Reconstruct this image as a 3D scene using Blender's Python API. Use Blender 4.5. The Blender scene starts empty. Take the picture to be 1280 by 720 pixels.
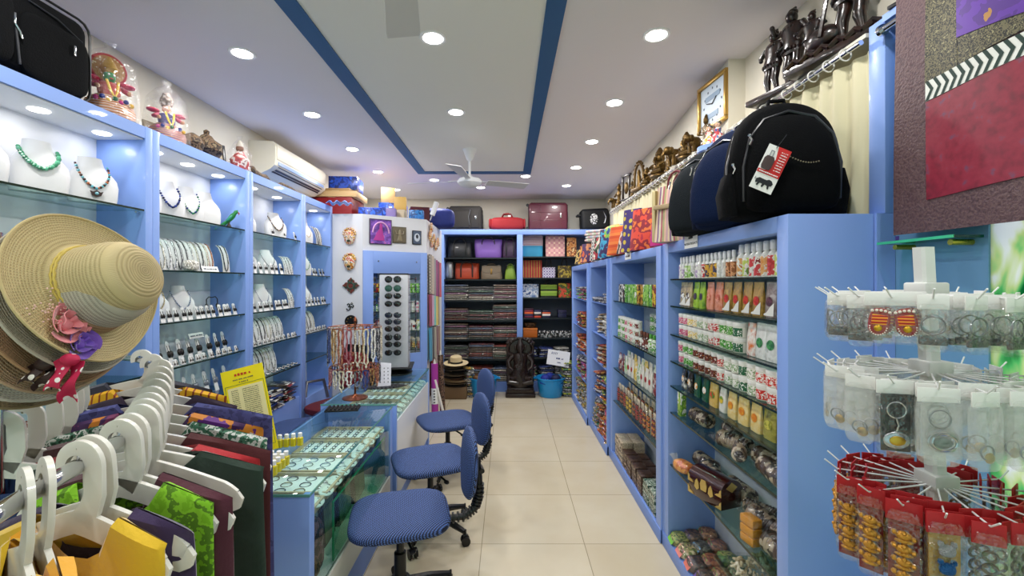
import bpy, bmesh, math, random
from mathutils import Vector, Matrix, Euler
S = bpy.context.scene
COL = S.collection
PI = math.pi
R = math.radians
random.seed(11)
# ------------------------------------------------------------------ camera, world, light, exposure
F = 555.0; EYE = 1.53
cam_d = bpy.data.cameras.new('camera'); cam = bpy.data.objects.new('camera', cam_d); COL.objects.link(cam)
cam.location = (0, 0, EYE); cam.rotation_euler = (R(90), 0, 0)
cam_d.sensor_width = 36; cam_d.lens = F / 1280 * 36
cam_d.shift_x = 5 / 1280; cam_d.shift_y = -7 / 1280; cam_d.clip_start = 0.02
S.camera = cam
S.view_settings.view_transform = 'Standard'; S.view_settings.look = 'None'
S.view_settings.exposure = -0.12; S.view_settings.gamma = 1
S.view_settings.use_curve_mapping = False
S.cycles.use_denoising = True
S.cycles.max_bounces = 8; S.cycles.transparent_max_bounces = 24
S.cycles.transmission_bounces = 8
S.cycles.caustics_reflective = False; S.cycles.caustics_refractive = False
S.cycles.sample_clamp_indirect = 4.0
W = bpy.data.worlds.new('world'); S.world = W; W.use_nodes = True
W.node_tree.nodes['Background'].inputs[0].default_value = (0.88, 0.95, 1.0, 1)
W.node_tree.nodes['Background'].inputs[1].default_value = 1.5
LAMP_W = 8.0        # each ceiling downlight
NICHE_W = 0.22      # each little light in the jewellery cabinets

# ------------------------------------------------------------------ materials
MATS = {}
def lin(c):
    if isinstance(c, str):
        c = c.lstrip('#'); c = [int(c[i:i+2], 16) / 255 for i in (0, 2, 4)]
        c = [x / 12.92 if x <= .04045 else ((x + .055) / 1.055) ** 2.4 for x in c]
    return (c[0], c[1], c[2], 1)
def mat(col, rough=.5, metal=0, bump=0, bscale=60, trans=0, alpha=1, coat=0, emit=0, ior=1.45, sss=0, sheen=0):
    key = ('m', str(col), rough, metal, bump, bscale, trans, alpha, coat, emit, sss, sheen)
    if key in MATS: return MATS[key]
    m = bpy.data.materials.new('plain_%s' % str(col).strip('#')); m.use_nodes = True
    n = m.node_tree.nodes; l = m.node_tree.links; b = n['Principled BSDF']
    b.inputs['Base Color'].default_value = lin(col); b.inputs['Roughness'].default_value = rough
    b.inputs['Metallic'].default_value = metal; b.inputs['IOR'].default_value = ior
    b.inputs['Transmission Weight'].default_value = trans; b.inputs['Alpha'].default_value = alpha
    b.inputs['Coat Weight'].default_value = coat
    b.inputs['Sheen Weight'].default_value = sheen
    if sss:
        b.inputs['Subsurface Weight'].default_value = sss; b.inputs['Subsurface Radius'].default_value = (.02, .02, .02); b.inputs['Subsurface Scale'].default_value = .5
    if emit:
        b.inputs['Emission Color'].default_value = lin(col); b.inputs['Emission Strength'].default_value = emit
    if bump:
        t = n.new('ShaderNodeTexCoord'); x = n.new('ShaderNodeTexNoise'); x.inputs['Scale'].default_value = bscale
        x.inputs['Detail'].default_value = 4
        u = n.new('ShaderNodeBump'); u.inputs['Strength'].default_value = bump; u.inputs['Distance'].default_value = .01
        l.new(t.outputs['Object'], x.inputs['Vector']); l.new(x.outputs[0], u.inputs['Height']); l.new(u.outputs[0], b.inputs['Normal'])
    MATS[key] = m
    return m
def pmat(kind, cols, scale=20, rough=.6, axis=0, metal=0, bump=0, coat=0, dist=0, sheen=0, aspect=(1, 1, 1), rnd=True, sharp=True):
    """printed / woven materials: kind noise, cells, stripe, check, dots, rings, zig"""
    key = ('p', kind, tuple(cols), scale, rough, axis, metal, bump, coat, dist, aspect, rnd, sharp)
    if key in MATS: return MATS[key]
    m = bpy.data.materials.new('print_' + kind); m.use_nodes = True
    n = m.node_tree.nodes; l = m.node_tree.links; b = n['Principled BSDF']
    b.inputs['Roughness'].default_value = rough; b.inputs['Metallic'].default_value = metal
    b.inputs['Coat Weight'].default_value = coat; b.inputs['Sheen Weight'].default_value = sheen
    t = n.new('ShaderNodeTexCoord'); mp = n.new('ShaderNodeMapping'); mp.inputs['Scale'].default_value = aspect
    l.new(t.outputs['Object'], mp.inputs['Vector']); vec = mp.outputs[0]
    if rnd:
        oi = n.new('ShaderNodeObjectInfo'); ad = n.new('ShaderNodeVectorMath'); ad.operation = 'ADD'
        if kind in ('noise', 'cells'):
            mu = n.new('ShaderNodeMath'); mu.operation = 'MULTIPLY'; mu.inputs[1].default_value = 7
            l.new(oi.outputs['Random'], mu.inputs[0]); l.new(vec, ad.inputs[0]); l.new(mu.outputs[0], ad.inputs[1]); vec = ad.outputs[0]
    def math_(op, a, bb=None):
        x = n.new('ShaderNodeMath'); x.operation = op
        for i, v in enumerate((a, bb)):
            if v is None: continue
            if isinstance(v, (int, float)): x.inputs[i].default_value = v
            else: l.new(v, x.inputs[i])
        return x.outputs[0]
    sp = n.new('ShaderNodeSeparateXYZ'); l.new(vec, sp.inputs[0])
    if kind == 'noise':
        x = n.new('ShaderNodeTexNoise'); x.inputs['Scale'].default_value = scale; x.inputs['Detail'].default_value = 3
        l.new(vec, x.inputs['Vector']); fac = math_('ADD', math_('MULTIPLY', math_('SUBTRACT', x.outputs[0], .5), 2.2), .5)
    elif kind == 'cells':
        x = n.new('ShaderNodeTexVoronoi'); x.inputs['Scale'].default_value = scale; l.new(vec, x.inputs['Vector'])
        s2 = n.new('ShaderNodeSeparateColor'); l.new(x.outputs['Color'], s2.inputs[0]); fac = s2.outputs[0]
    elif kind == 'stripe':
        v = math_('MULTIPLY', sp.outputs[axis], scale)
        if dist:
            x = n.new('ShaderNodeTexNoise'); x.inputs['Scale'].default_value = 12; l.new(vec, x.inputs['Vector'])
            v = math_('ADD', v, math_('MULTIPLY', x.outputs[0], dist))
        fac = math_('FRACT', math_('ADD', v, 50.5))
    elif kind == 'zig':
        a, bb = axis if isinstance(axis, tuple) else (0, 2)
        z = math_('PINGPONG', math_('MULTIPLY', sp.outputs[a], scale), .5)
        fac = math_('FRACT', math_('ADD', math_('ADD', math_('MULTIPLY', sp.outputs[bb], scale), z), 50))
    elif kind == 'dots':
        x = n.new('ShaderNodeTexVoronoi'); x.inputs['Scale'].default_value = scale; x.inputs['Randomness'].default_value = dist
        l.new(vec, x.inputs['Vector']); fac = math_('GREATER_THAN', x.outputs['Distance'], .30)
    elif kind == 'knit':
        fac = math_('ADD', math_('MULTIPLY', math_('SINE', math_('MULTIPLY', math_('ADD', sp.outputs[0], sp.outputs[2]), scale * 6.283)), math_('SINE', math_('MULTIPLY', math_('ADD', sp.outputs[1], math_('MULTIPLY', sp.outputs[2], .8)), scale * 6.283))), .5)
    elif kind == 'check':
        a = math_('FRACT', math_('MULTIPLY', sp.outputs[0], scale)); c = math_('FRACT', math_('MULTIPLY', sp.outputs[2], scale))
        fac = math_('MULTIPLY', math_('ADD', math_('GREATER_THAN', a, .6), math_('GREATER_THAN', c, .6)), .49)
    elif kind == 'rings':
        r2 = math_('SQRT', math_('ADD', math_('MULTIPLY', sp.outputs[0], sp.outputs[0]), math_('MULTIPLY', sp.outputs[1], sp.outputs[1])))
        rr = math_('ADD', r2, math_('MULTIPLY', sp.outputs[2], .9))
        an = math_('ARCTAN2', sp.outputs[1], sp.outputs[0])
        s1 = math_('SINE', math_('MULTIPLY', rr, scale * 6.283)); s2 = math_('SINE', math_('ADD', math_('MULTIPLY', an, 150), math_('MULTIPLY', s1, .4)))
        fac = math_('ADD', .55, math_('MULTIPLY', s1, math_('ADD', .25, math_('MULTIPLY', s2, .22))))
    rp = n.new('ShaderNodeValToRGB'); l.new(fac, rp.inputs[0]); cr = rp.color_ramp
    if sharp and kind not in ('rings',): cr.interpolation = 'CONSTANT'
    k = len(cols)
    while len(cr.elements) < k: cr.elements.new(.5)
    for i, c in enumerate(cols):
        cr.elements[i].position = i / k if cr.interpolation == 'CONSTANT' else i / max(1, k - 1)
    for i, c in enumerate(cols): cr.elements[i].color = lin(c)
    l.new(rp.outputs[0], b.inputs['Base Color'])
    if bump:
        u = n.new('ShaderNodeBump'); u.inputs['Strength'].default_value = bump; u.inputs['Distance'].default_value = .004
        l.new(fac, u.inputs['Height']); l.new(u.outputs[0], b.inputs['Normal'])
    MATS[key] = m
    return m
def glassmat(tint='#d8efe8', rough=.0, mixw=.75, name='thin_glass'):
    key = (name, tint, rough, mixw)
    if key in MATS: return MATS[key]
    m = bpy.data.materials.new(name); m.use_nodes = True
    n = m.node_tree.nodes; l = m.node_tree.links; n.remove(n['Principled BSDF'])
    tr = n.new('ShaderNodeBsdfTransparent'); tr.inputs[0].default_value = lin(tint)
    gl = n.new('ShaderNodeBsdfGlossy'); gl.inputs['Roughness'].default_value = rough; gl.inputs[0].default_value = (1, 1, 1, 1)
    fr = n.new('ShaderNodeFresnel'); fr.inputs[0].default_value = 1.5
    mu = n.new('ShaderNodeMath'); mu.operation = 'MULTIPLY'; mu.inputs[1].default_value = mixw
    ge = n.new('ShaderNodeNewGeometry'); iv = n.new('ShaderNodeMath'); iv.operation = 'SUBTRACT'; iv.inputs[0].default_value = 1; l.new(ge.outputs['Backfacing'], iv.inputs[1])
    m2 = n.new('ShaderNodeMath'); m2.operation = 'MULTIPLY'; l.new(fr.outputs[0], m2.inputs[0]); l.new(iv.outputs[0], m2.inputs[1]); l.new(m2.outputs[0], mu.inputs[0])
    mx = n.new('ShaderNodeMixShader'); l.new(mu.outputs[0], mx.inputs[0]); l.new(tr.outputs[0], mx.inputs[1]); l.new(gl.outputs[0], mx.inputs[2])
    l.new(mx.outputs[0], n['Material Output'].inputs[0])
    MATS[key] = m
    return m
def filmmat(tint='#f2f4f4', haze=.10, name='clear_film'):
    """thin wrinkled clear plastic: mostly see-through, part milky, part glossy"""
    key = (name, tint, haze)
    if key in MATS: return MATS[key]
    m = bpy.data.materials.new(name); m.use_nodes = True
    n = m.node_tree.nodes; l = m.node_tree.links; b = n['Principled BSDF']
    b.inputs['Base Color'].default_value = lin(tint); b.inputs['Roughness'].default_value = .12; b.inputs['Specular IOR Level'].default_value = .9
    t = n.new('ShaderNodeTexCoord'); x = n.new('ShaderNodeTexNoise'); x.inputs['Scale'].default_value = 38; x.inputs['Detail'].default_value = 3
    u = n.new('ShaderNodeBump'); u.inputs['Strength'].default_value = .9; u.inputs['Distance'].default_value = .02
    l.new(t.outputs['Object'], x.inputs['Vector']); l.new(x.outputs[0], u.inputs['Height']); l.new(u.outputs[0], b.inputs['Normal'])
    tr = n.new('ShaderNodeBsdfTransparent'); mx = n.new('ShaderNodeMixShader'); mx.inputs[0].default_value = haze
    l.new(tr.outputs[0], mx.inputs[1]); l.new(b.outputs[0], mx.inputs[2]); l.new(mx.outputs[0], n['Material Output'].inputs[0])
    MATS[key] = m
    return m

# ------------------------------------------------------------------ mesh builder
def TR(x=0, y=0, z=0, rx=0, ry=0, rz=0, s=1):
    sc = Matrix.Diagonal((s, s, s, 1)) if not isinstance(s, tuple) else Matrix.Diagonal((*s, 1))
    return Matrix.Translation((x, y, z)) @ Euler((rx, ry, rz)).to_matrix().to_4x4() @ sc
FONT = None
class B:
    def __init__(s): s.v = []; s.f = []; s.mi = []; s.M = Matrix.Identity(4); s.k = 0
    def add(s, vs, fs, flip=False):
        o = len(s.v); s.v += [tuple(s.M @ Vector(p)) for p in vs]
        for f in fs: s.f.append([o + i for i in (f[::-1] if flip else f)]); s.mi.append(s.k)
        return s
    def box(s, x0, x1, y0, y1, z0, z1, bev=0, seg=2):
        if bev <= 0:
            vs = [(x, y, z) for x in (x0, x1) for y in (y0, y1) for z in (z0, z1)]
            return s.add(vs, [(0, 1, 3, 2), (4, 6, 7, 5), (0, 4, 5, 1), (2, 3, 7, 6), (0, 2, 6, 4), (1, 5, 7, 3)])
        bm = bmesh.new(); bmesh.ops.create_cube(bm, size=1)
        for v in bm.verts: v.co = Vector(((x0 + x1) / 2 + v.co.x * (x1 - x0), (y0 + y1) / 2 + v.co.y * (y1 - y0), (z0 + z1) / 2 + v.co.z * (z1 - z0)))
        bev = min(bev, .49 * min(abs(x1 - x0), abs(y1 - y0), abs(z1 - z0)))
        bmesh.ops.bevel(bm, geom=bm.edges[:], offset=bev, segments=seg, profile=.5, affect='EDGES')
        bm.verts.index_update()
        s.add([v.co[:] for v in bm.verts], [[v.index for v in f.verts] for f in bm.faces]); bm.free(); return s
    def loft(s, secs, n=16, e=2.0, cap=True, wave=None):
        vs = []; fs = []
        for i, q in enumerate(secs):
            cx, cy, cz, rx, ry = q[:5]; ee = q[5] if len(q) > 5 else e
            for j in range(n):
                a = 2 * PI * (j + .5) / n; c, d = math.cos(a), math.sin(a)
                k = (abs(c) ** ee + abs(d) ** ee) ** (-1 / ee)
                p = [cx + rx * c * k, cy + ry * d * k, cz]
                if wave: p = wave(p, i / max(1, len(secs) - 1), a)
                vs.append(p)
        m = len(secs)
        for i in range(m - 1):
            for j in range(n):
                a, b = i * n + j, i * n + (j + 1) % n
                fs.append((a, b, b + n, a + n))
        if cap: fs.append(list(range(n))[::-1]); fs.append([(m - 1) * n + j for j in range(n)])
        return s.add(vs, fs)
    def lathe(s, prof, n=20, cap=True): return s.loft([(0, 0, z, r, r) for r, z in prof], n, 2, cap)
    def cyl(s, p0, p1, r, r1=None, n=12): return s.tube([p0, p1], [r, r if r1 is None else r1], n)
    def tube(s, pts, r, n=8, closed=False):
        pts = [Vector(p) for p in pts]; m = len(pts); rr = r if isinstance(r, (list, tuple)) else [r] * m
        vs = []; fs = []; up = None
        for i, p in enumerate(pts):
            if closed: t = pts[(i + 1) % m] - pts[i - 1]
            else: t = pts[min(i + 1, m - 1)] - pts[max(i - 1, 0)]
            if t.length < 1e-9: t = Vector((0, 0, 1))
            t.normalize()
            if up is None: up = Vector((0, 0, 1)) if abs(t.z) < .9 else Vector((1, 0, 0))
            a = t.cross(up)
            if a.length < 1e-4: a = t.orthogonal()
            a.normalize(); b = a.cross(t).normalized(); up = b
            for j in range(n):
                q = 2 * PI * j / n; vs.append(p + (a * math.cos(q) + b * math.sin(q)) * rr[i])
        for i in range(m if closed else m - 1):
            for j in range(n):
                A, C = i * n + j, i * n + (j + 1) % n; D = ((i + 1) % m) * n
                fs.append((A, C, D + (j + 1) % n, D + j))
        if not closed: fs.append(list(range(n))[::-1]); fs.append([(m - 1) * n + j for j in range(n)])
        return s.add(vs, fs, True)
    def ball(s, c, r, n=10, sq=(1, 1, 1)):
        m = max(4, n // 2 + 1); vs = []; fs = []
        for i in range(m + 1):
            t = PI * i / m
            for j in range(n):
                a = 2 * PI * j / n
                vs.append((c[0] + r * sq[0] * math.sin(t) * math.cos(a), c[1] + r * sq[1] * math.sin(t) * math.sin(a), c[2] + r * sq[2] * math.cos(t)))
        for i in range(m):
            for j in range(n):
                a, b = i * n + j, i * n + (j + 1) % n; fs.append((a, a + n, b + n, b))
        return s.add(vs, fs)
    def pillow(s, c, h, e1=.5, e2=.5, n=20):
        """superellipsoid with half sizes h"""
        m = n // 2; vs = []; fs = []
        sg = lambda w, k: math.copysign(abs(w) ** k, w)
        for i in range(m + 1):
            t = -PI / 2 + PI * i / m
            for j in range(n):
                a = 2 * PI * j / n
                vs.append((c[0] + h[0] * sg(math.cos(t), e1) * sg(math.cos(a), e2), c[1] + h[1] * sg(math.cos(t), e1) * sg(math.sin(a), e2), c[2] + h[2] * sg(math.sin(t), e1)))
        for i in range(m):
            for j in range(n):
                a, b = i * n + j, i * n + (j + 1) % n; fs.append((a, b, b + n, a + n))
        return s.add(vs, fs)
    def prism(s, pts, t, y=0):
        """outline in x,z extruded along y"""
        n = len(pts); vs = [(p[0], y - t / 2, p[1]) for p in pts] + [(p[0], y + t / 2, p[1]) for p in pts]
        fs = [list(range(n)), [n + i for i in range(n)][::-1]] + [(i, i + n, (i + 1) % n + n, (i + 1) % n) for i in range(n)]
        ar = sum(pts[i][0] * pts[(i + 1) % n][1] - pts[(i + 1) % n][0] * pts[i][1] for i in range(n))
        return s.add(vs, fs, ar < 0)
    def ribbon(s, pts, ws, t):
        """flat band in x,z along pts with widths ws, thickness t along y"""
        L = []; Rr = []; m = len(pts)
        for i in range(m):
            a = pts[max(0, i - 1)]; b = pts[min(m - 1, i + 1)]; dx, dz = b[0] - a[0], b[1] - a[1]; d = math.hypot(dx, dz) or 1
            w = (ws[i] if isinstance(ws, (list, tuple)) else ws) / 2
            L.append((pts[i][0] - dz / d * w, pts[i][1] + dx / d * w)); Rr.append((pts[i][0] + dz / d * w, pts[i][1] - dx / d * w))
        vs = []; fs = []
        for i in range(m): vs += [(L[i][0], -t / 2, L[i][1]), (Rr[i][0], -t / 2, Rr[i][1]), (Rr[i][0], t / 2, Rr[i][1]), (L[i][0], t / 2, L[i][1])]
        for i in range(m - 1):
            for j in range(4): fs.append((i * 4 + j, i * 4 + (j + 1) % 4, i * 4 + 4 + (j + 1) % 4, i * 4 + 4 + j))
        fs.append((3, 2, 1, 0)); fs.append(tuple(4 * (m - 1) + j for j in range(4)))
        return s.add(vs, fs)
    def sheet(s, fn, nu, nv, t=.002):
        """closed thin shell over the surface fn(u,v)"""
        P = [[Vector(fn(i / nu, j / nv)) for j in range(nv + 1)] for i in range(nu + 1)]
        vs = []; w = nv + 1; N = (nu + 1) * w
        for sgn in (1, -1):
            for i in range(nu + 1):
                for j in range(w):
                    a = P[min(i + 1, nu)][j] - P[max(i - 1, 0)][j]; b = P[i][min(j + 1, nv)] - P[i][max(j - 1, 0)]
                    nn = a.cross(b); nn = nn.normalized() if nn.length > 1e-12 else Vector((0, 0, 1))
                    vs.append(P[i][j] + nn * sgn * t / 2)
        fs = []
        for i in range(nu):
            for j in range(nv):
                a = i * w + j; fs.append((a, a + w, a + w + 1, a + 1)); fs.append((N + a, N + a + 1, N + a + w + 1, N + a + w))
        for i in range(nu):
            for j, fl in ((0, 1), (nv, 0)):
                a = i * w + j; q = (a, a + w, N + a + w, N + a); fs.append(q[::-1] if fl else q)
        for j in range(nv):
            for i, fl in ((0, 0), (nu, 1)):
                a = i * w + j; q = (a, a + 1, N + a + 1, N + a); fs.append(q[::-1] if fl else q)
        return s.add(vs, fs)
    def text(s, body, size, m, spacing=1.0, align='CENTER'):
        c = bpy.data.curves.new('t', 'FONT'); c.body = body; c.size = size; c.align_x = align; c.align_y = 'CENTER'; c.space_character = spacing
        c.extrude = size * .015; c.resolution_u = 2
        o = bpy.data.objects.new('t', c); COL.objects.link(o)
        dg = bpy.context.evaluated_depsgraph_get(); me = o.evaluated_get(dg).to_mesh()
        s0 = s.M; s.M = s0 @ m
        s.add([v.co[:] for v in me.vertices], [list(p.vertices) for p in me.polygons]); s.M = s0
        o.evaluated_get(dg).to_mesh_clear(); bpy.data.objects.remove(o); bpy.data.curves.remove(c); return s
    def make(s, name, mats, parent=None, loc=(0, 0, 0), rot=(0, 0, 0), smooth=True, ang=38, label=None):
        me = bpy.data.meshes.new(name); me.from_pydata(s.v, [], s.f)
        if not isinstance(mats, (list, tuple)): mats = [mats]
        for m in mats: me.materials.append(m)
        me.polygons.foreach_set('material_index', s.mi)
        me.update()
        if smooth: me.shade_smooth(); me.set_sharp_from_angle(angle=R(ang))
        o = bpy.data.objects.new(name, me); COL.objects.link(o); o.location = loc; o.rotation_euler = rot
        if parent: o.parent = parent
        if label: o['label'] = label
        return o
def soft(o, lv=2):
    m = o.modifiers.new('smooth', 'SUBSURF'); m.levels = lv; m.render_levels = lv; return o
def matte(m, v=.12):
    m.node_tree.nodes['Principled BSDF'].inputs['Specular IOR Level'].default_value = v; return m
def tag(o, label=None, cat=None, group=None, kind=None):
    if label: o['label'] = label
    if cat: o['category'] = cat
    if group: o['group'] = group
    if kind: o['kind'] = kind
    return o
def thing(name, label=None, cat=None, loc=(0, 0, 0), rot=(0, 0, 0), group=None):
    o = bpy.data.objects.new(name, None); o.empty_display_size = .05; COL.objects.link(o)
    o.location = loc; o.rotation_euler = rot
    return tag(o, label, cat, group)
def dup(o, parent=None):
    c = o.copy(); COL.objects.link(c); c.parent = parent
    for ch in list(o.children): dup(ch, c)
    return c
PROTO = {}
def put(key, maker, loc, rz=0, label=None, cat=None, group=None, rx=0, ry=0, s=1):
    """first use builds and places the thing itself, later uses copy it with its parts"""
    if key not in PROTO: o = PROTO[key] = maker()
    else: o = dup(PROTO[key])
    o.location = loc; o.rotation_euler = (rx, ry, rz); o.scale = s if isinstance(s, tuple) else (s, s, s)
    o.pop('group', None) if 'group' in o else None
    return tag(o, label, cat, group)
ORDN = 'first second third fourth fifth sixth seventh eighth ninth tenth eleventh twelfth thirteenth fourteenth fifteenth sixteenth seventeenth eighteenth nineteenth twentieth'.split()
def at(px, py, y):
    return Vector(((px - 635) * y / F, y, EYE - (py - 353) * y / F))
def struct(name, b, m, **k): return tag(b.make(name, m, **k), kind='structure')

BLUE = mat('#84a4e6', .38, coat=.15)
BLUE_D = mat('#6f90d8', .4)
CREAM = mat('#e2dccb', .8)
WHITE = mat('#f0f1f4', .45)
WHITE_L = mat('#e9ebf0', .35)
GLASS = glassmat('#dcefe9')
SHELFGLASS = glassmat('#cfe3de', mixw=.9, name='shelf_glass')
TOPGLASS = glassmat('#eef8f5', mixw=.8, name='counter_glass')
GLASS_EDGE = mat('#10281f', .15)
CHROME = mat('#d8dade', .12, 1)
STEEL = mat('#9a9da3', .3, 1)
BLACK = mat('#0c0c0e', .5)
BLACKP = mat('#141416', .35)
def shinymat(f=.16):
    m = bpy.data.materials.new('crisp_film'); m.use_nodes = True
    n = m.node_tree.nodes; l = m.node_tree.links; n.remove(n['Principled BSDF'])
    t = n.new('ShaderNodeTexCoord'); x = n.new('ShaderNodeTexNoise'); x.inputs['Scale'].default_value = 30; x.inputs['Detail'].default_value = 3
    u = n.new('ShaderNodeBump'); u.inputs['Strength'].default_value = 1; u.inputs['Distance'].default_value = .03
    l.new(t.outputs['Object'], x.inputs['Vector']); l.new(x.outputs[0], u.inputs['Height'])
    g = n.new('ShaderNodeBsdfGlossy'); g.inputs['Roughness'].default_value = .12; l.new(u.outputs[0], g.inputs['Normal'])
    tr = n.new('ShaderNodeBsdfTransparent'); mx = n.new('ShaderNodeMixShader'); mx.inputs[0].default_value = f
    l.new(tr.outputs[0], mx.inputs[1]); l.new(g.outputs[0], mx.inputs[2]); l.new(mx.outputs[0], n['Material Output'].inputs[0])
    return m
FILM = shinymat(.13)
FILM_H = filmmat('#e6e9e8', .24, 'milky_film')
BRASS = mat('#5e4824', .45, .8, .5, 40)
DARKWOOD = mat('#1f110d', .3, 0, .3, 60, coat=.3)
PAPER = mat('#f4f4f2', .7)
INK = mat('#20242a', .7)
# ------------------------------------------------------------------ the room
CEIL = 2.79
def floor_mat():
    m = bpy.data.materials.new('vitrified_tiles'); m.use_nodes = True
    n = m.node_tree.nodes; l = m.node_tree.links; b = n['Principled BSDF']
    t = n.new('ShaderNodeTexCoord'); mp = n.new('ShaderNodeMapping'); l.new(t.outputs['Object'], mp.inputs[0])
    br = n.new('ShaderNodeTexBrick'); br.offset = 0; br.inputs['Scale'].default_value = 1
    br.inputs['Brick Width'].default_value = .6; br.inputs['Row Height'].default_value = .6; br.inputs['Mortar Size'].default_value = .0022
    br.inputs['Color1'].default_value = lin('#d2c8b0'); br.inputs['Color2'].default_value = lin('#cdc2a9'); br.inputs['Mortar'].default_value = lin('#958a72')
    mp.inputs['Location'].default_value = (.153 + .6 * 5, -2.602 % .6 * -1 + .6 * 4 + .2, 0)
    l.new(mp.outputs[0], br.inputs['Vector'])
    nz = n.new('ShaderNodeTexNoise'); nz.inputs['Scale'].default_value = 3; nz.inputs['Detail'].default_value = 5; l.new(t.outputs['Object'], nz.inputs[0])
    mx = n.new('ShaderNodeMix'); mx.data_type = 'RGBA'; mx.blend_type = 'MULTIPLY'; mx.inputs[0].default_value = .35
    rp = n.new('ShaderNodeValToRGB'); rp.color_ramp.elements[0].position = .3; rp.color_ramp.elements[0].color = lin('#e6d8c4'); rp.color_ramp.elements[1].position = .7
    l.new(nz.outputs[0], rp.inputs[0]); l.new(br.outputs[0], mx.inputs[6]); l.new(rp.outputs[0], mx.inputs[7]); l.new(mx.outputs[2], b.inputs['Base Color'])
    b.inputs['Roughness'].default_value = .26; b.inputs['Specular IOR Level'].default_value = .35
    return m
struct('floor', B().box(-2.15, 1.7, -1.6, 6.75, -.05, 0), floor_mat(), smooth=False)
CEILM = mat('#ebe6ea', .85); CEILP = mat('#eeeee8', .85)
struct('ceiling', B().box(-2.2, 1.75, -1.65, 6.8, CEIL, CEIL + .06), CEILM, smooth=False)
struct('trim_1', B().box(-.94, .172, -1.0, 5.02, CEIL - .004, CEIL + .001), CEILP, smooth=False)
b = B(); b.box(-1.035, -.94, -1.0, 5.12, CEIL - .012, CEIL + .001); b.box(.172, .262, -1.0, 5.12, CEIL - .012, CEIL + .001); b.box(-.94, .172, 5.02, 5.12, CEIL - .012, CEIL + .001)
struct('trim_2', b, mat('#2c5f92', .6), smooth=False)
WALLM = mat('#ded8c8', .85, 0, .05, 30)
struct('wall_left', B().box(-2.2, -2.12, -1.6, 6.8, 0, CEIL), WALLM, smooth=False)
struct('wall_back', B().box(-2.2, 1.75, 6.7, 6.8, 0, CEIL), WALLM, smooth=False)
b = B()
o = [(1.336, -1.6), (1.336, 2.5), (1.242, 2.502), (1.35, 3.62), (1.47, 6.8), (1.75, 6.8), (1.75, -1.6)]
# right wall: plan outline, raised; a window opening is left at the near end
vs = [(p[0], p[1], 0) for p in o] + [(p[0], p[1], CEIL) for p in o]; n = len(o)
WIN = (.15, 1.13, .62, 2.2)   # y0 y1 z0 z1
b.M = Matrix.Identity(4)
seg = [(1.336, 1.42), (1.336, 2.5), (1.242, 2.502), (1.35, 3.62), (1.47, 6.8), (1.75, 6.8), (1.75, 1.42)]
vs = [(p[0], p[1], 0) for p in seg] + [(p[0], p[1], CEIL) for p in seg]; n = len(seg)
b.add(vs, [(i, i + 1, i + 1 + n, i + n) for i in range(n - 1)] + [(n - 1, 0, n, 2 * n - 1)], True)
for z0, z1, y0, y1 in ((2.2, CEIL, -1.6, 1.42), (0, .62, -1.6, 1.42), (.62, 2.2, 1.13, 1.42), (.62, 2.2, -1.6, .15)):
    b.box(1.336, 1.44, y0, y1, z0, z1)
struct('wall_right', b, WALLM, smooth=False)
# street front behind the camera: glazed, with daylight coming in
b = B(); b.box(-2.2, -1.75, -1.7, -1.6, 0, CEIL); b.box(1.2, 1.75, -1.7, -1.6, 0, CEIL); b.box(-1.75, 1.2, -1.7, -1.6, 2.45, CEIL)
struct('wall_front', b, WALLM, smooth=False)
d = struct('door_1', B().box(-1.75, 1.2, -1.66, -1.65, 0, 2.45), GLASS, smooth=False)
b = B(); [b.box(x - .03, x + .03, -1.68, -1.63, 0, 2.45) for x in (-1.72, -.28, 1.17)]; b.box(-1.75, 1.2, -1.68, -1.63, 2.39, 2.45); b.make('door_frame', STEEL, d)

# window in the near right wall with a green printed film
def film_graphic():
    m = bpy.data.materials.new('green_window_film'); m.use_nodes = True
    n = m.node_tree.nodes; l = m.node_tree.links; n.remove(n['Principled BSDF'])
    t = n.new('ShaderNodeTexCoord'); mp = n.new('ShaderNodeMapping'); mp.inputs['Scale'].default_value = (1, 2, 1)
    x = n.new('ShaderNodeTexNoise'); x.inputs['Scale'].default_value = 3.2; x.inputs['Detail'].default_value = 3; x.inputs['Distortion'].default_value = 1.6
    l.new(t.outputs['Object'], mp.inputs[0]); l.new(mp.outputs[0], x.inputs[0])
    rp = n.new('ShaderNodeValToRGB'); cr = rp.color_ramp
    for k in range(3): cr.elements.new(.3 + .1 * k)
    for e, (p, c) in zip(cr.elements, ((.25, '#0a5a34'), (.38, '#2fa468'), (.47, '#8fe0a0'), (.54, '#e9f2c0'), (.62, '#ffffff'))): e.position = p; e.color = lin(c)
    l.new(x.outputs[0], rp.inputs[0])
    tl = n.new('ShaderNodeBsdfTranslucent'); l.new(rp.outputs[0], tl.inputs[0])
    df = n.new('ShaderNodeBsdfDiffuse'); l.new(rp.outputs[0], df.inputs[0])
    mx = n.new('ShaderNodeMixShader'); mx.inputs[0].default_value = .2
    l.new(tl.outputs[0], mx.inputs[1]); l.new(df.outputs[0], mx.inputs[2]); l.new(mx.outputs[0], n['Material Output'].inputs[0])
    return m
w = struct('window_1', B().box(1.250, 1.254, .15, 1.15, .62, 2.2), film_graphic(), smooth=False)
b = B(); b.box(1.2445, 1.27, .10, 1.149, 0, .62); b.box(1.2445, 1.27, .10, 1.149, 2.2, 2.36); b.make('window_frame', BLUE, w)
b = B(); b.box(1.236, 1.249, .15, 1.149, 1.385, 1.44); b.make('window_rail', BLACKP, w)
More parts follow.
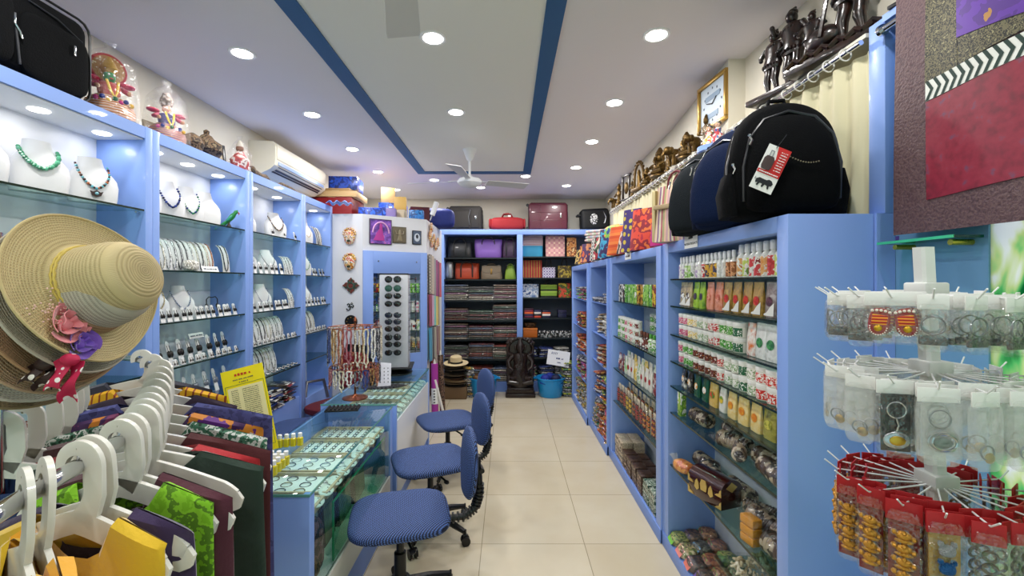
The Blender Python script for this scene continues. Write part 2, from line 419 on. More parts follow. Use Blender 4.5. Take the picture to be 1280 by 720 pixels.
# blue partition panel and post beside the tall unit
b = B(); b.box(1.2445, 1.335, 1.15, 1.50, 0, 2.36); struct('trim_3', b, mat('#6f9fc6', .35), smooth=False)
b = B(); b.box(1.21, 1.25, 1.425, 1.49, 1.7525, 2.385, .003); b.box(1.184, 1.243, 1.425, 1.49, 0, 1.752)
struct('trim_4', b, BLUE)
b = B(); b.box(1.208, 1.335, 1.5, 5.2, 2.358, 2.372); lg = struct('trim_5', b, WALLM)
b = B(); b.box(1.2, 1.335, .2, 1.424, 2.362, 2.385); struct('trim_6', b, BLUE)
# skirting boards
b = B(); b.box(-2.12, 1.47, 6.68, 6.7, 0, .08); struct('baseboard_back', b, WHITE)

# ------------------------------------------------------------------ lights
def lamp_data(key, power, size):
    k = ('L', key)
    if k not in MATS:
        d = bpy.data.lights.new(key, 'AREA'); d.shape = 'DISK'; d.size = size; d.energy = power; d.color = (1, .975, .95); MATS[k] = d
    return MATS[k]
def mk_down():
    t = thing('ceiling_downlight')
    B().lathe([(.048, -.004), (.066, -.006), (.070, 0), (.070, .004)], 28).make('trim_ring', WHITE, t)
    B().lathe([(.0, -.0062), (.05, -.0062), (.05, -.003)], 28, False).make('lens', mat('#fffdf8', .5, emit=22), t)
    o = bpy.data.objects.new('lamp', lamp_data('ceiling_lamp', LAMP_W, .1)); COL.objects.link(o); o.parent = t; o.location = (0, 0, -.012)
    return t
dl = [(-1.46, 2.44, 'left row'), (-.385, 2.28, 'middle panel'), (.755, 2.26, 'right row'), (-1.47, 3.33, 'left row'), (-.383, 3.27, 'middle panel'), (.745, 3.11, 'right row'),
      (.75, 3.97, 'right row'), (-1.47, 4.19, 'left row'), (.744, 4.86, 'right row'), (-1.48, 5.05, 'left row'), (.76, 5.78, 'right row'), (-1.52, 6.03, 'left row'),
      (-.905, 5.46, 'strip beyond the panel'), (-.36, 5.88, 'strip beyond the panel'), (.208, 5.26, 'strip beyond the panel'),
      (-1.46, 1.3, 'left row'), (-.385, 1.0, 'middle panel'), (.75, 1.3, 'right row'), (-.385, -.4, 'middle panel'), (-1.46, 0.1, 'left row'), (.75, 0.1, 'right row')]
cnt = {}
for x, y, rw in sorted(dl, key=lambda q: q[1]):
    seen = y > 2
    if seen: cnt[rw] = cnt.get(rw, 0) + 1
    lab = ('round white ceiling downlight, %s in view from the front in the %s' % (ORDN[cnt.get(rw, 1) - 1], rw)) if seen else 'round ceiling downlight nearer the shop front than the visible ones'
    zz = CEIL - (.004 if rw.startswith('middle') else 0)
    put('down', mk_down, (x, y, zz), 0, lab, 'downlight', 'recessed ceiling downlights')

# ------------------------------------------------------------------ ceiling fans
def fan(loc, angs, label, drop=.30):
    t = thing('ceiling_fan', label, 'fan', loc, group='ceiling fans')
    b = B(); b.lathe([(.012, -.11), (.03, -.095), (.062, -.012), (.066, 0)], 24); b.make('canopy', WHITE, t)
    B().cyl((0, 0, -.1), (0, 0, -drop + .03), .011).make('downrod', WHITE, t)
    b = B(); b.lathe([(.0, -.062), (.05, -.060), (.085, -.045), (.112, -.02), (.115, .0), (.10, .02), (.05, .032), (.02, .05), (.014, .06)], 32)
    b.M = TR(); b.make('motor', WHITE_L, t, (0, 0, -drop))
    for a in angs:
        m = TR(rz=a)
        bb = B(); bb.M = m @ TR(rx=R(10))
        bb.prism([(.10, -.02), (.10, .02), (.19, .035), (.19, -.035)], .004)
        bb.v = []; bb.f = []; bb.mi = []
        def blade(u, v):
            r = .17 + .42 * u; w = .048 + .020 * u
            y = (v - .5) * 2 * w * (1 if u < .97 else .93)
            return (r, y, -.012 * (v - .5) * 2 - .02 * u * 0)
        bb.M = m; bb.sheet(blade, 10, 4, .004)
        bl = bb.make('blade', mat('#d7d7d8', .4), t, (0, 0, -drop))
        bb = B(); bb.M = m; bb.box(.09, .21, -.018, .018, .003, .008, .002); bb.make('blade_bracket', WHITE, bl)
    return t
fan((-.31, 1.22, CEIL - .004), (R(101), R(221), R(341)), 'white ceiling fan nearest the front, one blade in view', .26)
fan((-.363, 4.2, CEIL - .004), (R(-98), R(22), R(170)), 'whole white three blade ceiling fan near the back of the shop', .30)

# ------------------------------------------------------------------ split air conditioner on the left wall
t = thing('air_conditioner', 'cream wall mounted split air conditioner above the left cabinets', 'air conditioner', (-2.118, 3.62, 2.42))
prof = [(0, .0), (.10, .0), (.175, .035), (.215, .07), (.222, .12), (.222, .23), (.20, .262), (0, .27)]   # x,z
b = B(); b.M = TR(rz=R(90)) ; n = len(prof)
b.M = Matrix.Identity(4); vs = [(p[0], 0, p[1]) for p in prof] + [(p[0], 1.0, p[1]) for p in prof]
b.add(vs, [list(range(n)), [n + i for i in range(n)][::-1]] + [(i, i + n, (i + 1) % n + n, (i + 1) % n) for i in range(n)], True)
b.make('housing', mat('#ddd6c0', .45), t, ang=25)
b = B(); b.box(.2225, .227, .02, .98, .12, .24, .002); b.make('front_cover', mat('#e2dbc6', .4), t)
b = B(); b.M = TR(.178, 0, .045, ry=R(-49)); b.box(-.028, .055, .06, .94, -.003, .006); b.make('air_outlet', mat('#101216', .5), t)
b = B()
for k, dx in ((0, .004), (1, .03)): b.M = TR(.172 + dx * .7, 0, .033 + dx * .8, ry=R(-25)); b.box(0, .022, .07, .93, -.001, .002)
b.make('louvre', mat('#2a2d33', .4), t)
b = B(); b.M = TR(.222, 0, .078, ry=R(-10)); b.box(.0, .004, .05, .95, 0, .03); b.make('flap', mat('#8fa6d0', .3), t)

# ------------------------------------------------------------------ jewellery cabinets along the left wall
XF = -1.70; XB = -1.93
SH = [1.872, 1.592, 1.328, 1.094, .862]
bounds = [1.32, 2.125, 2.92, 3.69, 4.30]
def niche_light():
    t = B().lathe([(.0, -.003), (.03, -.003), (.033, 0)], 20, False)
    return t
for i in range(4):
    y0, y1 = bounds[i], bounds[i + 1]
    nm = ['nearest, behind the straw hats', 'second from the front, with the parrot figurine', 'third from the front, below the air conditioner', 'farthest, beside the white partition'][i]
    t = thing('display_cabinet', 'blue lit jewellery cabinet, ' + nm, 'cabinet', (0, 0, 0), group='lit jewellery cabinets on the left wall')
    hw = .043
    for s, (a, c) in enumerate(((y0, y0 + hw), (y1 - hw, y1))): B().box(-2.118, XF, a + .0005, c - .0005, 0, 2.262, .002).make('side_panel', BLUE, t)
    B().box(-2.118, XF - .001, y0 + hw, y1 - hw, 2.205, 2.26).make('top_panel', BLUE, t)
    B().box(XB, XF - .012, y0 + hw, y1 - hw, 2.199, 2.2045).make('soffit', WHITE, t)
    B().box(XB - .012, XB, y0 + hw, y1 - hw, .55, 2.2).make('back_panel', WHITE_L, t)
    B().box(XB, XF - .01, y0 + hw, y1 - hw, 0, .55 if i != 2 else .60, .003).make('base_cupboard', BLUE, t)
    for z in SH:
        g = B().box(XB, XF - .006, y0 + hw + .002, y1 - hw - .002, z - .008, z - .0005).make('glass_shelf', SHELFGLASS, t)
        B().box(XF - .006, XF - .004, y0 + hw + .002, y1 - hw - .002, z - .0085, z).make('glass_edge', GLASS_EDGE, g)
        b = B(); [b.cyl((XF - .03, y, z - .014), (XF - .03, y + .018 * (1 if y < (y0 + y1) / 2 else -1), z - .014), .005) for y in (y0 + hw + .001, y1 - hw - .001)]; b.make('shelf_pin', CHROME, g)
    nn = 3 if i < 2 else 2
    for k in range(nn):
        yy = y0 + (k + .5 + (.12 if k == 0 else 0)) * (y1 - y0) / nn
        niche_light().make('spotlight', mat('#ffffff', .5, emit=9), t, (-1.82, yy, 2.1985))
        o = bpy.data.objects.new('lamp', lamp_data('niche_lamp', NICHE_W, .06)); COL.objects.link(o); o.parent = t; o.location = (-1.82, yy, 2.192)

# ------------------------------------------------------------------ tall shelf units along the right wall
def shelf_unit(y0, y1, xf, xb, top, levels, name, nearw=.06, farw=.09, kick=.07, label='', glass=True):
    t = thing('shelf_unit', label, 'shelf unit', group='blue shelf units on the right wall')
    B().box(xf, xb, y0, y0 + nearw, 0, top, .002).make('side_panel', BLUE, t)
    B().box(xf, xb, y1 - farw, y1, 0, top, .002).make('side_panel', BLUE, t)
    B().box(xf, xb, y0 + nearw, y1 - farw, top - .055, top, .001).make('top_panel', BLUE, t)
    B().box(xb - .012, xb, y0 + nearw, y1 - farw, kick, top - .055).make('back_panel', mat('#c3cbd8', .5), t)
    B().box(xf - .004, xf + .016, y0, y1, 0, kick + .01, .002).make('kick_board', BLUE_D, t)
    B().box(xf + .016, xb - .012, y0 + nearw, y1 - farw, kick - .02, kick).make('bottom_panel', WHITE, t)
    for z in levels:
        g = B().box(xf + .014, xb - .013, y0 + nearw + .001, y1 - farw - .001, z - .008, z - .0005).make('shelf', SHELFGLASS if glass else BLUE_D, t)
        if glass: B().box(xf + .012, xf + .014, y0 + nearw + .001, y1 - farw - .001, z - .0085, z).make('glass_edge', GLASS_EDGE, g)
    return t
LA = [1.55, 1.40, 1.24, 1.09, .95, .80, .505]
UA = shelf_unit(1.435, 2.60, .905, 1.182, 1.752, LA, 'A', label='tall blue shelf unit nearest the front, stocked with jars, bottles and spice pouches')
LB = [1.375, 1.075, .80, .52]
UB = shelf_unit(2.601, 3.92, .895, 1.182, 1.745, LB, 'B', label='blue shelf unit with sign, stocked with jars above and boxes below', nearw=.085, farw=.10)
LC = [1.33, 1.02, .74, .42]
UC = shelf_unit(3.921, 4.75, .875, 1.18, 1.74, LC, 'C', nearw=.03, farw=.05, label='blue shelf unit holding brown packets and rolled dark mat, third from the front', glass=False)
UD = shelf_unit(4.751, 5.88, .845, 1.18, 1.735, [1.33, 1.0, .72, .42], 'D', nearw=.03, farw=.05, label='blue shelf unit of colourful packets in the far right corner', glass=False)

# ------------------------------------------------------------------ rear shelf unit
def zb(py): return EYE - (py - 353) * 6.2 / F
t = thing('rear_shelf_unit', 'wide blue two bay shelf unit across the back wall', 'shelf unit')
YB0, YB1 = 6.2, 6.62
xs = [-.93, .165, 1.40]
for x in (-.92, .16): B().box(x - .035, x + .025 + (.02 if x > 0 else 0), YB0, YB1, 0, 2.262, .002).make('side_panel', BLUE, t)
B().box(1.33, 1.42, YB0, YB1, 0, 2.262, .002).make('side_panel', BLUE, t)
B().box(-.955, 1.42, YB0 - .002, YB1, 2.20, 2.27, .002).make('top_panel', BLUE, t)
B().box(-.93, 1.35, YB1 - .012, YB1, .1, 2.2).make('back_panel', mat('#5b6270', .6), t)
B().box(-.93, 1.35, YB0 + .01, YB1 - .012, 0, .14).make('plinth', BLUE_D, t)
BOARD = mat('#1b2226', .3)
ZL = [zb(322), zb(349), zb(375.5), zb(400.5), zb(424.5), zb(449)]
ZR = [zb(320.5), zb(347), zb(372), zb(397.5), zb(422.5), zb(447)]
for z in ZL: B().box(-.895, .123, YB0 + .012, YB1 - .013, z - .018, z).make('shelf', BOARD, t)
for z in ZR: B().box(.207, 1.33, YB0 + .012, YB1 - .013, z - .018, z).make('shelf', BOARD, t)

# ------------------------------------------------------------------ white partition with mirror (angled face) between cabinets and back
PT = 2.195
t = thing('partition_cupboard', 'tall white partition with blue framed mirror beyond the counters', 'partition')
pl = [(-1.64, 4.305), (-1.41, 4.305), (-.864, 4.70), (-.864, 5.78), (-2.11, 5.78), (-2.11, 4.305)]
b = B(); n = len(pl)
b.add([(p[0], p[1], 0) for p in pl] + [(p[0], p[1], PT) for p in pl], [list(range(n))[::-1], [n + i for i in range(n)]] + [(i, (i + 1) % n, (i + 1) % n + n, i + n) for i in range(n)])
b.make('carcass', mat('#e4e5ea', .4), t, smooth=False)
ang = math.atan2(.395, .546); L = math.hypot(.395, .546)
# frame local: x along the angled face, -y outward
M = TR(-1.41, 4.305, 0, rz=ang)
fr = B(); fr.M = M
fr.box(.0, .10, -.02, -.001, .0, 1.84, .002); fr.box(L - .075, L - .0, -.02, -.001, .0, 1.84, .002); fr.box(.10, L - .075, -.02, -.001, 1.62, 1.84, .002); fr.box(.10, L - .075, -.02, -.001, 0, .80)
f = fr.make('mirror_frame', BLUE, t)
b = B(); b.M = M; b.box(.10, L - .075, -.008, -.001, .80, 1.62); b.make('mirror', mat('#e8eef0', .01, 1), t)
b = B(); b.M = M; [b.ball((x, -.022, 1.74), .008, 8) for x in (.15, L - .12)]; b.make('screw', STEEL, f)
# ================================================================== jewellery on the left
RL = R(90)          # faces the aisle (+x) when standing in the left cabinets
def mk_bust(h=.20, w=.19):
    def f():
        b = B(); k = h / .2; q = w / .19
        b.loft([(0, .0, 0, .080 * q, .026, 3.5), (0, .0, .03 * k, .084 * q, .028, 3.5), (0, .002, .075 * k, .088 * q, .030, 3), (0, .006, .105 * k, .084 * q, .032, 2.6), (0, .012, .128 * k, .070 * q, .034, 2.3),
                (0, .018, .148 * k, .054 * q, .034, 2), (0, .024, .165 * k, .046 * q, .033, 2), (0, .028, .185 * k, .042 * q, .031, 2), (0, .030, .2 * k, .040 * q, .029, 2)], 28)
        return b.make('necklace_bust', mat('#eeeef0', .6, 0, .04, 200))
    return f
def mk_necklace(cols, r=.006, wd=.060, z0=.166, z1=.075, n=26, pend=None):
    """bead string hung round a bust; local frame of the bust, front = -y"""
    def f():
        t = thing('bead_necklace'); bs = {}
        for i in range(n + 1):
            u = i / n * 2 - 1; x = wd * math.sin(u * PI / 2) * (1 - .1 * abs(u)); z = z1 + (z0 - z1) * abs(u) ** 1.5
            y = -.036 + .048 * abs(u) ** 2.6
            c = cols[i % len(cols)]
            bs.setdefault(c, B()).ball((x, y, z), r * (1 if i % 2 else .82), 7)
        for c, b in bs.items():
            o = b.make('bead_string', mat(c, .25, coat=.3), t); o['kind'] = 'stuff'
        if pend:
            b = B(); b.prism([(-.022, z1 - .012), (-.012, z1 - .016), (0, z1 - .008), (.012, z1 - .016), (.022, z1 - .012), (.014, z1 - .032), (0, z1 - .038), (-.014, z1 - .032)], .006, -.037); b.make('pendant', mat(pend, .4), t)
            B().ball((0, -.041, z1 - .022), .007, 8, (1, .5, 1)).make('pendant_stone', mat('#7fb6c4', .2), t)
        return t
    return f
def mk_ramp(cc, h=.17, kind=0):
    """slim curved white stand with a chain laid over it"""
    def f():
        t = thing('chain_stand')
        pts = [(0, 0), (.004, h * .35), (.018, h * .68), (.042, h * .92), (.066, h)]
        def sf(u, v):
            k = v * 4; i = min(3, int(k)); fr = k - i
            return ((u - .5) * .046, pts[i][0] + (pts[i + 1][0] - pts[i][0]) * fr, pts[i][1] + (pts[i + 1][1] - pts[i][1]) * fr)
        B().sheet(sf, 2, 12, .003).make('curved_stand', mat('#e9e9ea', .55), t)
        b = B(); P = []
        for sx, q in ((-.014, 0), (.014, 1)):
            L = [(sx, pts[i][0] - .004, pts[i][1]) for i in range(4, 0, -1)]
            P += L if q == 0 else L[::-1]
            if q == 0: P += [(-.008, -.003, .02), (0, -.004, .008), (.008, -.003, .02)]
        b.tube(P, .0032, 5); b.make('chain', pmat('cells', cc, 220, .3, metal=.2), t)
        return t
    return f
def mk_card(h=.07, w=.034, col='#23211f', drop=.018, pair=True, lean=.25):
    def f():
        t = thing('earring_stand')
        b = B(); b.M = TR(rx=-lean)
        b.prism([(-w / 2, 0), (w / 2, 0), (w / 2 * .8, h * .9), (w * .2, h), (-w * .2, h), (-w / 2 * .8, h * .9)], .003)
        b.box(-w / 2, w / 2, -.002, .022, -.001, .003); b.make('card', mat('#f0f0f0', .5), t)
        for s in ((-1, 1) if pair else (0,)):
            b = B(); b.M = TR(rx=-lean); b.tube([(s * w * .24, -.004, h * .8), (s * w * .24, -.005, h * .8 - drop)], .0012, 5)
            b.ball((s * w * .24, -.006, h * .8 - drop * 1.5), drop * .55, 8, (.8, .4, 1.1)); b.make('earring', mat(col, .3, .5), t)
        return t
    return f
def mk_bracelet(r=.022):
    def f():
        b = B(); pts = [(r * math.cos(a), r * math.sin(a), .012 + .004 * math.sin(3 * a)) for a in [2 * PI * i / 18 for i in range(18)]]
        b.tube(pts, .0042, 6, closed=True)
        return b.make('bangle', pmat('cells', ['#b9b9bd', '#e9e9ea', '#6e6e74', '#d8d3c6'], 160, .25, metal=.6))
    return f
def put_bust(cab, sh, x, y, rz, k=1.0, w=1.0, neck=None, desc='', nth=''):
    z = SH[sh]
    lab = 'white bust %s, %s' % (desc, nth)
    put(('bust', k, w), mk_bust(.2 * k, .19 * w), (x, y, z), rz, lab, 'display bust', 'white necklace busts in the left cabinets')
    if neck:
        cols, kw, words_ = neck
        kw = dict(kw); kw['z0'] = kw.get('z0', .166) * k; kw['z1'] = kw.get('z1', .075) * k; kw['wd'] = kw.get('wd', .060) * w
        t = mk_necklace(cols, **kw)(); t.location = (x, y, z); t.rotation_euler = (0, 0, rz)
        tag(t, words_ + ', ' + nth, 'necklace')
# cabinet 1
put_bust(0, 0, -1.80, 1.49, R(62), .98, 1, (['#cfe6ee', '#f0c9c0', '#e8e4d8', '#7fb6a0'], dict(r=.0055, n=34, z1=.05), 'pale pink and blue multi strand necklace'), 'cut by the left edge', 'first shelf of the nearest cabinet')
put_bust(0, 0, -1.80, 1.705, R(62), 1.02, 1, (['#4fa27c', '#6cc09a', '#3f8c68'], dict(r=.0085, n=24, z1=.088), 'chunky jade green bead necklace'), 'with green beads', 'second from left, nearest cabinet top shelf')
put_bust(0, 0, -1.80, 1.925, R(62), 1.0, 1, (['#4a2f24', '#6fc3d2', '#3c2a22', '#59b0c2', '#b8683a'], dict(r=.006, n=26, z1=.062, pend='#3b2a26'), 'turquoise and brown bead necklace with pendant'), 'with turquoise beads', 'third from left, nearest cabinet top shelf')
put_bust(0, 1, -1.80, 1.86, R(62), 1.0, 1, (['#1a1a1c'], dict(r=.0022, n=60, z1=.075), 'thin black cord necklace'), 'with black cord', 'below the nearest top glass shelf, above the straw hat')
for k, yy in enumerate((1.80, 1.90, 1.98)):
    put('card_b', mk_card(.07), (-1.76, yy, SH[2]), RL, 'small white earring card behind the straw hat crown, %s from the front' % ORDN[k], 'earring stand', 'cards behind the hat')
# cabinet 2
N2 = 'second cabinet top shelf'
put_bust(1, 0, -1.81, 2.215, R(66), .9, .8, (['#4fc0cf', '#8fe0e4'], dict(r=.006, n=20, z1=.06), 'light turquoise bead necklace'), 'with turquoise beads', 'leftmost on the ' + N2)
put_bust(1, 0, -1.80, 2.355, R(66), .98, .9, (['#22306e', '#31479a', '#1c2754'], dict(r=.0065, n=22, z1=.055), 'dark blue bead necklace'), 'with dark blue beads', 'second on the ' + N2)
put_bust(1, 0, -1.80, 2.505, R(66), .98, .9, (['#1f6a4c', '#20407c', '#2f8a5c'], dict(r=.006, n=22, z1=.045), 'green and blue bead necklace'), 'with green beads', 'third on the ' + N2)
put_bust(1, 0, -1.80, 2.655, R(66), .98, .9, None, 'left bare', 'rightmost on the ' + N2)
# parrot figurine
t = thing('parrot_figurine', 'small green parrot figurine on the top glass shelf of the second cabinet', 'figurine', (-1.76, 2.80, SH[0]), (0, 0, R(40)))
B().loft([(0, 0, 0, .016, .014), (0, 0, .012, .014, .012), (0, 0, .028, .006, .006), (0, 0, .05, .008, .007)], 12).make('perch', mat('#3a2a24', .5), t)
b = B(); b.M = TR(0, 0, .05, ry=R(35)); b.loft([(0, 0, -.05, .002, .003), (0, 0, -.02, .008, .007), (0, 0, .01, .015, .013), (0, 0, .035, .016, .014), (0, 0, .055, .010, .010), (0, 0, .068, .013, .012), (0, 0, .082, .004, .004)], 14); b.make('body', mat('#1f7a3c', .35), t)
b = B(); b.M = TR(0, 0, .05, ry=R(35)); b.tube([(.01, 0, .072), (.02, 0, .070), (.022, 0, .060)], [.005, .004, .001], 6); b.make('beak', mat('#b8322a', .4), t)
b = B(); b.M = TR(0, 0, .05, ry=R(38)); b.tube([(-.004, 0, -.01), (-.012, 0, -.05), (-.02, 0, -.095)], [.008, .006, .002], 6); b.make('tail', mat('#2f9a52', .4), t)
for s in (-1, 1):
    b = B(); b.M = TR(0, s * .012, .06, ry=R(38)); b.ball((0, 0, 0), .014, 8, (.6, .35, 2)); b.make('wing', mat('#2a8f78', .4), t)
cc = [['#2a2a2c', '#8a8a90', '#1a1a1c'], ['#d9d2bf', '#a09a88', '#efe9d9'], ['#b9b9b9', '#6a6a6e', '#efefef'], ['#b0532e', '#6d2c1c', '#d99a6a']]
cn = ['black', 'cream', 'silver', 'amber']
for k in range(12):
    q = [0, 1, 1, 2, 2, 0, 0, 2, 1, 0, 1, 3][k]
    put(('ramp', q), mk_ramp(cc[q]), (-1.77, 2.19 + k * .0415, SH[1]), R(80), 'curved white stand with a %s chain, %s from left, second shelf, second cabinet' % (cn[q], ORDN[k]), 'chain stand', 'curved chain stands in the second cabinet')
put(('ramp', 0), None, (-1.77, 2.79, SH[1]), R(70), 'curved white stand with black chain standing alone right of the others, second cabinet', 'chain stand', 'curved chain stands in the second cabinet')
b = B(); b.pillow((0, 0, .03), (.055, .022, .03), .7, .8, 24); b.make('beaded_purse', pmat('cells', ['#e9e6dc', '#b9b5a8', '#8f8b80', '#f4f2ea'], 160, .4, bump=.6), None, (-1.728, 2.42, SH[1]), (0, 0, RL)); tag(bpy.data.objects['beaded_purse'], 'small silver beaded purse in front of the curved chain stands', 'purse')
def scribble(b, x0, x1, z, h, n, y=0):
    """a line of marks too small to read"""
    x = x0
    while x < x1:
        w = random.uniform(.3, 1.0) * h * 1.2
        b.box(x, min(x1, x + w), y - .0006, y, z - h * .5, z + h * random.uniform(.1, .5)); x += w + h * random.choice((.25, .3, .8))
def tent(loc, rz, w, h, label, lines=1):
    t = thing('shelf_notice', label, 'notice', loc, (0, 0, rz))
    b = B(); b.M = TR(rx=R(-20)); b.box(-w / 2, w / 2, -.001, .001, 0, h); b.make('card', PAPER, t)
    b = B(); b.M = TR(rx=R(-20))
    for k in range(lines): scribble(b, -w * .4, w * .4, h * (.5 + .3 * (lines - 1) / 2 - .34 * k), h * .26, 0, -.0015)
    b.make('lettering', mat('#4a5568', .7), t); return t
tent((-1.712, 2.56, SH[1]), RL, .14, .032, 'white printed notice strip at the edge of the second shelf, second cabinet')
tent((-1.80, 2.57, SH[3] + .115), RL, .12, .03, 'pale blue printed notice above the tall earring cards')
for k, (yy, c) in enumerate(((2.27, ['#b9a070', '#d8c8a0']), (2.46, ['#6f7c9a', '#aab4cc']))):
    put_bust(1, 2, -1.83, yy + .02, R(66), .92, .85, (c, dict(r=.0045, n=30, z1=.06), ('gold' if k == 0 else 'grey blue') + ' bead necklace'), 'behind the small earring cards', '%s on the third shelf, second cabinet' % ('left' if k == 0 else 'right'))
def row_cards(key, cab, sh, y0, y1, n, x, cab_w, h=.07, col='#23211f', drop=.018, rows=1):
    for k in range(n):
        put(key, mk_card(h, .034, col, drop), (x + random.uniform(-.006, .006), y0 + (y1 - y0) * k / max(1, n - 1), SH[sh]), RL + random.uniform(-.15, .1),
            'white card of dark earrings, %s from left, %s' % (ORDN[k] if k < 20 else 'last', cab_w), 'earring stand', 'earring cards, ' + cab_w)
row_cards('card_s', 1, 2, 2.20, 2.84, 14, -1.745, 'front row of third shelf, second cabinet', .07)
b = B(); [b.tube([(0, s * .05, 0), (0, s * .05, .07), (0, s * .03, .085), (0, 0, .08)], .003, 6) for s in (-1, 1)]; [b.ball((0, s * .05, .03), .011, 8, (.8, 1, 1.4)) for s in (-1, 1)]
tag(b.make('earring_hanger', mat('#1a1a1c', .4), None, (-1.80, 2.70, SH[2] + .03)), 'small black stand with dangling earrings behind the cards, second cabinet', 'jewellery stand')
row_cards('card_t', 1, 3, 2.22, 2.84, 9, -1.80, 'tall row of fourth shelf, second cabinet', .125, '#2b2724', .032)
row_cards('card_r', 1, 3, 2.20, 2.83, 12, -1.735, 'low row of fourth shelf, second cabinet', .035, '#57534e', .012)
row_cards('card_h', 1, 4, 2.24, 2.84, 8, -1.80, 'fifth shelf, second cabinet', .14, '#8a8f98', .03)
# cabinet 3
NC = 'third cabinet'
put_bust(2, 0, -1.80, 3.05, R(66), .8, .8, (['#cfcfd4', '#e9e9ea'], dict(r=.003, n=34, z1=.06), 'thin silver chain'), 'with thin chain', 'left on the top shelf, ' + NC)
put_bust(2, 0, -1.78, 3.40, R(66), .95, 1.05, (['#6a4a3a', '#a08a70', '#3a2a24'], dict(r=.006, n=26, z1=.055), 'brown and tan bead necklace'), 'with brown beads', 'right on the top shelf, ' + NC)
row_cards('card_s', 2, 0, 3.28, 3.62, 3, -1.73, 'top shelf, third cabinet', .05)
for k, yy in enumerate((3.05, 3.32)):
    put_bust(2, 1, -1.80, yy, R(66), .9, .9, (['#3a3a3e', '#c0c0c4'], dict(r=.0035, n=36, z1=.05 + .01 * k), 'fine dark bead necklace'), 'with a fine necklace', '%s on the second shelf, third cabinet' % ('left' if k == 0 else 'right'))
row_cards('card_s2', 2, 1, 3.05, 3.42, 6, -1.735, 'second shelf, third cabinet', .085)
for k in range(3): put(('ramp', 2), mk_ramp(cc[2]), (-1.76, 3.52 + k * .045, SH[1]), R(80), 'curved white stand with a silver chain, %s from the left, second shelf, third cabinet' % ORDN[k], 'chain stand', 'curved chain stands on the second shelf, third cabinet', s=.85)
for k, yy in enumerate((3.03, 3.26)):
    put_bust(2, 2, -1.81, yy, R(66), .95, .9, (['#6f6f9a', '#c0c0d4'], dict(r=.0035, n=34, z1=.05), 'pale violet bead necklace'), 'with pale violet beads', '%s on the third shelf, third cabinet' % ('left' if k == 0 else 'right'))
row_cards('card_s', 2, 2, 3.0, 3.50, 10, -1.735, 'third shelf, third cabinet', .07)
put(('ramp', 2), None, (-1.745, 3.56, SH[2]), R(80), 'curved white stand with silver chain at the right end, third shelf, third cabinet', 'chain stand', s=.9)
put(('ramp', 2), None, (-1.745, 3.605, SH[2]), R(95), 'last curved white stand beside the blue panel, third shelf, third cabinet', 'chain stand', s=.9)
for k in range(7):
    q = (0, 1, 2, 0, 1, 2, 2)[k]
    put(('ramp', q), None, (-1.79, 3.0 + k * .082, SH[3]), R(80), 'broad curved white stand with a %s chain, %s from left, fourth shelf, third cabinet' % (cn[q], ORDN[k]), 'chain stand', 'curved chain stands on the fourth shelf, third cabinet', s=(1.5, 1, 1))
row_cards('card_r', 2, 3, 2.98, 3.62, 12, -1.73, 'front row of fourth shelf, third cabinet', .035)
for k in range(6):
    put(('ramp', k % 3), None, (-1.80, 3.0 + k * .082, SH[4]), R(80), 'broad curved white stand with pendant chain, %s from left, fifth shelf, third cabinet' % ORDN[k], 'chain stand', 'curved chain stands on the fifth shelf, third cabinet', s=(1.5, 1, 1))
for k in range(10):
    put('bangle', mk_bracelet(), (-1.735, 2.99 + k * .068, SH[4] + .0), .3, 'silver bangle lying at the shelf edge, %s from left, fifth shelf, third cabinet' % ORDN[k], 'bangle', 'bangles along the fifth shelf edge')
# magazines and packets on the bottom of cabinet 3
cols = ['#c0412c', '#e0b04a', '#2a3f7a', '#3c7a4a', '#8a2a2a', '#d8d4cc', '#d0602a', '#5a4a3a', '#e8e6e0', '#b02c3c', '#2c2c30', '#6a86b0']
def mk_leaf(c, w, d, h):
    def f():
        b = B(); b.box(-w / 2, w / 2, -d / 2, d / 2, 0, h, .002)
        return b.make('craft_booklet', pmat('cells', [c, c, '#f0ece2', '#2a2420'], 30, .3, coat=.5))
    return f
z = [.6, .6, .6]; q = 0
for k in range(36):
    col = k % 3; c = cols[(k * 5) % 12]
    h = .007
    put(('leaf', c), mk_leaf(c, .17, .19, h), (-1.80 + random.uniform(-.01, .02), 3.08 + col * .2, z[col]), random.uniform(-.25, .25), 'thin colourful craft packet, %s up in the %s pile at cabinet bottom' % (ORDN[k // 3], ['left', 'middle', 'right'][col]), 'packet', 'packets piled at the bottom of the third cabinet', rx=random.uniform(-.03, .03))
    z[col] += h + .005
# cabinet 4
put_bust(3, 0, -1.79, 3.80, R(66), .95, .8, (['#e0dcd0'], dict(r=.003, n=34, z1=.06), 'pearl string'), 'with pearl string', 'left on the top shelf, farthest cabinet')
put_bust(3, 0, -1.79, 3.93, R(66), .95, .8, (['#d0b890'], dict(r=.003, n=34, z1=.06), 'thin golden string'), 'with golden string', 'right on the top shelf, farthest cabinet')
put(('ramp', 0), None, (-1.77, 4.14, SH[0]), R(80), 'curved white stand with black chain, top shelf, farthest cabinet', 'chain stand', s=1.05)
put(('ramp', 1), None, (-1.77, 4.19, SH[0]), R(80), 'curved white stand with cream chain, top shelf, farthest cabinet', 'chain stand', s=1.05)
put_bust(3, 1, -1.80, 3.78, R(66), .95, .8, (['#2f9a6a', '#1f7a50'], dict(r=.005, n=26, z1=.05), 'bright green bead necklace'), 'with green beads', 'left on the second shelf, farthest cabinet')
put_bust(3, 1, -1.80, 3.92, R(66), .95, .8, (['#35a078', '#e0e0d8'], dict(r=.005, n=26, z1=.05), 'green and white bead necklace'), 'with green and white beads', 'right on the second shelf, farthest cabinet')
row_cards('card_s', 3, 1, 4.02, 4.24, 4, -1.76, 'second shelf, farthest cabinet', .06)
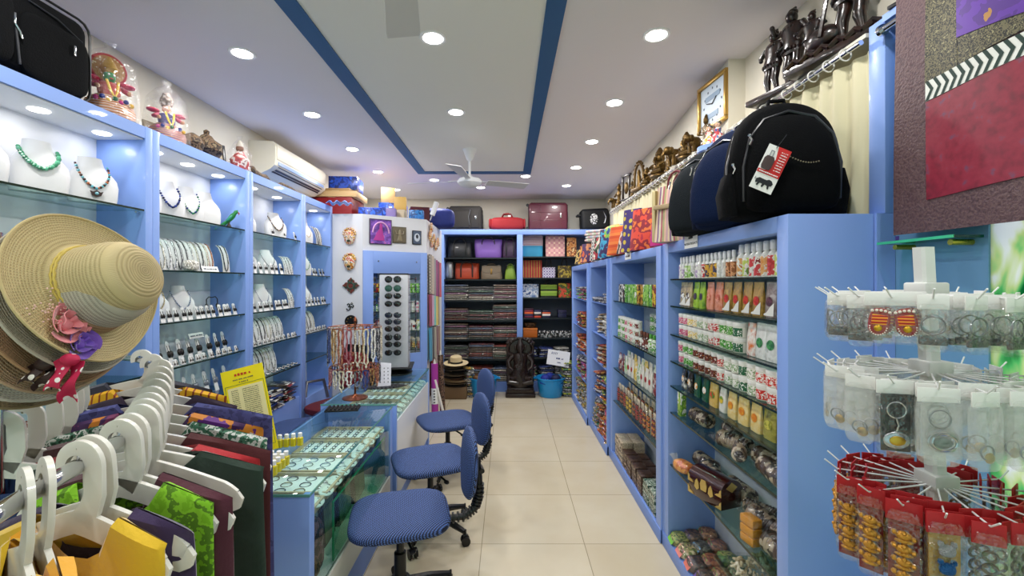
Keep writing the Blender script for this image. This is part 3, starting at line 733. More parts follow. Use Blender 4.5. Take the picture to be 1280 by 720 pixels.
put_bust(3, 2, -1.80, 3.80, R(66), .95, .8, (['#9a9aa0'], dict(r=.003, n=34, z1=.06), 'thin grey string'), 'with grey string', 'left on the third shelf, farthest cabinet')
put_bust(3, 2, -1.80, 3.93, R(66), .9, .8, (['#b09a7a'], dict(r=.003, n=34, z1=.06), 'thin tan string'), 'with tan string', 'right on the third shelf, farthest cabinet')
row_cards('card_s', 3, 2, 3.80, 4.22, 7, -1.735, 'third shelf, farthest cabinet', .06)
for k in range(5):
    put(('ramp', k % 3), None, (-1.79, 3.77 + k * .075, SH[3]), R(80), 'broad curved white stand with chain, %s from left, fourth shelf, farthest cabinet' % ORDN[k], 'chain stand', 'curved chain stands in the farthest cabinet', s=(1.5, 1, 1))
row_cards('card_r', 3, 3, 3.77, 4.22, 9, -1.73, 'fourth shelf, farthest cabinet', .035)

# ================================================================== glass counters
CT = .735
def counter(y0, y1, x0, x1, label, low):
    t = thing('glass_counter', label, 'counter', group='glass topped counters')
    b = B(); b.box(x0, x1, y0, y1, CT - .010, CT, .001); g = b.make('glass_top', TOPGLASS, t)
    b = B(); b.box(x1 - .0005, x1 + .0015, y0, y1, CT - .0105, CT); b.box(x0, x1, y0 - .0015, y0 + .0005, CT - .0105, CT); b.make('glass_edge', mat('#5f9c90', .1, coat=.5), g)
    if low:   # near counter: glass almost to the floor
        B().box(x0, x1 - .0, y0, y0 + .02, 0, CT - .011, .002).make('end_panel', BLUE, t)
        B().box(x1 - .035, x1, y0 + .02, y0 + .045, .0, CT - .011, .002).make('corner_post', BLUE, t)
        B().box(x1 - .035, x1, y1 - .05, y1, .0, CT - .011, .002).make('corner_post', BLUE, t)
        B().box(x1 - .014, x1 - .006, y0 + .045, y1 - .05, .305, CT - .012).make('front_glass', TOPGLASS, t)
        B().box(x1 - .012, x1 - .001, y0 + .045, y1 - .05, .165, .304, .001).make('base_panel', mat('#dcdad2', .4), t)
        B().box(x1 - .022, x1 - .012, y0 + .045, y1 - .05, 0, .164).make('kick_board', BLUE_D, t)
        b = B(); b.box(x0 + .02, x1 - .02, y0 + .02, y1 - .02, .585, .593); b.make('inner_shelf', TOPGLASS, t)
        B().box(x0 + .02, x1 - .02, y0 + .02, y1 - .02, .29, .30).make('inner_floor', WHITE, t)
        b = B(); b.box(x1 - .026, x1 - .020, 1.95, y1 - .1, .31, .57); b.make('sliding_glass', glassmat('#cdeede', name='green_glass'), t)
        b = B(); b.box(x1 - .026, x1 - .0185, 1.945, 1.952, .31, .57); b.box(x1 - .026, x1 - .0185, 1.952, y1 - .1, .563, .57); b.make('sliding_glass_edge', mat('#2f9a6c', .2), t)
        zb_ = .593
    else:
        B().box(x0, x1 + .004, y0, y0 + .03, 0, CT - .011, .002).make('end_panel', BLUE, t)
        B().box(x0, x1 + .003, y1 - .03, y1, 0, CT - .011, .002).make('end_panel', BLUE, t)
        B().box(x1 - .014, x1 - .006, y0 + .03, y1 - .03, .611, CT - .012).make('front_glass', TOPGLASS, t)
        B().box(x1 - .016, x1 - .001, y0 + .03, y1 - .03, .10, .61, .001).make('front_panel', mat('#d9dade', .35), t)
        B().box(x1 - .03, x1 - .016, y0 + .03, y1 - .03, 0, .10).make('kick_board', BLUE_D, t)
        B().box(x0 + .02, x1 - .02, y0 + .03, y1 - .03, .60, .608).make('inner_shelf', WHITE, t)
    B().box(x0, x0 + .014, y0 + .02, y1 - .02, 0, CT - .011).make('back_panel', BLUE, t)
    return t
counter(1.665, 2.865, -1.165, -.745, 'near glass topped counter with blue corner panel and jewellery trays inside', True)
counter(2.90, 4.13, -1.225, -.735, 'far glass topped counter with white front panel, carrying the sunglasses rack', False)
def mk_tray(nx, ny, w, d, kind, col):
    def f():
        t = thing('ring_tray'); b = B()
        for a in ((-w / 2, w / 2, -d / 2, -d / 2 + .012), (-w / 2, w / 2, d / 2 - .012, d / 2), (-w / 2, -w / 2 + .012, -d / 2 + .012, d / 2 - .012), (w / 2 - .012, w / 2, -d / 2 + .012, d / 2 - .012)): b.box(*a, 0, .03, .001)
        b.make('tray_frame', mat('#c9b596', .5), t)
        B().box(-w / 2 + .011, w / 2 - .011, -d / 2 + .011, d / 2 - .011, .001, .014).make('tray_lining', mat('#eef2f2', .8), t)
        for i in range(nx):
            for j in range(ny):
                x = -w / 2 + .012 + (w - .024) * (i + .5) / nx; y = -d / 2 + .012 + (d - .024) * (j + .5) / ny
                b = B(); r = .0085 if kind == 'ring' else .024
                b.M = TR(x, y, .016 + (.006 if kind == 'ring' else 0), rx=R(50 if kind == 'ring' else 8), rz=random.uniform(-.4, .4))
                b.tube([(r * math.cos(a), r * .8 * math.sin(a), 0) for a in [2 * PI * q / 12 for q in range(12)]], .0022, 5, closed=True)
                if kind == 'ring': b.ball((0, -r, .001), .0045, 6)
                b.make('ring' if kind == 'ring' else 'bracelet', mat(col[(i + j) % len(col)], .25, .5), t)
        return t
    return f
specs = [(1.79, 'ring', ['#7a8a2c', '#b9a83c', '#4a5a6a', '#3a4a7a'], 7, 5), (2.02, 'bracelet', ['#2c3a4a', '#5a5f6a', '#8a7a5a'], 4, 3), (2.24, 'bracelet', ['#6a86a0', '#3a4a5a', '#a0a8a8'], 4, 3), (2.46, 'ring', ['#3a7a8a', '#8a9a8a', '#5a5a5a'], 7, 5), (2.69, 'ring', ['#6a6a70', '#a09a8a', '#3f5f7a'], 7, 5)]
for k, (yy, kd, cl, nx, ny) in enumerate(specs):
    put(('tray', k), mk_tray(nx, ny, .37, .205, kd, cl), (-.965, yy, .5935), 0, 'wood framed tray of %ss under the near counter glass, %s from the front' % (kd, ORDN[k]), 'jewellery tray', 'trays inside the near counter', rx=0)
for k in range(5):
    put(('tray2', k % 2), mk_tray(7, 4, .37, .19, 'ring', ['#8a8f98', '#b9a070', '#5a6a7a']), (-.98, 3.05 + k * .215, .6085), 0, 'wood framed ring tray inside the far counter, %s from the front' % ORDN[k], 'jewellery tray', 'trays inside the far counter')
# shell-shaped cotton earring pads along the front glass
def mk_pad():
    t = thing('earring_pad')
    B().pillow((0, 0, .012), (.032, .05, .012), .8, .9, 16).make('pad', mat('#dfe9e4', .7), t)
    for i in range(3): B().ball((.018 - .008 * i, -.02 + .02 * i, .023), .004, 6).make('stud', mat('#2c2c30', .3), t)
    return t
for k in range(11): put('pad', mk_pad, (-.80, 1.75 + k * .1, .61), .2, 'mint white earring pad at the near counter front, %s from the front' % ORDN[k], 'earring pad', 'earring pads along the counter front', rx=0, ry=R(12), s=(1, 1, .5))
for k in range(10): put('pad', mk_pad, (-.775, 3.0 + k * .11, .635), .2, 'pale earring pad at the far counter front, %s from the front' % ORDN[k], 'earring pad', 'earring pads in the far counter', ry=R(12), s=(1, 1, .5))
# goods behind the front glass of the near counter
for k, (yy, c, w, h, nm) in enumerate(((1.74, ['#1a1a22', '#2c3a5a', '#3a2a2a', '#0e0e12'], .07, .12, 'dark blue patterned'), (1.86, ['#4a2a34', '#1c1a20', '#6a4a50', '#8a7a7a'], .06, .12, 'dark plum patterned'), (1.80, ['#3a2a1a', '#6a4a2a', '#14100c', '#8a6a4a'], .09, .06, 'brown beaded'))):
    B().pillow((0, 0, h), (.09, w, h), .5, .5).make('folded_scarf', pmat('noise', c, 26, .7, bump=.3), None, (-.87, yy, .3 if k < 2 else .3))
    tag(bpy.data.objects['folded_scarf' + ('' if k == 0 else '.%03d' % k)], nm + ' folded scarf behind the near counter front glass', 'scarf')
for k, (yy, w, c) in enumerate(((2.12, .13, '#5d6350'), (2.32, .17, '#4d5748'), (2.55, .17, '#6a6f58'))):
    t = thing('boxed_picture', ['olive boxed picture nearest the front', 'dark green boxed picture in the middle', 'pale olive boxed picture farthest'][k] + ' behind the near counter glass', 'picture', (-.86, yy, .30), (0, R(-8), R(90)))
    B().box(-w / 2, w / 2, -.012, .012, 0, .25, .003).make('frame', mat('#2c2f28', .4), t)
    B().box(-w / 2 + .012, w / 2 - .012, -.0135, -.0115, .014, .236).make('print', pmat('noise', [c, '#8a8a6a', c, '#3a3f34'], 12, .4, sharp=False), t)
for k, yy in enumerate((2.2, 2.42, 2.62)):
    b = B(); b.box(-.05, .05, -.075, .075, 0, .035, .006); b.make('wallet', mat('#141418', .4), None, (-.84, yy, .5505 - .0), (0, 0, .1)); 
    tag(bpy.data.objects['wallet' + ('' if k == 0 else '.%03d' % k)], 'black wallet lying on the boxed pictures, %s from the front' % ORDN[k], 'wallet', 'black wallets in the near counter')

# yellow sign board in a clear holder
t = thing('menu_stand', 'yellow printed price board in a clear stand on the near counter', 'sign', (-1.10, 2.02, CT + .012), (R(-9), R(-14), R(8)))
t.location = at(322, 562, 2.0); t.location.z = CT + .02
w, h = .185, .40
B().box(-w / 2 - .004, w / 2 + .004, .0022, .0042, 0, h, .001).make('clear_panel', glassmat('#f6f8f6'), t)
B().box(-w / 2 - .004, w / 2 + .004, -.05, .05, -.006, -.001, .001).make('clear_foot', glassmat('#e4ece8'), t)
B().box(-w / 2, w / 2, 0, .0015, .002, h - .002).make('yellow_sheet', mat('#fbe81e', .5), t)
B().box(-w / 2 + .018, w / 2 - .014, -.0012, -.0004, .06, h - .085).make('list_panel', mat('#f4ecb0', .6), t)
b = B()
scribble(b, -.035, .035, h - .028, .013, 0, -.001); b.make('headline', mat('#c8441e', .6), t)
b = B(); scribble(b, -.045, .045, h - .050, .006, 0, -.001); scribble(b, -.02, .02, h - .064, .006, 0, -.001)
for k in range(26):
    zz = h - .098 - k * .0088; scribble(b, -.060, -.030, zz, .0036, 0, -.0018); scribble(b, -.012, .058, zz, .0036, 0, -.0018)
o = b.make('small_print', mat('#6a6a50', .7), t); o['kind'] = 'stuff'
b = B()
for a in ((-w / 2 + .008, -w / 2 + .0095, .03, h - .075), (w / 2 - .009, w / 2 - .0075, .03, h - .075)): b.box(a[0], a[1], -.001, -.0003, a[2], a[3])
for zz in (.03, h - .075): b.box(-w / 2 + .008, w / 2 - .0075, -.001, -.0003, zz, zz + .0015)
b.make('rule_lines', mat('#3a7a4a', .6), t)
# little yellow bottles with white caps
def mk_vial():
    t = thing('attar_bottle')
    B().loft([(0, 0, 0, .0125, .0125, 5), (0, 0, .036, .0125, .0125, 5), (0, 0, .041, .008, .008, 3)], 16).make('bottle', mat('#d8c81c', .2, coat=.5), t)
    B().lathe([(.0095, .041), (.0098, .058), (.008, .060)], 14).make('cap', WHITE, t)
    return t
k = 0
for r_ in range(5):
    for c_ in range(3):
        put('vial', mk_vial, (-1.03 + c_ * .031, 1.80 + r_ * .034 + (0 if c_ else 0), CT + .0005), 0, 'small yellow bottle with white cap, row %s from front, %s' % (ORDN[r_], ['left', 'middle', 'right'][c_]), 'bottle', 'yellow bottles on the near counter'); k += 1
for r_ in range(4):
    put('vial', mk_vial, (-1.10 + .028 * r_, 2.14 + .01 * r_, CT + .0005), 0, 'small yellow bottle with white cap, %s in the back row by the sign' % ORDN[r_], 'bottle', 'yellow bottles by the sign')

# copper necklace tree
t = thing('necklace_stand', 'copper coloured two tier stand hung with bead necklaces on the far counter', 'jewellery stand', (-1.05, 3.05, CT))
COPPER = mat('#8a4e34', .35, .8)
B().lathe([(.085, 0), (.085, .006), (.06, .012), (.02, .020), (.010, .03)], 28).make('base', COPPER, t)
B().cyl((0, 0, .02), (0, 0, .52), .007).make('pole', COPPER, t)
B().lathe([(.004, .52), (.012, .53), (.009, .545), (.002, .56)], 12).make('finial', COPPER, t)
for z_, rr in ((.49, .175), (.22, .165)):
    b = B(); b.tube([(rr * math.cos(a), rr * math.sin(a), z_) for a in [2 * PI * i / 32 for i in range(32)]], .003, 6, closed=True)
    [b.cyl((0, 0, z_ + .005), (rr * math.cos(a), rr * math.sin(a), z_), .0025, n=6) for a in [PI / 3 * i for i in range(6)]]; b.make('ring_arm', COPPER, t)
ncols = [('#e0d8c8', '#a89a84', 'white'), ('#2a2a30', '#8a8a90', 'black'), ('#8a4a34', '#c08a6a', 'brown'), ('#e8e0cc', '#d0c4a0', 'cream'), ('#2c3a70', '#4a5a9a', 'dark blue'), ('#b07078', '#8a4a58', 'pink'), ('#efeee9', '#b9b9b9', 'pearl white'), ('#b08a5a', '#6a4a2c', 'tan')]
def mk_hang(c, ln):
    def f():
        b = B(); n = 14
        pts = [(-.009, 0, 0)] + [(-.013 - .003 * math.sin(i), 0, -ln * i / n) for i in range(1, n)] + [(0, 0, -ln - .006)] + [(.013 + .003 * math.sin(i), 0, -ln * i / n) for i in range(n - 1, 0, -1)] + [(.009, 0, 0)]
        b.tube(pts, .0058, 5, closed=True); b.ball((0, 0, -ln - .014), .009, 8, (1, .5, 1.2))
        return b.make('hanging_necklace', pmat('cells', [c[0], c[1], c[0]], 130, .3, coat=.3))
    return f
for tier, (z_, rr, ln, n_) in enumerate(((.488, .175, .20, 20), (.218, .165, .085, 20))):
    for i in range(n_):
        a = 2 * PI * i / n_ + .1; c = ncols[(i * 3 + tier) % 8]; k = (i % 3)
        put(('hang', c[2], tier, k), mk_hang(c, ln + .015 * k), (-1.05 + rr * math.cos(a), 3.05 + rr * math.sin(a), CT + z_ - .004), a + R(90), '%s bead string, %s anticlockwise from aisle side, %s tier, copper stand' % (c[2], ORDN[i], ['upper', 'lower'][tier]), 'necklace', '%s strings on the %s tier' % (c[2], ['upper', 'lower'][tier]))
# black trays
t = thing('ring_holder_tray', 'black ribbed velvet tray lying before the copper stand', 'tray', (-1.03, 2.77, CT), (0, 0, .15))
B().box(-.10, .10, -.05, .05, 0, .012, .004).make('tray', BLACK, t)
for i in range(8): B().cyl((-.088 + i * .025, -.045, .014), (-.088 + i * .025, .045, .014), .007, n=8).make('velvet_roll', mat('#1a1a1e', .9), t)
t = thing('leaf_tray', 'black oval tray holding white punched card behind the copper stand', 'tray', (-.93, 3.33, CT), (0, 0, .3))
B().loft([(0, 0, .0, .05, .02), (0, 0, .008, .15, .06), (0, 0, .014, .165, .07), (0, 0, .010, .15, .058)], 28).make('tray', BLACK, t)
b = B(); b.M = TR(0, .02, .012, rx=R(-18)); b.prism([(-.05, 0), (.05, 0), (.055, .17), (-.02, .18), (-.045, .1)], .004); b.make('white_card', mat('#dfe0ea', .5), t)
for i in range(3):
    for j in range(5):
        b = B(); b.M = TR(0, .02, .012, rx=R(-18)); b.ball((-.025 + i * .028, -.003, .03 + j * .026), .004, 6); b.make('stud', INK, t)
for i in range(8): B().cyl((-.10 + i * .028, -.045, .014), (-.10 + i * .028, -.005, .014), .006, n=8).make('velvet_roll', mat('#3a3a42', .8), t)

# sunglasses rack
SG = (-.99, 3.90)
t = thing('sunglasses_rack', 'grey four sided revolving sunglasses rack on the far counter', 'display rack', (SG[0], SG[1], CT), (0, 0, R(8)))
B().lathe([(.145, 0), (.15, .012), (.10, .03), (.05, .04), (.05, .055)], 32).make('base', BLACKP, t)
B().box(-.155, .155, -.155, .155, .055, .07, .006).make('turntable', BLACKP, t)
PX = .115
for k in range(4):
    b = B(); b.M = TR(rz=R(90 * k)); b.box(-PX, PX, -PX - .004, -PX + .004, .07, .86, .002); b.make('panel', mat('#c3c6cc', .35), t)
B().box(-.12, .12, -.12, .12, .861, .872, .002).make('top_cap', BLACKP, t)
def mk_shades(fc, lc, flat):
    def f():
        t = thing('sunglasses')
        for s in (-1, 1):
            b = B(); b.ball((s * .036, 0, 0), .029, 14, (1, .12, .78 if flat else .9)); b.make('lens', mat(lc, .08, coat=1), t)
        b = B()
        for s in (-1, 1): b.tube([(s * .036 + .030 * math.cos(a), .002, .030 * (.78 if flat else .92) * math.sin(a)) for a in [2 * PI * i / 16 for i in range(16)]], .0022, 5, closed=True)
        b.tube([(-.012, 0, .006), (0, -.003, .010), (.012, 0, .006)], .002, 5)
        for s in (-1, 1): b.tube([(s * .066, .002, .008), (s * .070, .02, .008), (s * .068, .06, .002)], .002, 5)
        b.make('frame', mat(fc, .3, .3), t); return t
    return f
sty = [('#1a1a1c', '#16181c', 0, 'black'), ('#3a5a50', '#1f4a40', 0, 'green tinted'), ('#101012', '#0e0f12', 1, 'jet black'), ('#2a1a16', '#1c1412', 1, 'dark brown'), ('#b0a890', '#20242c', 0, 'gold rimmed'), ('#141820', '#1a2030', 1, 'navy')]
zs = [.82, .745, .68, .615, .52, .465, .405, .335, .275, .205]
seq = [0, 1, 2, 2, 5, 5, 3, 0, 2, 2]
for face in range(4):
    for i, zz in enumerate(zs):
        if face in (1, 3) and False: continue
        if face == 2: continue
        q = seq[(i + face * 3) % 10]; fc, lc, fl, nm = sty[q]
        a = R(8) + R(90) * face
        dx, dy = 0, -(PX + .066)
        if face: dy = -(PX + .062)
        x = SG[0] + dx * math.cos(a) - dy * math.sin(a); y = SG[1] + dx * math.sin(a) + dy * math.cos(a)
        put(('sg', q), mk_shades(fc, lc, fl), (x, y, CT + zz), a, '%s sunglasses, %s from top on %s face of the revolving rack' % (nm, ORDN[i], ['front', 'aisle', '', 'left'][face]), 'sunglasses', 'sunglasses on the revolving rack')
# ================================================================== goods on the right hand units
RR = R(-90)         # faces the aisle (-x)
def prints(*c): return c
def mk_jar(lab, r=.024, h=.05, lid='#f4f4f2', body='#f1efe8'):
    def f():
        t = thing('cream_jar')
        b = B(); b.lathe([(r * .92, 0), (r, .003), (r, h * .70), (r * .9, h * .74)], 18); b.make('jar', mat(body, .3, coat=.3), t)
        b = B(); b.lathe([(r * 1.03, h * .735), (r * 1.04, h * .745), (r * 1.04, h * .97), (r * .97, h)], 18); b.make('lid', mat(lid, .35), t)
        b = B()
        def w(u, v): a = R(200 + 140 * u); return ((r + .0006) * math.cos(a), (r + .0006) * math.sin(a), h * (.08 + .56 * v))
        b.sheet(w, 10, 1, .0006); b.make('label', pmat('noise', lab, 105, .4, rnd=True), t)
        return t
    return f
def mk_bottle(lab, r=.0145, h=.125, cap='#e6e7ea', glass='#e8e9e4'):
    def f():
        t = thing('oil_bottle')
        b = B(); b.loft([(0, 0, 0, r, r), (0, 0, h * .62, r, r), (0, 0, h * .72, r * .5, r * .5), (0, 0, h * .76, r * .45, r * .45)], 16); b.make('bottle', mat(glass, .15, coat=.6), t)
        b = B(); b.lathe([(r * .62, h * .74), (r * .62, h * .97), (r * .5, h)], 14); b.make('cap', mat(cap, .3), t)
        b = B()
        def w(u, v): a = R(180 + 180 * u); return ((r + .0005) * math.cos(a), (r + .0005) * math.sin(a), h * (.04 + .54 * v))
        b.sheet(w, 10, 1, .0006); b.make('label', pmat('noise', lab, 34, .4), t)
        return t
    return f
def pouch_body(b, w, h, d, pinch=1.0):
    b.loft([(0, 0, 0, w / 2 * .96, d / 2 * .85, 5), (0, 0, h * .12, w / 2, d / 2, 4), (0, -.0, h * .6, w / 2, d / 2 * .7, 4), (0, 0, h * .86, w / 2, d / 2 * .2, 5), (0, 0, h, w / 2, .0012, 8)], 20)
def mk_pouch(cols, w=.055, h=.13, d=.028, slash=None, kind='noise', sc=26, name='spice_pouch', spot=None, round_top=False):
    """standing foil pouch; optional white diagonal field and coloured picture spot on its front"""
    def f():
        t = thing(name)
        b = B(); pouch_body(b, w, h, d); b.make('pouch', pmat(kind, cols, sc, .25, coat=.4, sharp=False), t)
        fy = lambda z: -(d / 2 * (1.02 if z < h * .12 else 1.03 - (z / h - .12) * .62)) - .0006
        if slash:
            b = B(); P = [(-w * .46, h * .05), (w * .46, h * .05), (w * .46, h * .42), (w * .1, h * .30), (-w * .2, h * .14), (-w * .46, h * .10)]
            b.add([(x, fy(z), z) for x, z in P], [(0, 1, 2, 3, 4, 5)]); b.make('white_field', mat(slash, .35), t)
        if spot:
            b = B(); n = 14; c = h * .45
            b.add([(w * .30 * math.cos(2 * PI * i / n), fy(c + h * .14 * math.sin(2 * PI * i / n)) - .0006, c + h * .14 * math.sin(2 * PI * i / n)) for i in range(n)], [list(range(n))]); b.make('picture', pmat('noise', spot, 60, .35), t)
        return t
    return f
def mk_box(cols, w, d, h, name='carton', sc=26, kind='noise', stripe=None):
    def f():
        t = thing(name); B().box(-w / 2, w / 2, -d / 2, d / 2, 0, h, .0012).make('carton_body', pmat(kind, cols, sc, .4), t)
        if stripe: B().box(-w / 2 + .004, w / 2 - .004, -d / 2 - .0008, -d / 2 + .001, h * .25, h * .75).make('front_label', pmat('noise', stripe, 60, .4), t)
        return t
    return f
def shelf_row(prefix, specs, ya, yb, x, z, where, cat, group, rz=RR, jit=.003, ry=0):
    """specs: list of (key, maker, word) from far (ya) to near (yb)"""
    n = len(specs)
    for i, (key, mk, word) in enumerate(specs):
        y = ya + (yb - ya) * (i + .5) / n
        put(key, mk, (x + random.uniform(-jit, jit), y, z), rz + random.uniform(-.05, .05), '%s, %s from far end, %s' % (word, ORDN[i] if i < 20 else 'near the end', where), cat, group + ', ' + where, ry=ry)
G, Rd, Wt, Or, Yl, Bk, Br, Pk = '#4f9a3a', '#b82a2a', '#f2f0ea', '#e0762c', '#e6c23a', '#1c1a18', '#5a3a24', '#d987a0'
bt = {'lilac': [Wt, '#b9a0c8', Wt, '#6a6a7a'], 'green': [Wt, '#8ac05a', '#c8dca0', Wt], 'yellow': ['#e6c850', '#e0a83a', '#3a3a5a', '#e6d890'], 'brown': ['#6a3a1c', '#9a5a2c', '#e0a070', '#4a2a18'], 'red': ['#c02c30', '#d8444a', Wt, '#8a1c24'], 'peach': ['#e89a4a', '#e8b070', Wt, '#c8783a'], 'lime': ['#a8c850', '#d0dc70', Wt, '#6a9a3a'], 'white': [Wt, '#d8d8d4', Wt, '#5a7a4a']}
def bspec(k, big=False): return (('btl', k, big), mk_bottle(bt[k], .021 if big else .0145, .135 if big else .118), '%s bottle with %s label' % ('wide' if big else 'slim', k))
zA = LA
seqs = ['lilac', 'lilac', 'green', 'green', 'white', 'lilac', 'white', 'red', 'yellow', 'yellow', 'yellow', 'white', 'white', 'brown', 'brown']
shelf_row('b', [bspec(k) for k in seqs], 2.47, 1.86, .960, zA[0], 'top shelf, tall unit', 'bottle', 'slim bottles')
shelf_row('b', [bspec(k) for k in seqs[::-1]], 2.47, 1.86, 1.005, zA[0], 'second row of top shelf, tall unit', 'bottle', 'slim bottles behind')
shelf_row('b', [bspec(k, True) for k in ['peach', 'lime', 'red', 'red', 'peach', 'red', 'lime', 'lime']], 1.85, 1.50, .965, zA[0], 'near half of top shelf, tall unit', 'bottle', 'wide bottles')
# second shelf: pouches
def pspec(nm, cols, **k): return (('pch', nm), mk_pouch(cols, **k), nm + ' pouch')
choc = pspec('brown and white coffee', ['#4a2c20', '#c8b48a', '#2a1c16'], slash=Wt, spot=[Wt, '#3a241c'], w=.075)
gren = pspec('bright green herb', ['#7ab02c', '#a8cc3c', '#5a8a24'], spot=['#2c2a3a', '#4a3a5a'], w=.06)
shr = pspec('orange and pink prawn', ['#e07a2c', '#e8a08a', '#d06a3a'], spot=['#e8a08a', '#c8604a'], w=.07)
tom = pspec('gold and red spice', ['#8a6a3a', '#c8a050', '#6a4a2a'], slash=Wt, spot=['#b8201c', '#d83a24'], w=.066)
blk = pspec('grey and white berry', ['#b0a8a4', '#8a7a78', '#d0c8c4'], slash=Wt, spot=['#4a2430', '#6a3a4a'], w=.066)
shelf_row('p', [choc, choc, gren, gren, shr, shr, tom, tom, tom, tom, blk, blk], 2.47, 1.50, .965, zA[1] + .001, 'second shelf, tall unit', 'pouch', 'foil pouches')
jl = {'pink': [Wt, Pk, '#c03a6a', Wt], 'yellow': [Wt, Yl, Wt, '#c8a02c'], 'green': [Wt, '#6ab04a', '#3a8a2c', Wt], 'red': ['#b8242c', '#c83a3a', Wt, '#8a1c20'], 'brown': [Wt, '#7a2a24', '#4a2a1c', '#c0702c'], 'white': [Wt, Wt, '#8aa878', Wt], 'scarlet': ['#d02c24', Wt, '#c82820', '#e04a3a'], 'dark green': [Wt, '#1f5a3a', '#2c6a44', Wt]}
def jspec(k, big=False): return (('jar', k, big), mk_jar(jl[k], .026 if not big else .031, .056 if not big else .062), '%s jar with %s label' % ('wide' if big else 'white', k))
for lay in range(2):
    sq = ['pink', 'pink', 'yellow', 'yellow', 'white', 'white', 'red', 'red', 'green', 'green', 'dark green']
    shelf_row('j', [jspec(k, i > 6) for i, k in enumerate(sq)], 2.47, 1.80, .965, zA[2] + .001 + lay * .0625, ['lower', 'upper'][lay] + ' layer, third shelf', 'jar', 'jars')
aloe = pspec('orange and white fruit', [Or, Wt, '#d04a24'], w=.06, h=.13)
tulsi = pspec('silver and green leaf', ['#c8ccc8', '#e8eae8', '#aab0ac'], spot=['#2c6a44', '#4a9a5a'], w=.075, h=.135)
shelf_row('p', [aloe, tulsi, tulsi, tulsi], 1.79, 1.50, .965, zA[2] + .001, 'near end of third shelf, tall unit', 'pouch', 'foil pouches')
for lay in range(2):
    sq = ['pink', 'green', 'green', 'brown', 'brown', 'brown', 'brown', 'scarlet', 'white', 'white', 'dark green', 'white', 'scarlet', 'scarlet', 'scarlet']
    shelf_row('j', [jspec(k, i > 9) for i, k in enumerate(sq)], 2.47, 1.50, .965, zA[3] + .001 + lay * .0625, ['lower', 'upper'][lay] + ' layer, fourth shelf', 'jar', 'jars')
    shelf_row('j', [jspec('white', False)] * 9, 2.40, 1.56, 1.03, zA[3] + .001 + lay * .0575, ['lower', 'upper'][lay] + ' back layer, fourth shelf', 'jar', 'jars')
cof = pspec('black noodle', ['#1c1a18', '#2c2824', Wt], spot=['#e0a03a', Wt], w=.06, h=.12)
dgr = pspec('dark green soup', ['#0f4a34', '#1a5a40', '#0a3a28'], spot=['#e0a050', Wt], w=.06, h=.12)
sal = pspec('cream salad', ['#e0c070', '#d8b058', '#e8d8a0'], spot=['#4a8a2c', '#c8402c'], w=.07, h=.12)
wht = pspec('white slim fruit', [Wt, '#e0e0da', Wt], spot=['#e0c03a', '#6a9a2c'], w=.055, h=.12)
man = pspec('cream mango', ['#e8d8a8', '#e8c878', '#f0e8c8'], spot=['#e09a24', '#d87a1c'], w=.07, h=.12)
olv = pspec('clear olive pickle', ['#7a7a2c', '#a8a04a', '#4a4a1c'], slash=None, spot=['#8a8a2c', '#c8c050'], w=.075, h=.12)
shelf_row('p', [cof, cof, dgr, dgr, sal, wht, man, man, man, olv, olv], 2.47, 1.50, .965, zA[4] + .001, 'fifth shelf, tall unit', 'pouch', 'foil pouches')
# rolls of wrapped bracelets / dried goods in film on sixth shelf and chest shelf
def mk_film_roll(cols, L=.16, r=.035, name='wrapped_roll'):
    def f():
        t = thing(name)
        b = B(); n = int(L / .014)
        for i in range(n): 
            x = -L / 2 + L * (i + .5) / n; b.tube([(x, r * .82 * math.cos(a), r + r * .82 * math.sin(a)) for a in [2 * PI * q / 14 for q in range(14)]], .0068, 5, closed=True)
        o = b.make('bangles', pmat('cells', cols, 45, .45), t); o['kind'] = 'stuff'
        b = B(); b.M = TR(0, 0, r, ry=R(90)); b.loft([(0, 0, -L / 2 - .03, .003, r * .9), (0, 0, -L / 2 - .01, r * .8, r * .9), (0, 0, -L / 2, r * 1.08, r * 1.08), (0, 0, L / 2, r * 1.08, r * 1.08), (0, 0, L / 2 + .01, r * .8, r * .9), (0, 0, L / 2 + .035, .003, r)], 18)
        b.make('film_wrap', FILM, t); return t
    return f
BW = ['#4a3020', '#a8937a', '#5a4232', '#c8b8a0', '#2a1a12']
put(('box', 'gw'), mk_box([Wt, '#a8c850', '#6a9a3a', Wt], .05, .03, .13), (.955, 2.44, zA[5]), RR, 'slim green and white carton at the far end of the sixth shelf', 'box')
pos = [(.99, 2.27, .1), (1.04, 2.06, -.3), (.98, 1.92, .4), (1.02, 1.72, .15), (.97, 1.62, -.1)]
for i, (x, y, a) in enumerate(pos):
    put('rollb', mk_film_roll(BW, .15, .036), (x, y, zA[5] + .003), R(90) + a, 'film wrapped roll of brown bangles, %s from far end, sixth shelf' % ORDN[i], 'bangle roll', 'film wrapped bangle rolls on the sixth shelf')
put('rollb', None, (.96, 1.84, zA[5] + .003), R(60), 'darker film wrapped roll tilted at the sixth shelf edge', 'bangle roll', s=.8)
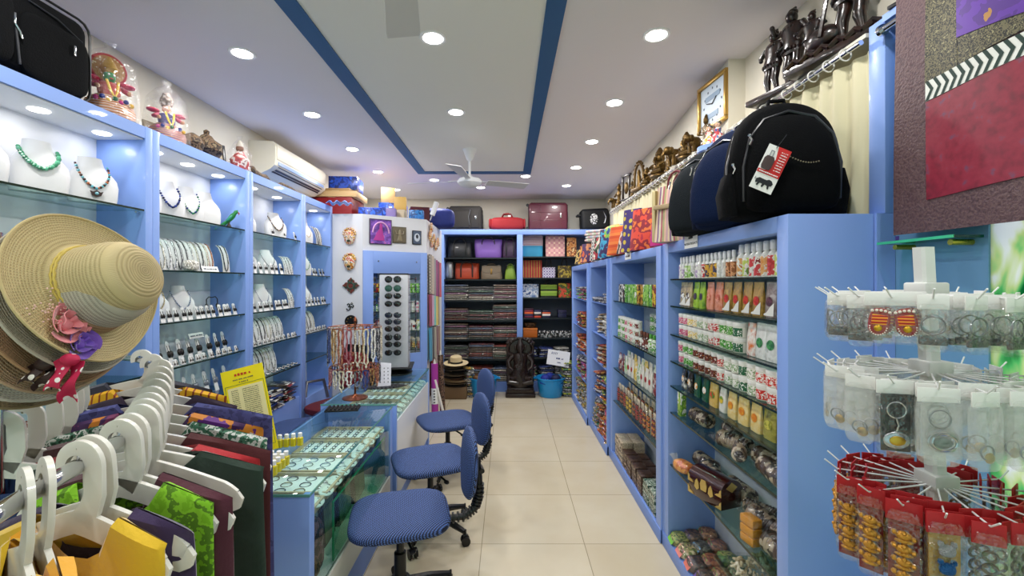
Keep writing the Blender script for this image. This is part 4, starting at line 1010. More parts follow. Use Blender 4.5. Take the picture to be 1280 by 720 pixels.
# chest shelf z=.505
ZC = LA[6]
for i, (x, y, a, s_) in enumerate(((1.08, 2.42, .1, 1.1), (1.05, 2.28, .0, 1.1), (1.10, 2.10, .1, 1.1), (1.10, 1.93, .6, .9), (1.05, 1.78, .15, 1.3), (1.0, 1.60, .1, 1.2))):
    put('rollb', None, (x, y, ZC + .003), R(90) + a, 'fat film wrapped bangle roll, %s from far end, chest shelf' % ORDN[i], 'bangle roll', 'bangle rolls around the wooden chest', s=s_)
t = thing('treasure_chest', 'glossy dark wooden treasure chest with brass corner fittings on the low shelf', 'chest', (.975, 2.10, ZC + .001), (0, 0, RR + .35)); t.scale = (1.05, 1.1, 1.2)
WD = mat('#3a1410', .15, coat=1)
B().box(-.095, .095, -.055, .055, 0, .062, .002).make('chest_body', WD, t)
b = B(); n = 12; b.M = TR(rz=R(90)); b.prism([(-.057, .064)] + [(-.057 * math.cos(PI * i / n), .066 + .042 * math.sin(PI * i / n)) for i in range(n + 1)] + [(.057, .064)], .194); b.make('chest_lid', WD, t)
GOLD = mat('#e8c878', .3, .6)
for s in (-1, 1):
    for zz in (.004, .050):
        b = B(); b.prism([(s * .097, zz), (s * .062, zz), (s * .072, zz + .008), (s * .085, zz + .012), (s * .088, zz + .022), (s * .097, zz + .03)], .002, -.0565); b.make('corner_bracket', GOLD, t)
    b = B(); b.prism([(s * .04, .03), (s * .055, .04), (s * .05, .062), (s * .04, .075), (s * .03, .062), (s * .026, .04)], .002, -.0585); b.make('hinge_strap', GOLD, t)
    b = B(); b.M = TR(s * .097, 0, 0, rz=R(90)); b.prism([(-.03, .08), (0, .062), (.03, .08), (0, .10)], .002); b.make('side_bracket', GOLD, t)
b = B(); b.prism([(-.015, .04), (.015, .04), (.02, .062), (.012, .082), (-.012, .082), (-.02, .062)], .003, -.059); b.make('lock_plate', GOLD, t)
def mk_bag_of(cols, sc, sz, name, neck=True, haze=FILM, lab=None):
    """clear bag filled with something loose"""
    def f():
        t = thing(name); w, d, h = sz
        b = B(); b.pillow((0, 0, h * .5), (w * .48, d * .48, h * .48), .6, .7, 18); b.make('filling', pmat('cells', cols, sc, .5, bump=.8), t)
        b = B(); b.pillow((0, 0, h * .5), (w * .52, d * .52, h * .51), .55, .6, 16)
        b.make('clear_bag', haze, t)
        if neck:
            b = B(); b.loft([(-w * .45, 0, h * .55, .012, .012), (-w * .45 - .012, 0, h * .8, .006, .014), (-w * .45 - .03, 0, h * 1.15, .004, .024)], 10, wave=lambda p, v, a: [p[0] + .003 * math.sin(5 * a), p[1], p[2]]); b.make('tied_neck', FILM_H, t)
        if lab:
            b = B(); b.M = TR(0, -d * .45, h * .62, rx=R(-35)); b.box(-w * .28, w * .28, -.0015, .0005, -.022, .022); b.make('paper_label', mat(lab, .5), t)
        return t
    return f
def bag(key, mk, loc, rz, label, cat='bag of goods', group=None, **k): return put(key, mk, loc, rz, label, cat, group, **k)
bag('bg_or', mk_bag_of([Or, '#e8902c', '#c8601c', '#f0a84a'], 60, (.13, .08, .06), 'turmeric_bag'), (.95, 2.40, ZC), RR + .3, 'clear bag of orange dried pieces at the far end of the chest shelf')
# orange and black wrapped piece at near end of the chest shelf
t = thing('wrapped_yellow_blocks', 'film wrapped stack of mustard yellow blocks on the near end of the chest shelf', 'packet', (.955, 1.745, ZC), (0, 0, RR + .2))
for i in range(3): B().box(-.035, .035, -.022, .022, .002 + i * .036, .034 + i * .036, .004).make('yellow_block', mat('#d8921c', .5), t)
b = B(); b.loft([(0, 0, 0, .042, .03, 4), (0, 0, .10, .042, .03, 4), (0, 0, .125, .012, .012), (0, 0, .16, .03, .01)], 14); b.make('film_wrap', FILM, t)
# lower glass level of cashews (near bottom right)
zz = [.30]
g = B().box(.925, 1.165, 1.50, 2.0, .292, .3).make('shelf', SHELFGLASS, UA); 
CASH = ['#e8dcc0', '#d8c8a4', '#efe6d0', '#c8b48c']
i = 0
for y, x, z_ in ((1.86, 1.0, .302), (1.72, .985, .302), (1.585, 1.0, .302), (1.80, 1.06, .362), (1.66, 1.05, .362), (1.53, 1.05, .362)):
    def mkc():
        t = thing('cashew_bag'); w, d, h = .16, .13, .06
        for q in range(52):
            a = random.uniform(0, 2 * PI); rr = random.uniform(0, 1) ** .5; zz_ = random.uniform(.2, .92)
            k = math.sqrt(max(.05, 1 - (2 * zz_ - 1) ** 2)); cx, cy, cz = w * .44 * rr * k * math.cos(a), d * .44 * rr * k * math.sin(a), h * zz_
            b = B(); b.M = TR(cx, cy, cz, random.uniform(0, 3), random.uniform(0, 3), random.uniform(0, 3))
            b.tube([(.011 * math.cos(u), .011 * math.sin(u) - .006, 0) for u in (.2, .8, 1.57, 2.3, 2.9)], [.003, .0052, .006, .0052, .003], 6)
            o = b.make('cashew', mat(random.choice(CASH), .5), t)
        b = B(); b.pillow((0, 0, h * .5), (w * .52, d * .52, h * .56), .55, .6, 16); b.make('clear_bag', FILM, t); return t
    put('cashew', mkc, (x, y, z_), RR + random.uniform(-.3, .3), 'clear bag of cream cashew nuts, %s in the pile on the low shelf' % ORDN[i], 'bag of nuts', 'cashew bags'); i += 1
# bottom of unit A: bags of spices with coloured labels
ZBt = .072
sp = [('green label', '#7ac24a', ['#8a9a4a', '#6a7a34', '#b0b060', '#4a5a24'], 'green cardamom'), ('pink label', '#e88a84', ['#b8a070', '#7a8a3a', '#e0d0a0', '#5a4a2a'], 'mixed seeds'), ('salmon label', '#e07a6c', ['#2a1a14', '#4a2a1c', '#1a100c', '#5a3a2a'], 'black pepper'),
      ('violet label', '#7a5ab0', ['#3a2a1c', '#5a4230', '#7a5a3a', '#241a12'], 'dark cloves'), ('sky blue label', '#5aa8e0', ['#3a3a34', '#5a5a4a', '#24241c', '#7a7a6a'], 'grey seeds'), ('lime label', '#9ad04a', ['#7a3a20', '#9a5a34', '#5a2818', '#a86a3c'], 'red brown mace'),
      ('green label', '#6ab83a', ['#8a5a34', '#a8744a', '#6a4024', '#b88a5a'], 'cinnamon sticks'), ('leaf green label', '#5ab04a', ['#6a3a20', '#8a4a28', '#4a2814', '#9a6038'], 'brown bark')]
i = 0
for r_ in range(9):
    for c_ in range(3):
        nm, lc, cols, what = sp[(r_ + c_ * 3) % 8] if c_ else sp[min(7, r_)]
        y = 2.47 - r_ * .112; x = .955 + c_ * .078
        bag(('spice', nm, what), mk_bag_of(cols, 95, (.105, .10, .06), 'spice_bag', False, FILM, lc), (x, y, ZBt + c_ * .012), RR + random.uniform(-.25, .25),
            'bag of %s with %s, %s row from far end, %s' % (what, nm, ORDN[r_], ['outermost', 'middle', 'innermost'][c_]), 'spice bag', 'spice bags on the bottom of the tall unit', ry=R(8 if c_ == 0 else 0)); i += 1
# cinnamon quills
t = thing('cinnamon_bundle', 'long bundle of brown cinnamon sticks in clear film at the near bottom', 'spice bundle', (.99, 1.68, .155), (0, 0, R(70)))
for k in range(9): B().cyl((-.11, -.04 + .01 * k, .004 * (k % 3)), (.11, -.038 + .01 * k, .004 * ((k + 1) % 3)), .007, n=8).make('cinnamon_stick', mat('#8a4a28', .6, 0, .4, 90), t)
b = B(); b.pillow((0, 0, .004), (.125, .055, .018), .5, .4, 16); b.make('clear_bag', FILM, t)

# ---------------- unit B
zB = LB
b1 = {'gw': ([Wt, G, '#8aca5a', Wt], 'white and green'), 'bw': ([Bk, Wt, Bk, '#6a4a3a'], 'black and white'), 'lg': (['#7ac040', '#a8d86a', '#5aa030', Wt], 'leaf green'), 'yb': ([Yl, Br, '#c89a3a', '#8a3a24'], 'yellow and brown'), 'rd': ([Rd, '#7a1c1c', Yl, Bk], 'red'), 'or': ([Or, Yl, '#c84a24', Wt], 'orange')}
def cspec(k, w=.055, d=.03, h=.14): return (('ctn', k, w, h), mk_box(b1[k][0], w, d, h, 'soap_carton', 22), b1[k][1] + ' carton')
shelf_row('c', [cspec(k) for k in ['bw', 'bw', 'bw', 'gw', 'gw', 'lg', 'lg', 'lg', 'yb', 'yb', 'lg', 'lg', 'gw', 'rd', 'rd', 'yb']], 3.79, 2.72, .96, zB[0], 'top shelf of the unit with boxes', 'carton', 'cartons')
for lay in range(3):
    shelf_row('j', [jspec(k) for k in ['green', 'white', 'green', 'pink', 'white', 'red', 'white', 'brown']], 3.80, 3.22, .96, zB[1] + lay * .0575, ['bottom', 'middle', 'upper'][lay] + ' layer, second shelf of box unit', 'jar', 'jars')
for lay in range(2):
    shelf_row('j', [jspec(k, True) for k in ['green', 'dark green', 'brown', 'scarlet', 'scarlet']], 3.30, 2.76, 1.07, zB[1] + .10 + lay * .063, ['lower', 'upper'][lay] + ' back stack, second shelf', 'jar', 'jars')
    shelf_row('j', [jspec('white', True)] * 5, 3.30, 2.76, 1.07, zB[1] - .001 + lay * .05, 'base of back stack, second shelf', 'jar', 'jars') if lay == 0 else None
shelf_row('b', [(('btg', k), mk_bottle(bt2, .018, .11, cap=G if k == 'g' else '#6a3a2a', glass='#dfe8d0' if k == 'g' else '#4a2a20'), nm_) for k, bt2, nm_ in [('b', [Br, '#7a2a24', Wt, '#3a1c14'], 'brown capped bottle'), ('b', [Br, '#7a2a24', Wt, '#3a1c14'], 'brown capped bottle'), ('b', [Br, '#7a2a24', Wt, '#3a1c14'], 'brown capped bottle'), ('g', [Wt, G, Wt, '#8aca5a'], 'green capped bottle'), ('g', [Wt, G, Wt, '#8aca5a'], 'green capped bottle'), ('g', [Wt, G, Wt, '#8aca5a'], 'green capped bottle'), ('g', [Wt, G, Wt, '#8aca5a'], 'green capped bottle')]], 3.20, 2.72, .955, zB[1], 'second shelf of the box unit', 'bottle', 'hair oil bottles')
ps = [pspec('black and red henna', [Bk, '#7a2a20', Wt], spot=[Rd, Wt], w=.07, h=.14), pspec('green leaf hanging', [G, Wt, '#8aca5a'], spot=[G, Wt], w=.07, h=.14), pspec('white with red emblem', [Wt, '#e8e4da', Wt], spot=[Rd, '#8a2020'], w=.07, h=.14), pspec('white and yellow', [Wt, Yl, Wt], spot=[Yl, '#c8a02c'], w=.07, h=.14), pspec('maroon', ['#6a1c28', '#8a2a34', Wt], spot=['#4a1018', Wt], w=.07, h=.14)]
shelf_row('p', [ps[k] for k in (0, 0, 1, 2, 2, 3, 1, 2, 2, 2, 4, 4)], 3.80, 2.74, .955, zB[2], 'third shelf, box unit', 'pouch', 'pouches')
shelf_row('p', [ps[k] for k in (1, 2, 3, 2, 1, 3, 2, 1, 2, 4)], 3.75, 2.80, 1.01, zB[2] + .02, 'back row, third shelf, box unit', 'pouch', 'pouches behind')
def mk_doll_pack(c, c2):
    """clear pack with a row of small painted dolls"""
    def f():
        t = thing('painted_doll_pack')
        b = B(); b.box(-.03, .03, -.002, .002, 0, .16, .001); b.make('backing_card', mat('#d8c8b0', .6), t)
        for k in range(2):
            b = B(); b.M = TR(-.014 + .028 * k, -.012, .01); b.loft([(0, 0, 0, .010, .008), (0, 0, .04, .009, .008), (0, 0, .07, .012, .009), (0, 0, .085, .005, .005), (0, 0, .10, .008, .008), (0, 0, .115, .003, .003)], 10); b.make('doll', pmat('stripe', [c, c2, c, Bk], 28, .3, axis=2, coat=.5), t)
        b = B(); b.box(-.031, .031, -.024, -.003, .0, .15, .006); b.make('clear_cover', FILM, t); return t
    return f
dk = [('#c03020', '#7a1c1c', 'red'), ('#e0902c', '#c03020', 'orange'), ('#d8a82c', '#e8c84a', 'yellow'), ('#7a2a1c', '#c8702c', 'brown'), ('#b02428', '#e0b02c', 'scarlet')]
shelf_row('d', [(('dollp', dk[k][2]), mk_doll_pack(dk[k][0], dk[k][1]), 'pack of %s painted dolls' % dk[k][2]) for k in (0, 3, 0, 2, 2, 3, 0, 0, 4, 1, 4, 1)], 3.80, 2.74, .95, zB[3], 'fourth shelf, box unit', 'doll pack', 'painted doll packs')
shelf_row('d', [(('dollp', dk[k][2]), mk_doll_pack(dk[k][0], dk[k][1]), 'pack of %s painted dolls' % dk[k][2]) for k in (1, 1, 2, 3, 0, 2, 1, 3, 4, 2)], 3.76, 2.78, 1.02, zB[3] + .012, 'back row, fourth shelf, box unit', 'doll pack', 'painted doll packs behind')
# bottom of unit B: stacked incense boxes
def tb(cols, w, d, h, nm, lab): return (('inc', nm, w), mk_box(cols, w, d, h, 'incense_box', 60, 'noise', lab), nm + ' box')
tan_ = (['#b8a890', '#a8967c', '#c8b8a0', '#9a8a72'], 'tan printed', ['#d8ccb8', '#3a2c20', '#b8a890'])
brn = (['#3a241a', '#4a3022', '#2c1a12', '#5a3a28'], 'dark brown', ['#b8a088', '#3a241a', '#8a7058'])
grn = (['#24483a', '#3a5a48', '#c8d0c0', '#182c24'], 'green printed', ['#c8c0b0', '#1a3a2c', '#8a9a80'])
n_ = 0
for (cols, nm, lab), ys, layers, xs_ in ((tan_, [3.72, 3.60], 5, (.955, 1.05)), (brn, [3.46, 3.33, 3.20, 3.07], 4, (.95, 1.045)), (grn, [2.93, 2.80], 4, (.95, 1.045))):
    for yi, y in enumerate(ys):
        for xi, x in enumerate(xs_):
            for l_ in range(layers - (xi if nm != 'tan printed' else 0)):
                k, mk, w_ = tb(cols, .115, .088, .035, nm, lab)
                put(k, mk, (x + random.uniform(-.003, .003), y, .0715 + l_ * .0352), RR + random.uniform(-.04, .04), '%s, %s up, %s stack, %s column from far end' % (w_, ORDN[l_], ['edge', 'inner'][xi], ORDN[yi]), 'box', nm + ' boxes on the bottom of the box unit')
# ---------------- units C and D: soft packets in heaps
PK = {'silver grey': ['#8a8c90', '#c8c8cc', '#4a4a50', '#e8e8ea'], 'rust and red': ['#8a2a1c', '#c8502c', '#3a1c18', '#e0a04a'], 'rainbow': ['#c03a5a', '#3a8a6a', '#e0b03a', '#3a3a7a'], 'brown paper': ['#a8885a', '#8a6a44', '#c8a878', '#6a5034'], 'black and pink': ['#1a1a1e', '#d05a8a', '#5ac05a', '#e8e8ea'], 'white': ['#e8e4d8', '#d0ccc0', '#f4f2ea', '#b0aca0'], 'orange': ['#d8602c', '#e8882c', '#8a2c18', '#f0b04a'], 'blue': ['#2a3a7a', '#4a5aa0', '#1c2450', '#8a9ac8'], 'green': ['#2c5a3a', '#4a8a5a', '#c8c83a', '#1c3a28'], 'purple': ['#5a2a5a', '#8a4a8a', '#c83a4a', '#e8a0c0']}
def mk_soft(nm, w=.14, d=.11, h=.022):
    def f():
        t = thing('craft_packet')
        b = B(); b.pillow((0, 0, h / 2), (w / 2, d / 2, h / 2), .6, .35, 14); b.make('folded_goods', pmat('noise', PK[nm], 20, .6), t)
        b = B(); b.pillow((0, 0, h / 2), (w / 2 + .008, d / 2 + .008, h / 2 + .002), .7, .25, 14); b.make('clear_sleeve', FILM, t); return t
    return f
def pile(names, y, x, z, n, where, w=.14, d=.13, h=.022, tilt=.12, rz=RR):
    for i in range(n):
        nm = names[i % len(names)]
        put(('soft', nm, w, h), mk_soft(nm, w, d, h), (x + random.uniform(-.012, .012), y + random.uniform(-.01, .01), z + i * (h + .003)), rz + random.uniform(-.3, .3),
            '%s packet, %s up, %s' % (nm, ORDN[min(i, 19)], where), 'packet', 'packets piled ' + where, rx=random.uniform(-tilt, tilt) * .4, ry=random.uniform(-tilt, tilt))
# unit C
t = thing('rolled_mat', 'coiled dark round mat standing on the top shelf of the third unit', 'mat', (.99, 4.30, LC[0] + .15), (0, R(90), 0))
b = B()
for k in range(6): b.tube([((.02 + .023 * k) * math.cos(a), (.02 + .023 * k) * math.sin(a), 0) for a in [2 * PI * i / 24 for i in range(24)]], .012, 6, closed=True)
b.make('coil', pmat('dots', ['#8a8278', '#1c1a18'], 70, .6, dist=.8), t)
for k in range(3): pile(['silver grey'], 4.66 - k * .26, .96, LC[0], [2, 2, 4][k], 'top shelf of third unit, %s from far end' % ORDN[k], .16)
for k in range(7):
    put('gfold', mk_box(PK['brown paper'], .15, .11, .022, 'kraft_folder', 40), (.99, 4.15, LC[1] + .20 + k * .0225 - .0), RR, 'brown kraft folder, %s up, on the upper part of the second shelf, third unit' % ORDN[k], 'folder', 'kraft folders in the third unit')
pile(['white'], 4.15, .97, LC[1], 8, 'below the kraft folders, second shelf, third unit', .16)
pile(['white', 'brown paper'], 4.5, .98, LC[1], 8, 'at the far end of the second shelf, third unit', .16)
pile(['brown paper', 'rust and red'], 4.18, .96, LC[2], 8, 'near end of the third shelf, third unit', .17)
pile(['rust and red', 'white'], 4.45, .96, LC[2], 7, 'far end of the third shelf, third unit', .17)
pile(['green', 'orange', 'blue', 'rainbow'], 4.12, .94, LC[3], 9, 'near end of the fourth shelf, third unit', .18)
pile(['blue', 'silver grey', 'orange'], 4.45, .95, LC[3], 9, 'far end of the fourth shelf, third unit', .18)
for k, y in enumerate((4.06, 4.30, 4.55)):
    pile([['rainbow', 'purple', 'orange'], ['orange', 'rust and red', 'silver grey'], ['silver grey', 'rainbow']][k], y, .95, .0715, 11, 'on the bottom of the third unit, %s pile' % ORDN[k], .18)
# unit D
for li, lv in enumerate([1.33, 1.0, .72, .42, .0715]):
    for k in range(3):
        nm = [['black and pink', 'silver grey'], ['rust and red', 'rainbow'], ['rust and red', 'white', 'orange'], ['purple', 'silver grey', 'green'], ['silver grey', 'rainbow', 'silver grey']][li]
        pile(nm, 4.92 + k * .30, .93, lv, [6, 7, 7, 8, 11][li], '%s level of the corner unit, %s pile' % (['top', 'second', 'third', 'fourth', 'bottom'][li], ['near', 'middle', 'far'][k]), .20)
# notices on the front edge of the units
def notice(loc, rz, w, h, lines, label):
    t = thing('shelf_sign', label, 'sign', loc, (0, 0, rz))
    B().box(-w / 2, w / 2, -.0015, 0, -h / 2, h / 2).make('card', PAPER, t)
    b = B()
    for s_, z_, k in lines: b.text(s_, k, TR(0, -.002, z_, rx=R(90)))
    scribble(b, -.025, .025, .018, .013, 0, -.002)
    if not lines: scribble(b, -.06, .055, -.012, .015, 0, -.002)
    b.make('lettering', INK, t, smooth=False); return t
notice((.9025, 2.19, 1.734), RR, .155, .068, [('NATURAL PRODUCTS', -.013, .0155)], 'white sign reading natural products on the tall shelf unit')
notice((.8925, 3.30, 1.738), RR, .16, .075, [], 'small white printed sign on the second shelf unit')
# ================================================================== rear shelf goods
def sh(cat_, name, label, mk, loc, rz=0, **k): 
    o = mk(); o.location = loc; o.rotation_euler = (k.get('rx', 0), k.get('ry', 0), rz); o.name = name; return tag(o, label, cat_, k.get('group'))
def handle(b, x0, x1, z0, z1, y=0, r=.006, n=12):
    c = (x0 + x1) / 2; w = (x1 - x0) / 2
    b.tube([(c + w * math.cos(PI * i / n) , y, z0 + (z1 - z0) * math.sin(PI * i / n) ** .7) for i in range(n + 1)], r, 7); return b
def mk_handbag(w, h, d, m, hm, name='handbag', flap=False, quilt=False, taper=.9, hh=.08, trim=True):
    def f():
        t = thing(name)
        b = B(); b.loft([(0, 0, 0, w / 2 * .94, d / 2 * .9, 5), (0, 0, h * .08, w / 2, d / 2, 4), (0, 0, h * .6, w / 2 * (1 + taper) / 2, d / 2 * .85, 4), (0, 0, h * .93, w / 2 * taper, d / 2 * .45, 4), (0, 0, h, w / 2 * taper * .96, d / 2 * .3, 4)], 28, wave=lambda p, v, a: [p[0] + .004 * math.sin(9 * p[2] / h), p[1], p[2]])
        b.make('bag_body', m, t)
        for s in (-1, 1):
            b = handle(B(), -w * .24, w * .24, h * .72, h + hh, s * d * .32, .008); b.make('handle', hm, t)
        if flap:
            b = B(); b.prism([(-w * .44, h * .95), (w * .44, h * .95), (w * .42, h * .55), (w * .25, h * .45), (-w * .25, h * .45), (-w * .42, h * .55)], .01, -d * .44); b.make('flap', m, t)
            B().box(-.012, .012, -d * .52, -d * .46, h * .36, h * .75, .004).make('buckle', mat('#b08a4a', .35, .7), t)
        if trim:
            for s in (-1, 1): B().box(s * w * .24 - .010, s * w * .24 + .010, -d * .505, -d * .44, h * .12, h * .82, .003).make('strap', hm, t)
        B().box(-w * .38, w * .38, -.006, .006, h - .004, h + .004, .003).make('zip', STEEL, t)
        return t
    return f
y0 = 6.39
X = lambda px: (px - 635) * 6.25 / F
LEA = lambda c: mat(c, .42, 0, .25, 120, coat=.15)
sh('handbag', 'handbag', 'black leather handbag on the top left of the rear shelves', mk_handbag(.36, .24, .20, LEA('#15171a'), LEA('#101012'), hh=.04), (X(574), y0, ZL[0]))
sh('handbag', 'handbag', 'purple winged tote bag with dark handles on the rear shelf', mk_handbag(.38, .27, .18, LEA('#7a56a8'), LEA('#2a2030'), taper=1.06, hh=.03, trim=False), (X(610), y0, ZL[0]))
sh('handbag', 'handbag', 'dark plum slouchy bag beside the purple tote', mk_handbag(.22, .26, .18, LEA('#3a2440'), LEA('#1c1420'), hh=.03), (X(637.5), y0, ZL[0]))
sh('bag', 'rounded_case', 'silver rounded case at the left end of the second rear shelf', lambda: (lambda t: (B().pillow((0, 0, .13), (.055, .08, .13), .5, .6).make('shell', mat('#b8bcc2', .25, .5), t), B().box(-.006, .006, -.082, -.07, .02, .24, .004).make('zip', STEEL, t), t)[-1])(thing('case')), (X(560.5), y0, ZL[1]))
QO = pmat('check', ['#b8442c', '#a83a24'], 24, .45, bump=.6)
sh('handbag', 'quilted_handbag', 'orange quilted barrel bag with dark brown straps on the rear shelf', mk_handbag(.34, .23, .20, LEA('#b8482c'), LEA('#2c1a16'), taper=1.0, hh=.02), (X(583), y0, ZL[1]))
sh('handbag', 'satchel', 'beige flap satchel with brass buckle on the rear shelf', mk_handbag(.31, .20, .16, LEA('#8a7a66'), LEA('#5a4a3c'), taper=.86, flap=True, hh=.02, trim=False), (X(614), y0, ZL[1]))
sh('handbag', 'small_backpack', 'lime green small bag at the right end of the second rear shelf', mk_handbag(.17, .20, .14, LEA('#8fae3a'), LEA('#6a8a2c'), taper=.6, hh=.02, trim=False), (X(638), y0, ZL[1]))
# right bay
def mk_tote(w, h, d, mats, hm=None, hh=.06, split=None):
    def f():
        t = thing('tote_bag')
        b = B(); b.loft([(0, 0, 0, w / 2 * .97, d / 2, 6), (0, 0, h * .5, w / 2, d / 2 * .9, 6), (0, 0, h, w / 2 * .98, d / 2 * .5, 6)], 24); b.make('bag_body', mats[0], t)
        if split: 
            b = B(); b.loft([(0, 0, h * split, w / 2 * 1.01, d / 2 * .93 + .003, 6), (0, 0, h * 1.005, w / 2 * 1.0, d / 2 * .53 + .004, 6)], 24); b.make('upper_panel', mats[1], t)
        if hm:
            for s in (-1, 1): handle(B(), -w * .2, w * .2, h * .9, h + hh, s * d * .2, .006).make('handle', hm, t)
        return t
    return f
ST = lambda c, s=40, ax=0: pmat('stripe', c, s, .7, axis=ax)
sh('bag', 'tote_bag', 'tote with black and white woven top and turquoise base on the rear shelf', mk_tote(.30, .32, .14, [mat('#2a8ab0', .6), pmat('zig', ['#e8d8d8', '#2a2028', '#c89aa8', '#3a3034'], 30, .7)], split=.5), (X(666), y0, ZR[0]))
sh('bag', 'tote_bag', 'pink and cream plaid tote on the top right rear shelf', mk_tote(.28, .30, .14, [pmat('check', ['#d8a8a0', '#c88a90', '#e8c8b0'], 14, .7)]), (X(695), y0, ZR[0]))
sh('bag', 'tote_bag', 'slim orange patterned pouch bag beside the plaid tote', mk_tote(.14, .28, .10, [pmat('noise', ['#c87a3a', '#e0a060', '#8a4a2c', '#e8c890'], 20, .7)]), (X(716), y0, ZR[0]))
sh('bag', 'tote_bag', 'red and gold striped flat bag on the second rear shelf', mk_tote(.29, .25, .10, [ST(['#a83030', '#c8a04a', '#8a2028', '#c84a3a'], 26)]), (X(665.5), y0, ZR[1]))
sh('bag', 'small_handbag', 'lavender and white checked small bag with black handles', mk_tote(.19, .15, .10, [pmat('check', ['#8a7ab0', '#e8e4f0', '#b0a0d0'], 26, .6)], LEA('#1a1a1c'), .12), (X(687), y0, ZR[1]))
sh('bag', 'small_handbag', 'mustard brocade small bag with dark handles', mk_tote(.19, .17, .12, [pmat('noise', ['#8a7a2c', '#b8a03a', '#5a4a1c', '#3a2c1a'], 22, .6)], LEA('#1c1a18'), .10), (X(707), y0, ZR[1]))
sh('bag', 'small_handbag', 'pale blue flowered bag with dark top on the third rear shelf', mk_tote(.25, .19, .12, [pmat('noise', ['#6a86b8', '#a8bcd8', '#e0e4ec', '#4a6498'], 18, .6)], LEA('#1a1a1c'), .05), (X(663), y0, ZR[2]))
sh('bag', 'small_handbag', 'lime green striped bag with black bands on the third rear shelf', mk_tote(.24, .18, .12, [ST(['#8ab03a', '#a8c850', '#1c2418', '#8ab03a'], 11, 2)], LEA('#1a1a1c'), .05), (X(687), y0, ZR[2]))
sh('bag', 'small_handbag', 'red flowered green bag on the third rear shelf', mk_tote(.18, .20, .12, [pmat('noise', ['#b83024', '#d8502c', '#4a6a2c', '#e0c03a'], 16, .6)]), (X(707), y0, ZR[2]))
# stacked shawls in clear sleeves
SHW = [['#6a2434', '#3a1c24', '#8a3a4a'], ['#2a2a2e', '#4a4a50', '#1a1a1c'], ['#8a8478', '#b0a898', '#6a6458'], ['#3a4a6a', '#5a6a8a', '#24304a'], ['#5a4438', '#7a6050', '#3a2c24'], ['#6a3a5a', '#8a5a7a', '#4a2440'], ['#3a5a4a', '#24382c', '#5a7a6a'], ['#b0a090', '#d0c4b4', '#8a7c6c'], ['#7a2c2c', '#9a4a3a', '#4a1c1c']]
SHN = ['wine red', 'charcoal', 'stone grey', 'slate blue', 'brown', 'plum', 'dark green', 'beige', 'brick red']
def mk_shawl(c):
    def f():
        t = thing('folded_shawl'); w, d, h = .35, .30, .026
        b = B(); b.pillow((0, 0, h / 2), (w / 2, d / 2, h / 2), .55, .2, 16); b.make('cloth', pmat('stripe', [c[0], c[1], c[2], c[0], c[1]], 9, .8, axis=0, dist=3), t)
        b = B(); b.box(-w / 2 - .006, w / 2 + .006, -d / 2 - .008, d / 2, .001, h - .001, .005); b.make('clear_sleeve', FILM, t); return t
    return f
def stack(px, z, n, where, seed, x=None):
    rr = random.Random(seed)
    for i in range(n):
        q = rr.randrange(9)
        put(('shawl', q), mk_shawl(SHW[q]), ((X(px) if x is None else x) + rr.uniform(-.008, .008), 6.37 + rr.uniform(-.01, .008), z + i * .0275), rr.uniform(-.03, .03),
            '%s folded shawl, %s up, %s' % (SHN[q], ORDN[i], where), 'shawl', 'folded shawls, ' + where, rx=rr.uniform(-.02, .02))
nn = {2: (8, 7, 8), 3: (6, 5, 8), 4: (8, 7, 7), 5: (7, 8, 7)}
for li in (2, 3, 4, 5):
    for c_, px in enumerate((569, 601, 632)):
        stack(px, ZL[li], nn[li][c_], '%s stack, %s row of shawls, left bay' % (['left', 'middle', 'right'][c_], ORDN[li - 2]), li * 10 + c_)
for c_, px in enumerate((569, 601, 632)): stack(px, .142, 7, '%s stack on the lowest level, left bay' % ['left', 'middle', 'right'][c_], 77 + c_)
# right bay lower: books, orange box, figurines, white packets
for k, (px, w, cs) in enumerate(((661, .26, ['#6a2040', '#2a2a50', '#e0602c', '#8a2a3a', '#3a1c30']), (670, .2, ['#c8442c', '#1c1c2c', '#d8d0c8', '#2a2a50']), (683, .24, ['#2a2440', '#e8e0d8', '#c85a3a', '#20203a']), (703, .24, ['#1a1c38', '#24284a', '#1a1c38', '#2c2a4a']))):
    for i, c in enumerate(cs):
        b = B(); b.box(-w / 2 * .48, w / 2 * .48, -.09, .09, 0, .026, .002)
        put(('bk', k, i), lambda b=b, c=c: b.make('saree_box', mat(c, .35), None), (X(px if k != 1 else 672), 6.34, ZR[3] + i * .0265), 0, '%s flat box, %s up, in the %s pile of the fourth rear shelf' % (['plum', 'red', 'dark', 'navy'][k], ORDN[i], ORDN[k]), 'box')
t = thing('orange_gift_box', 'orange box with dark bowl on top on the rear shelf', 'box', (X(663), 6.34, ZR[4])); B().box(-.10, .10, -.07, .07, 0, .12, .006).make('box_body', mat('#c86a24', .45), t); B().box(-.104, .104, -.074, .074, .10, .13, .006).make('lid', mat('#d87a30', .45), t)
t = thing('wicker_basket', 'small brown wicker basket resting on the orange box', 'basket', (X(663), 6.34, ZR[4] + .131)); B().lathe([(.05, 0), (.08, .03), (.09, .07), (.085, .07)], 20).make('basket', pmat('cells', ['#5a3a20', '#7a5a34', '#3a2414'], 60, .7), t)
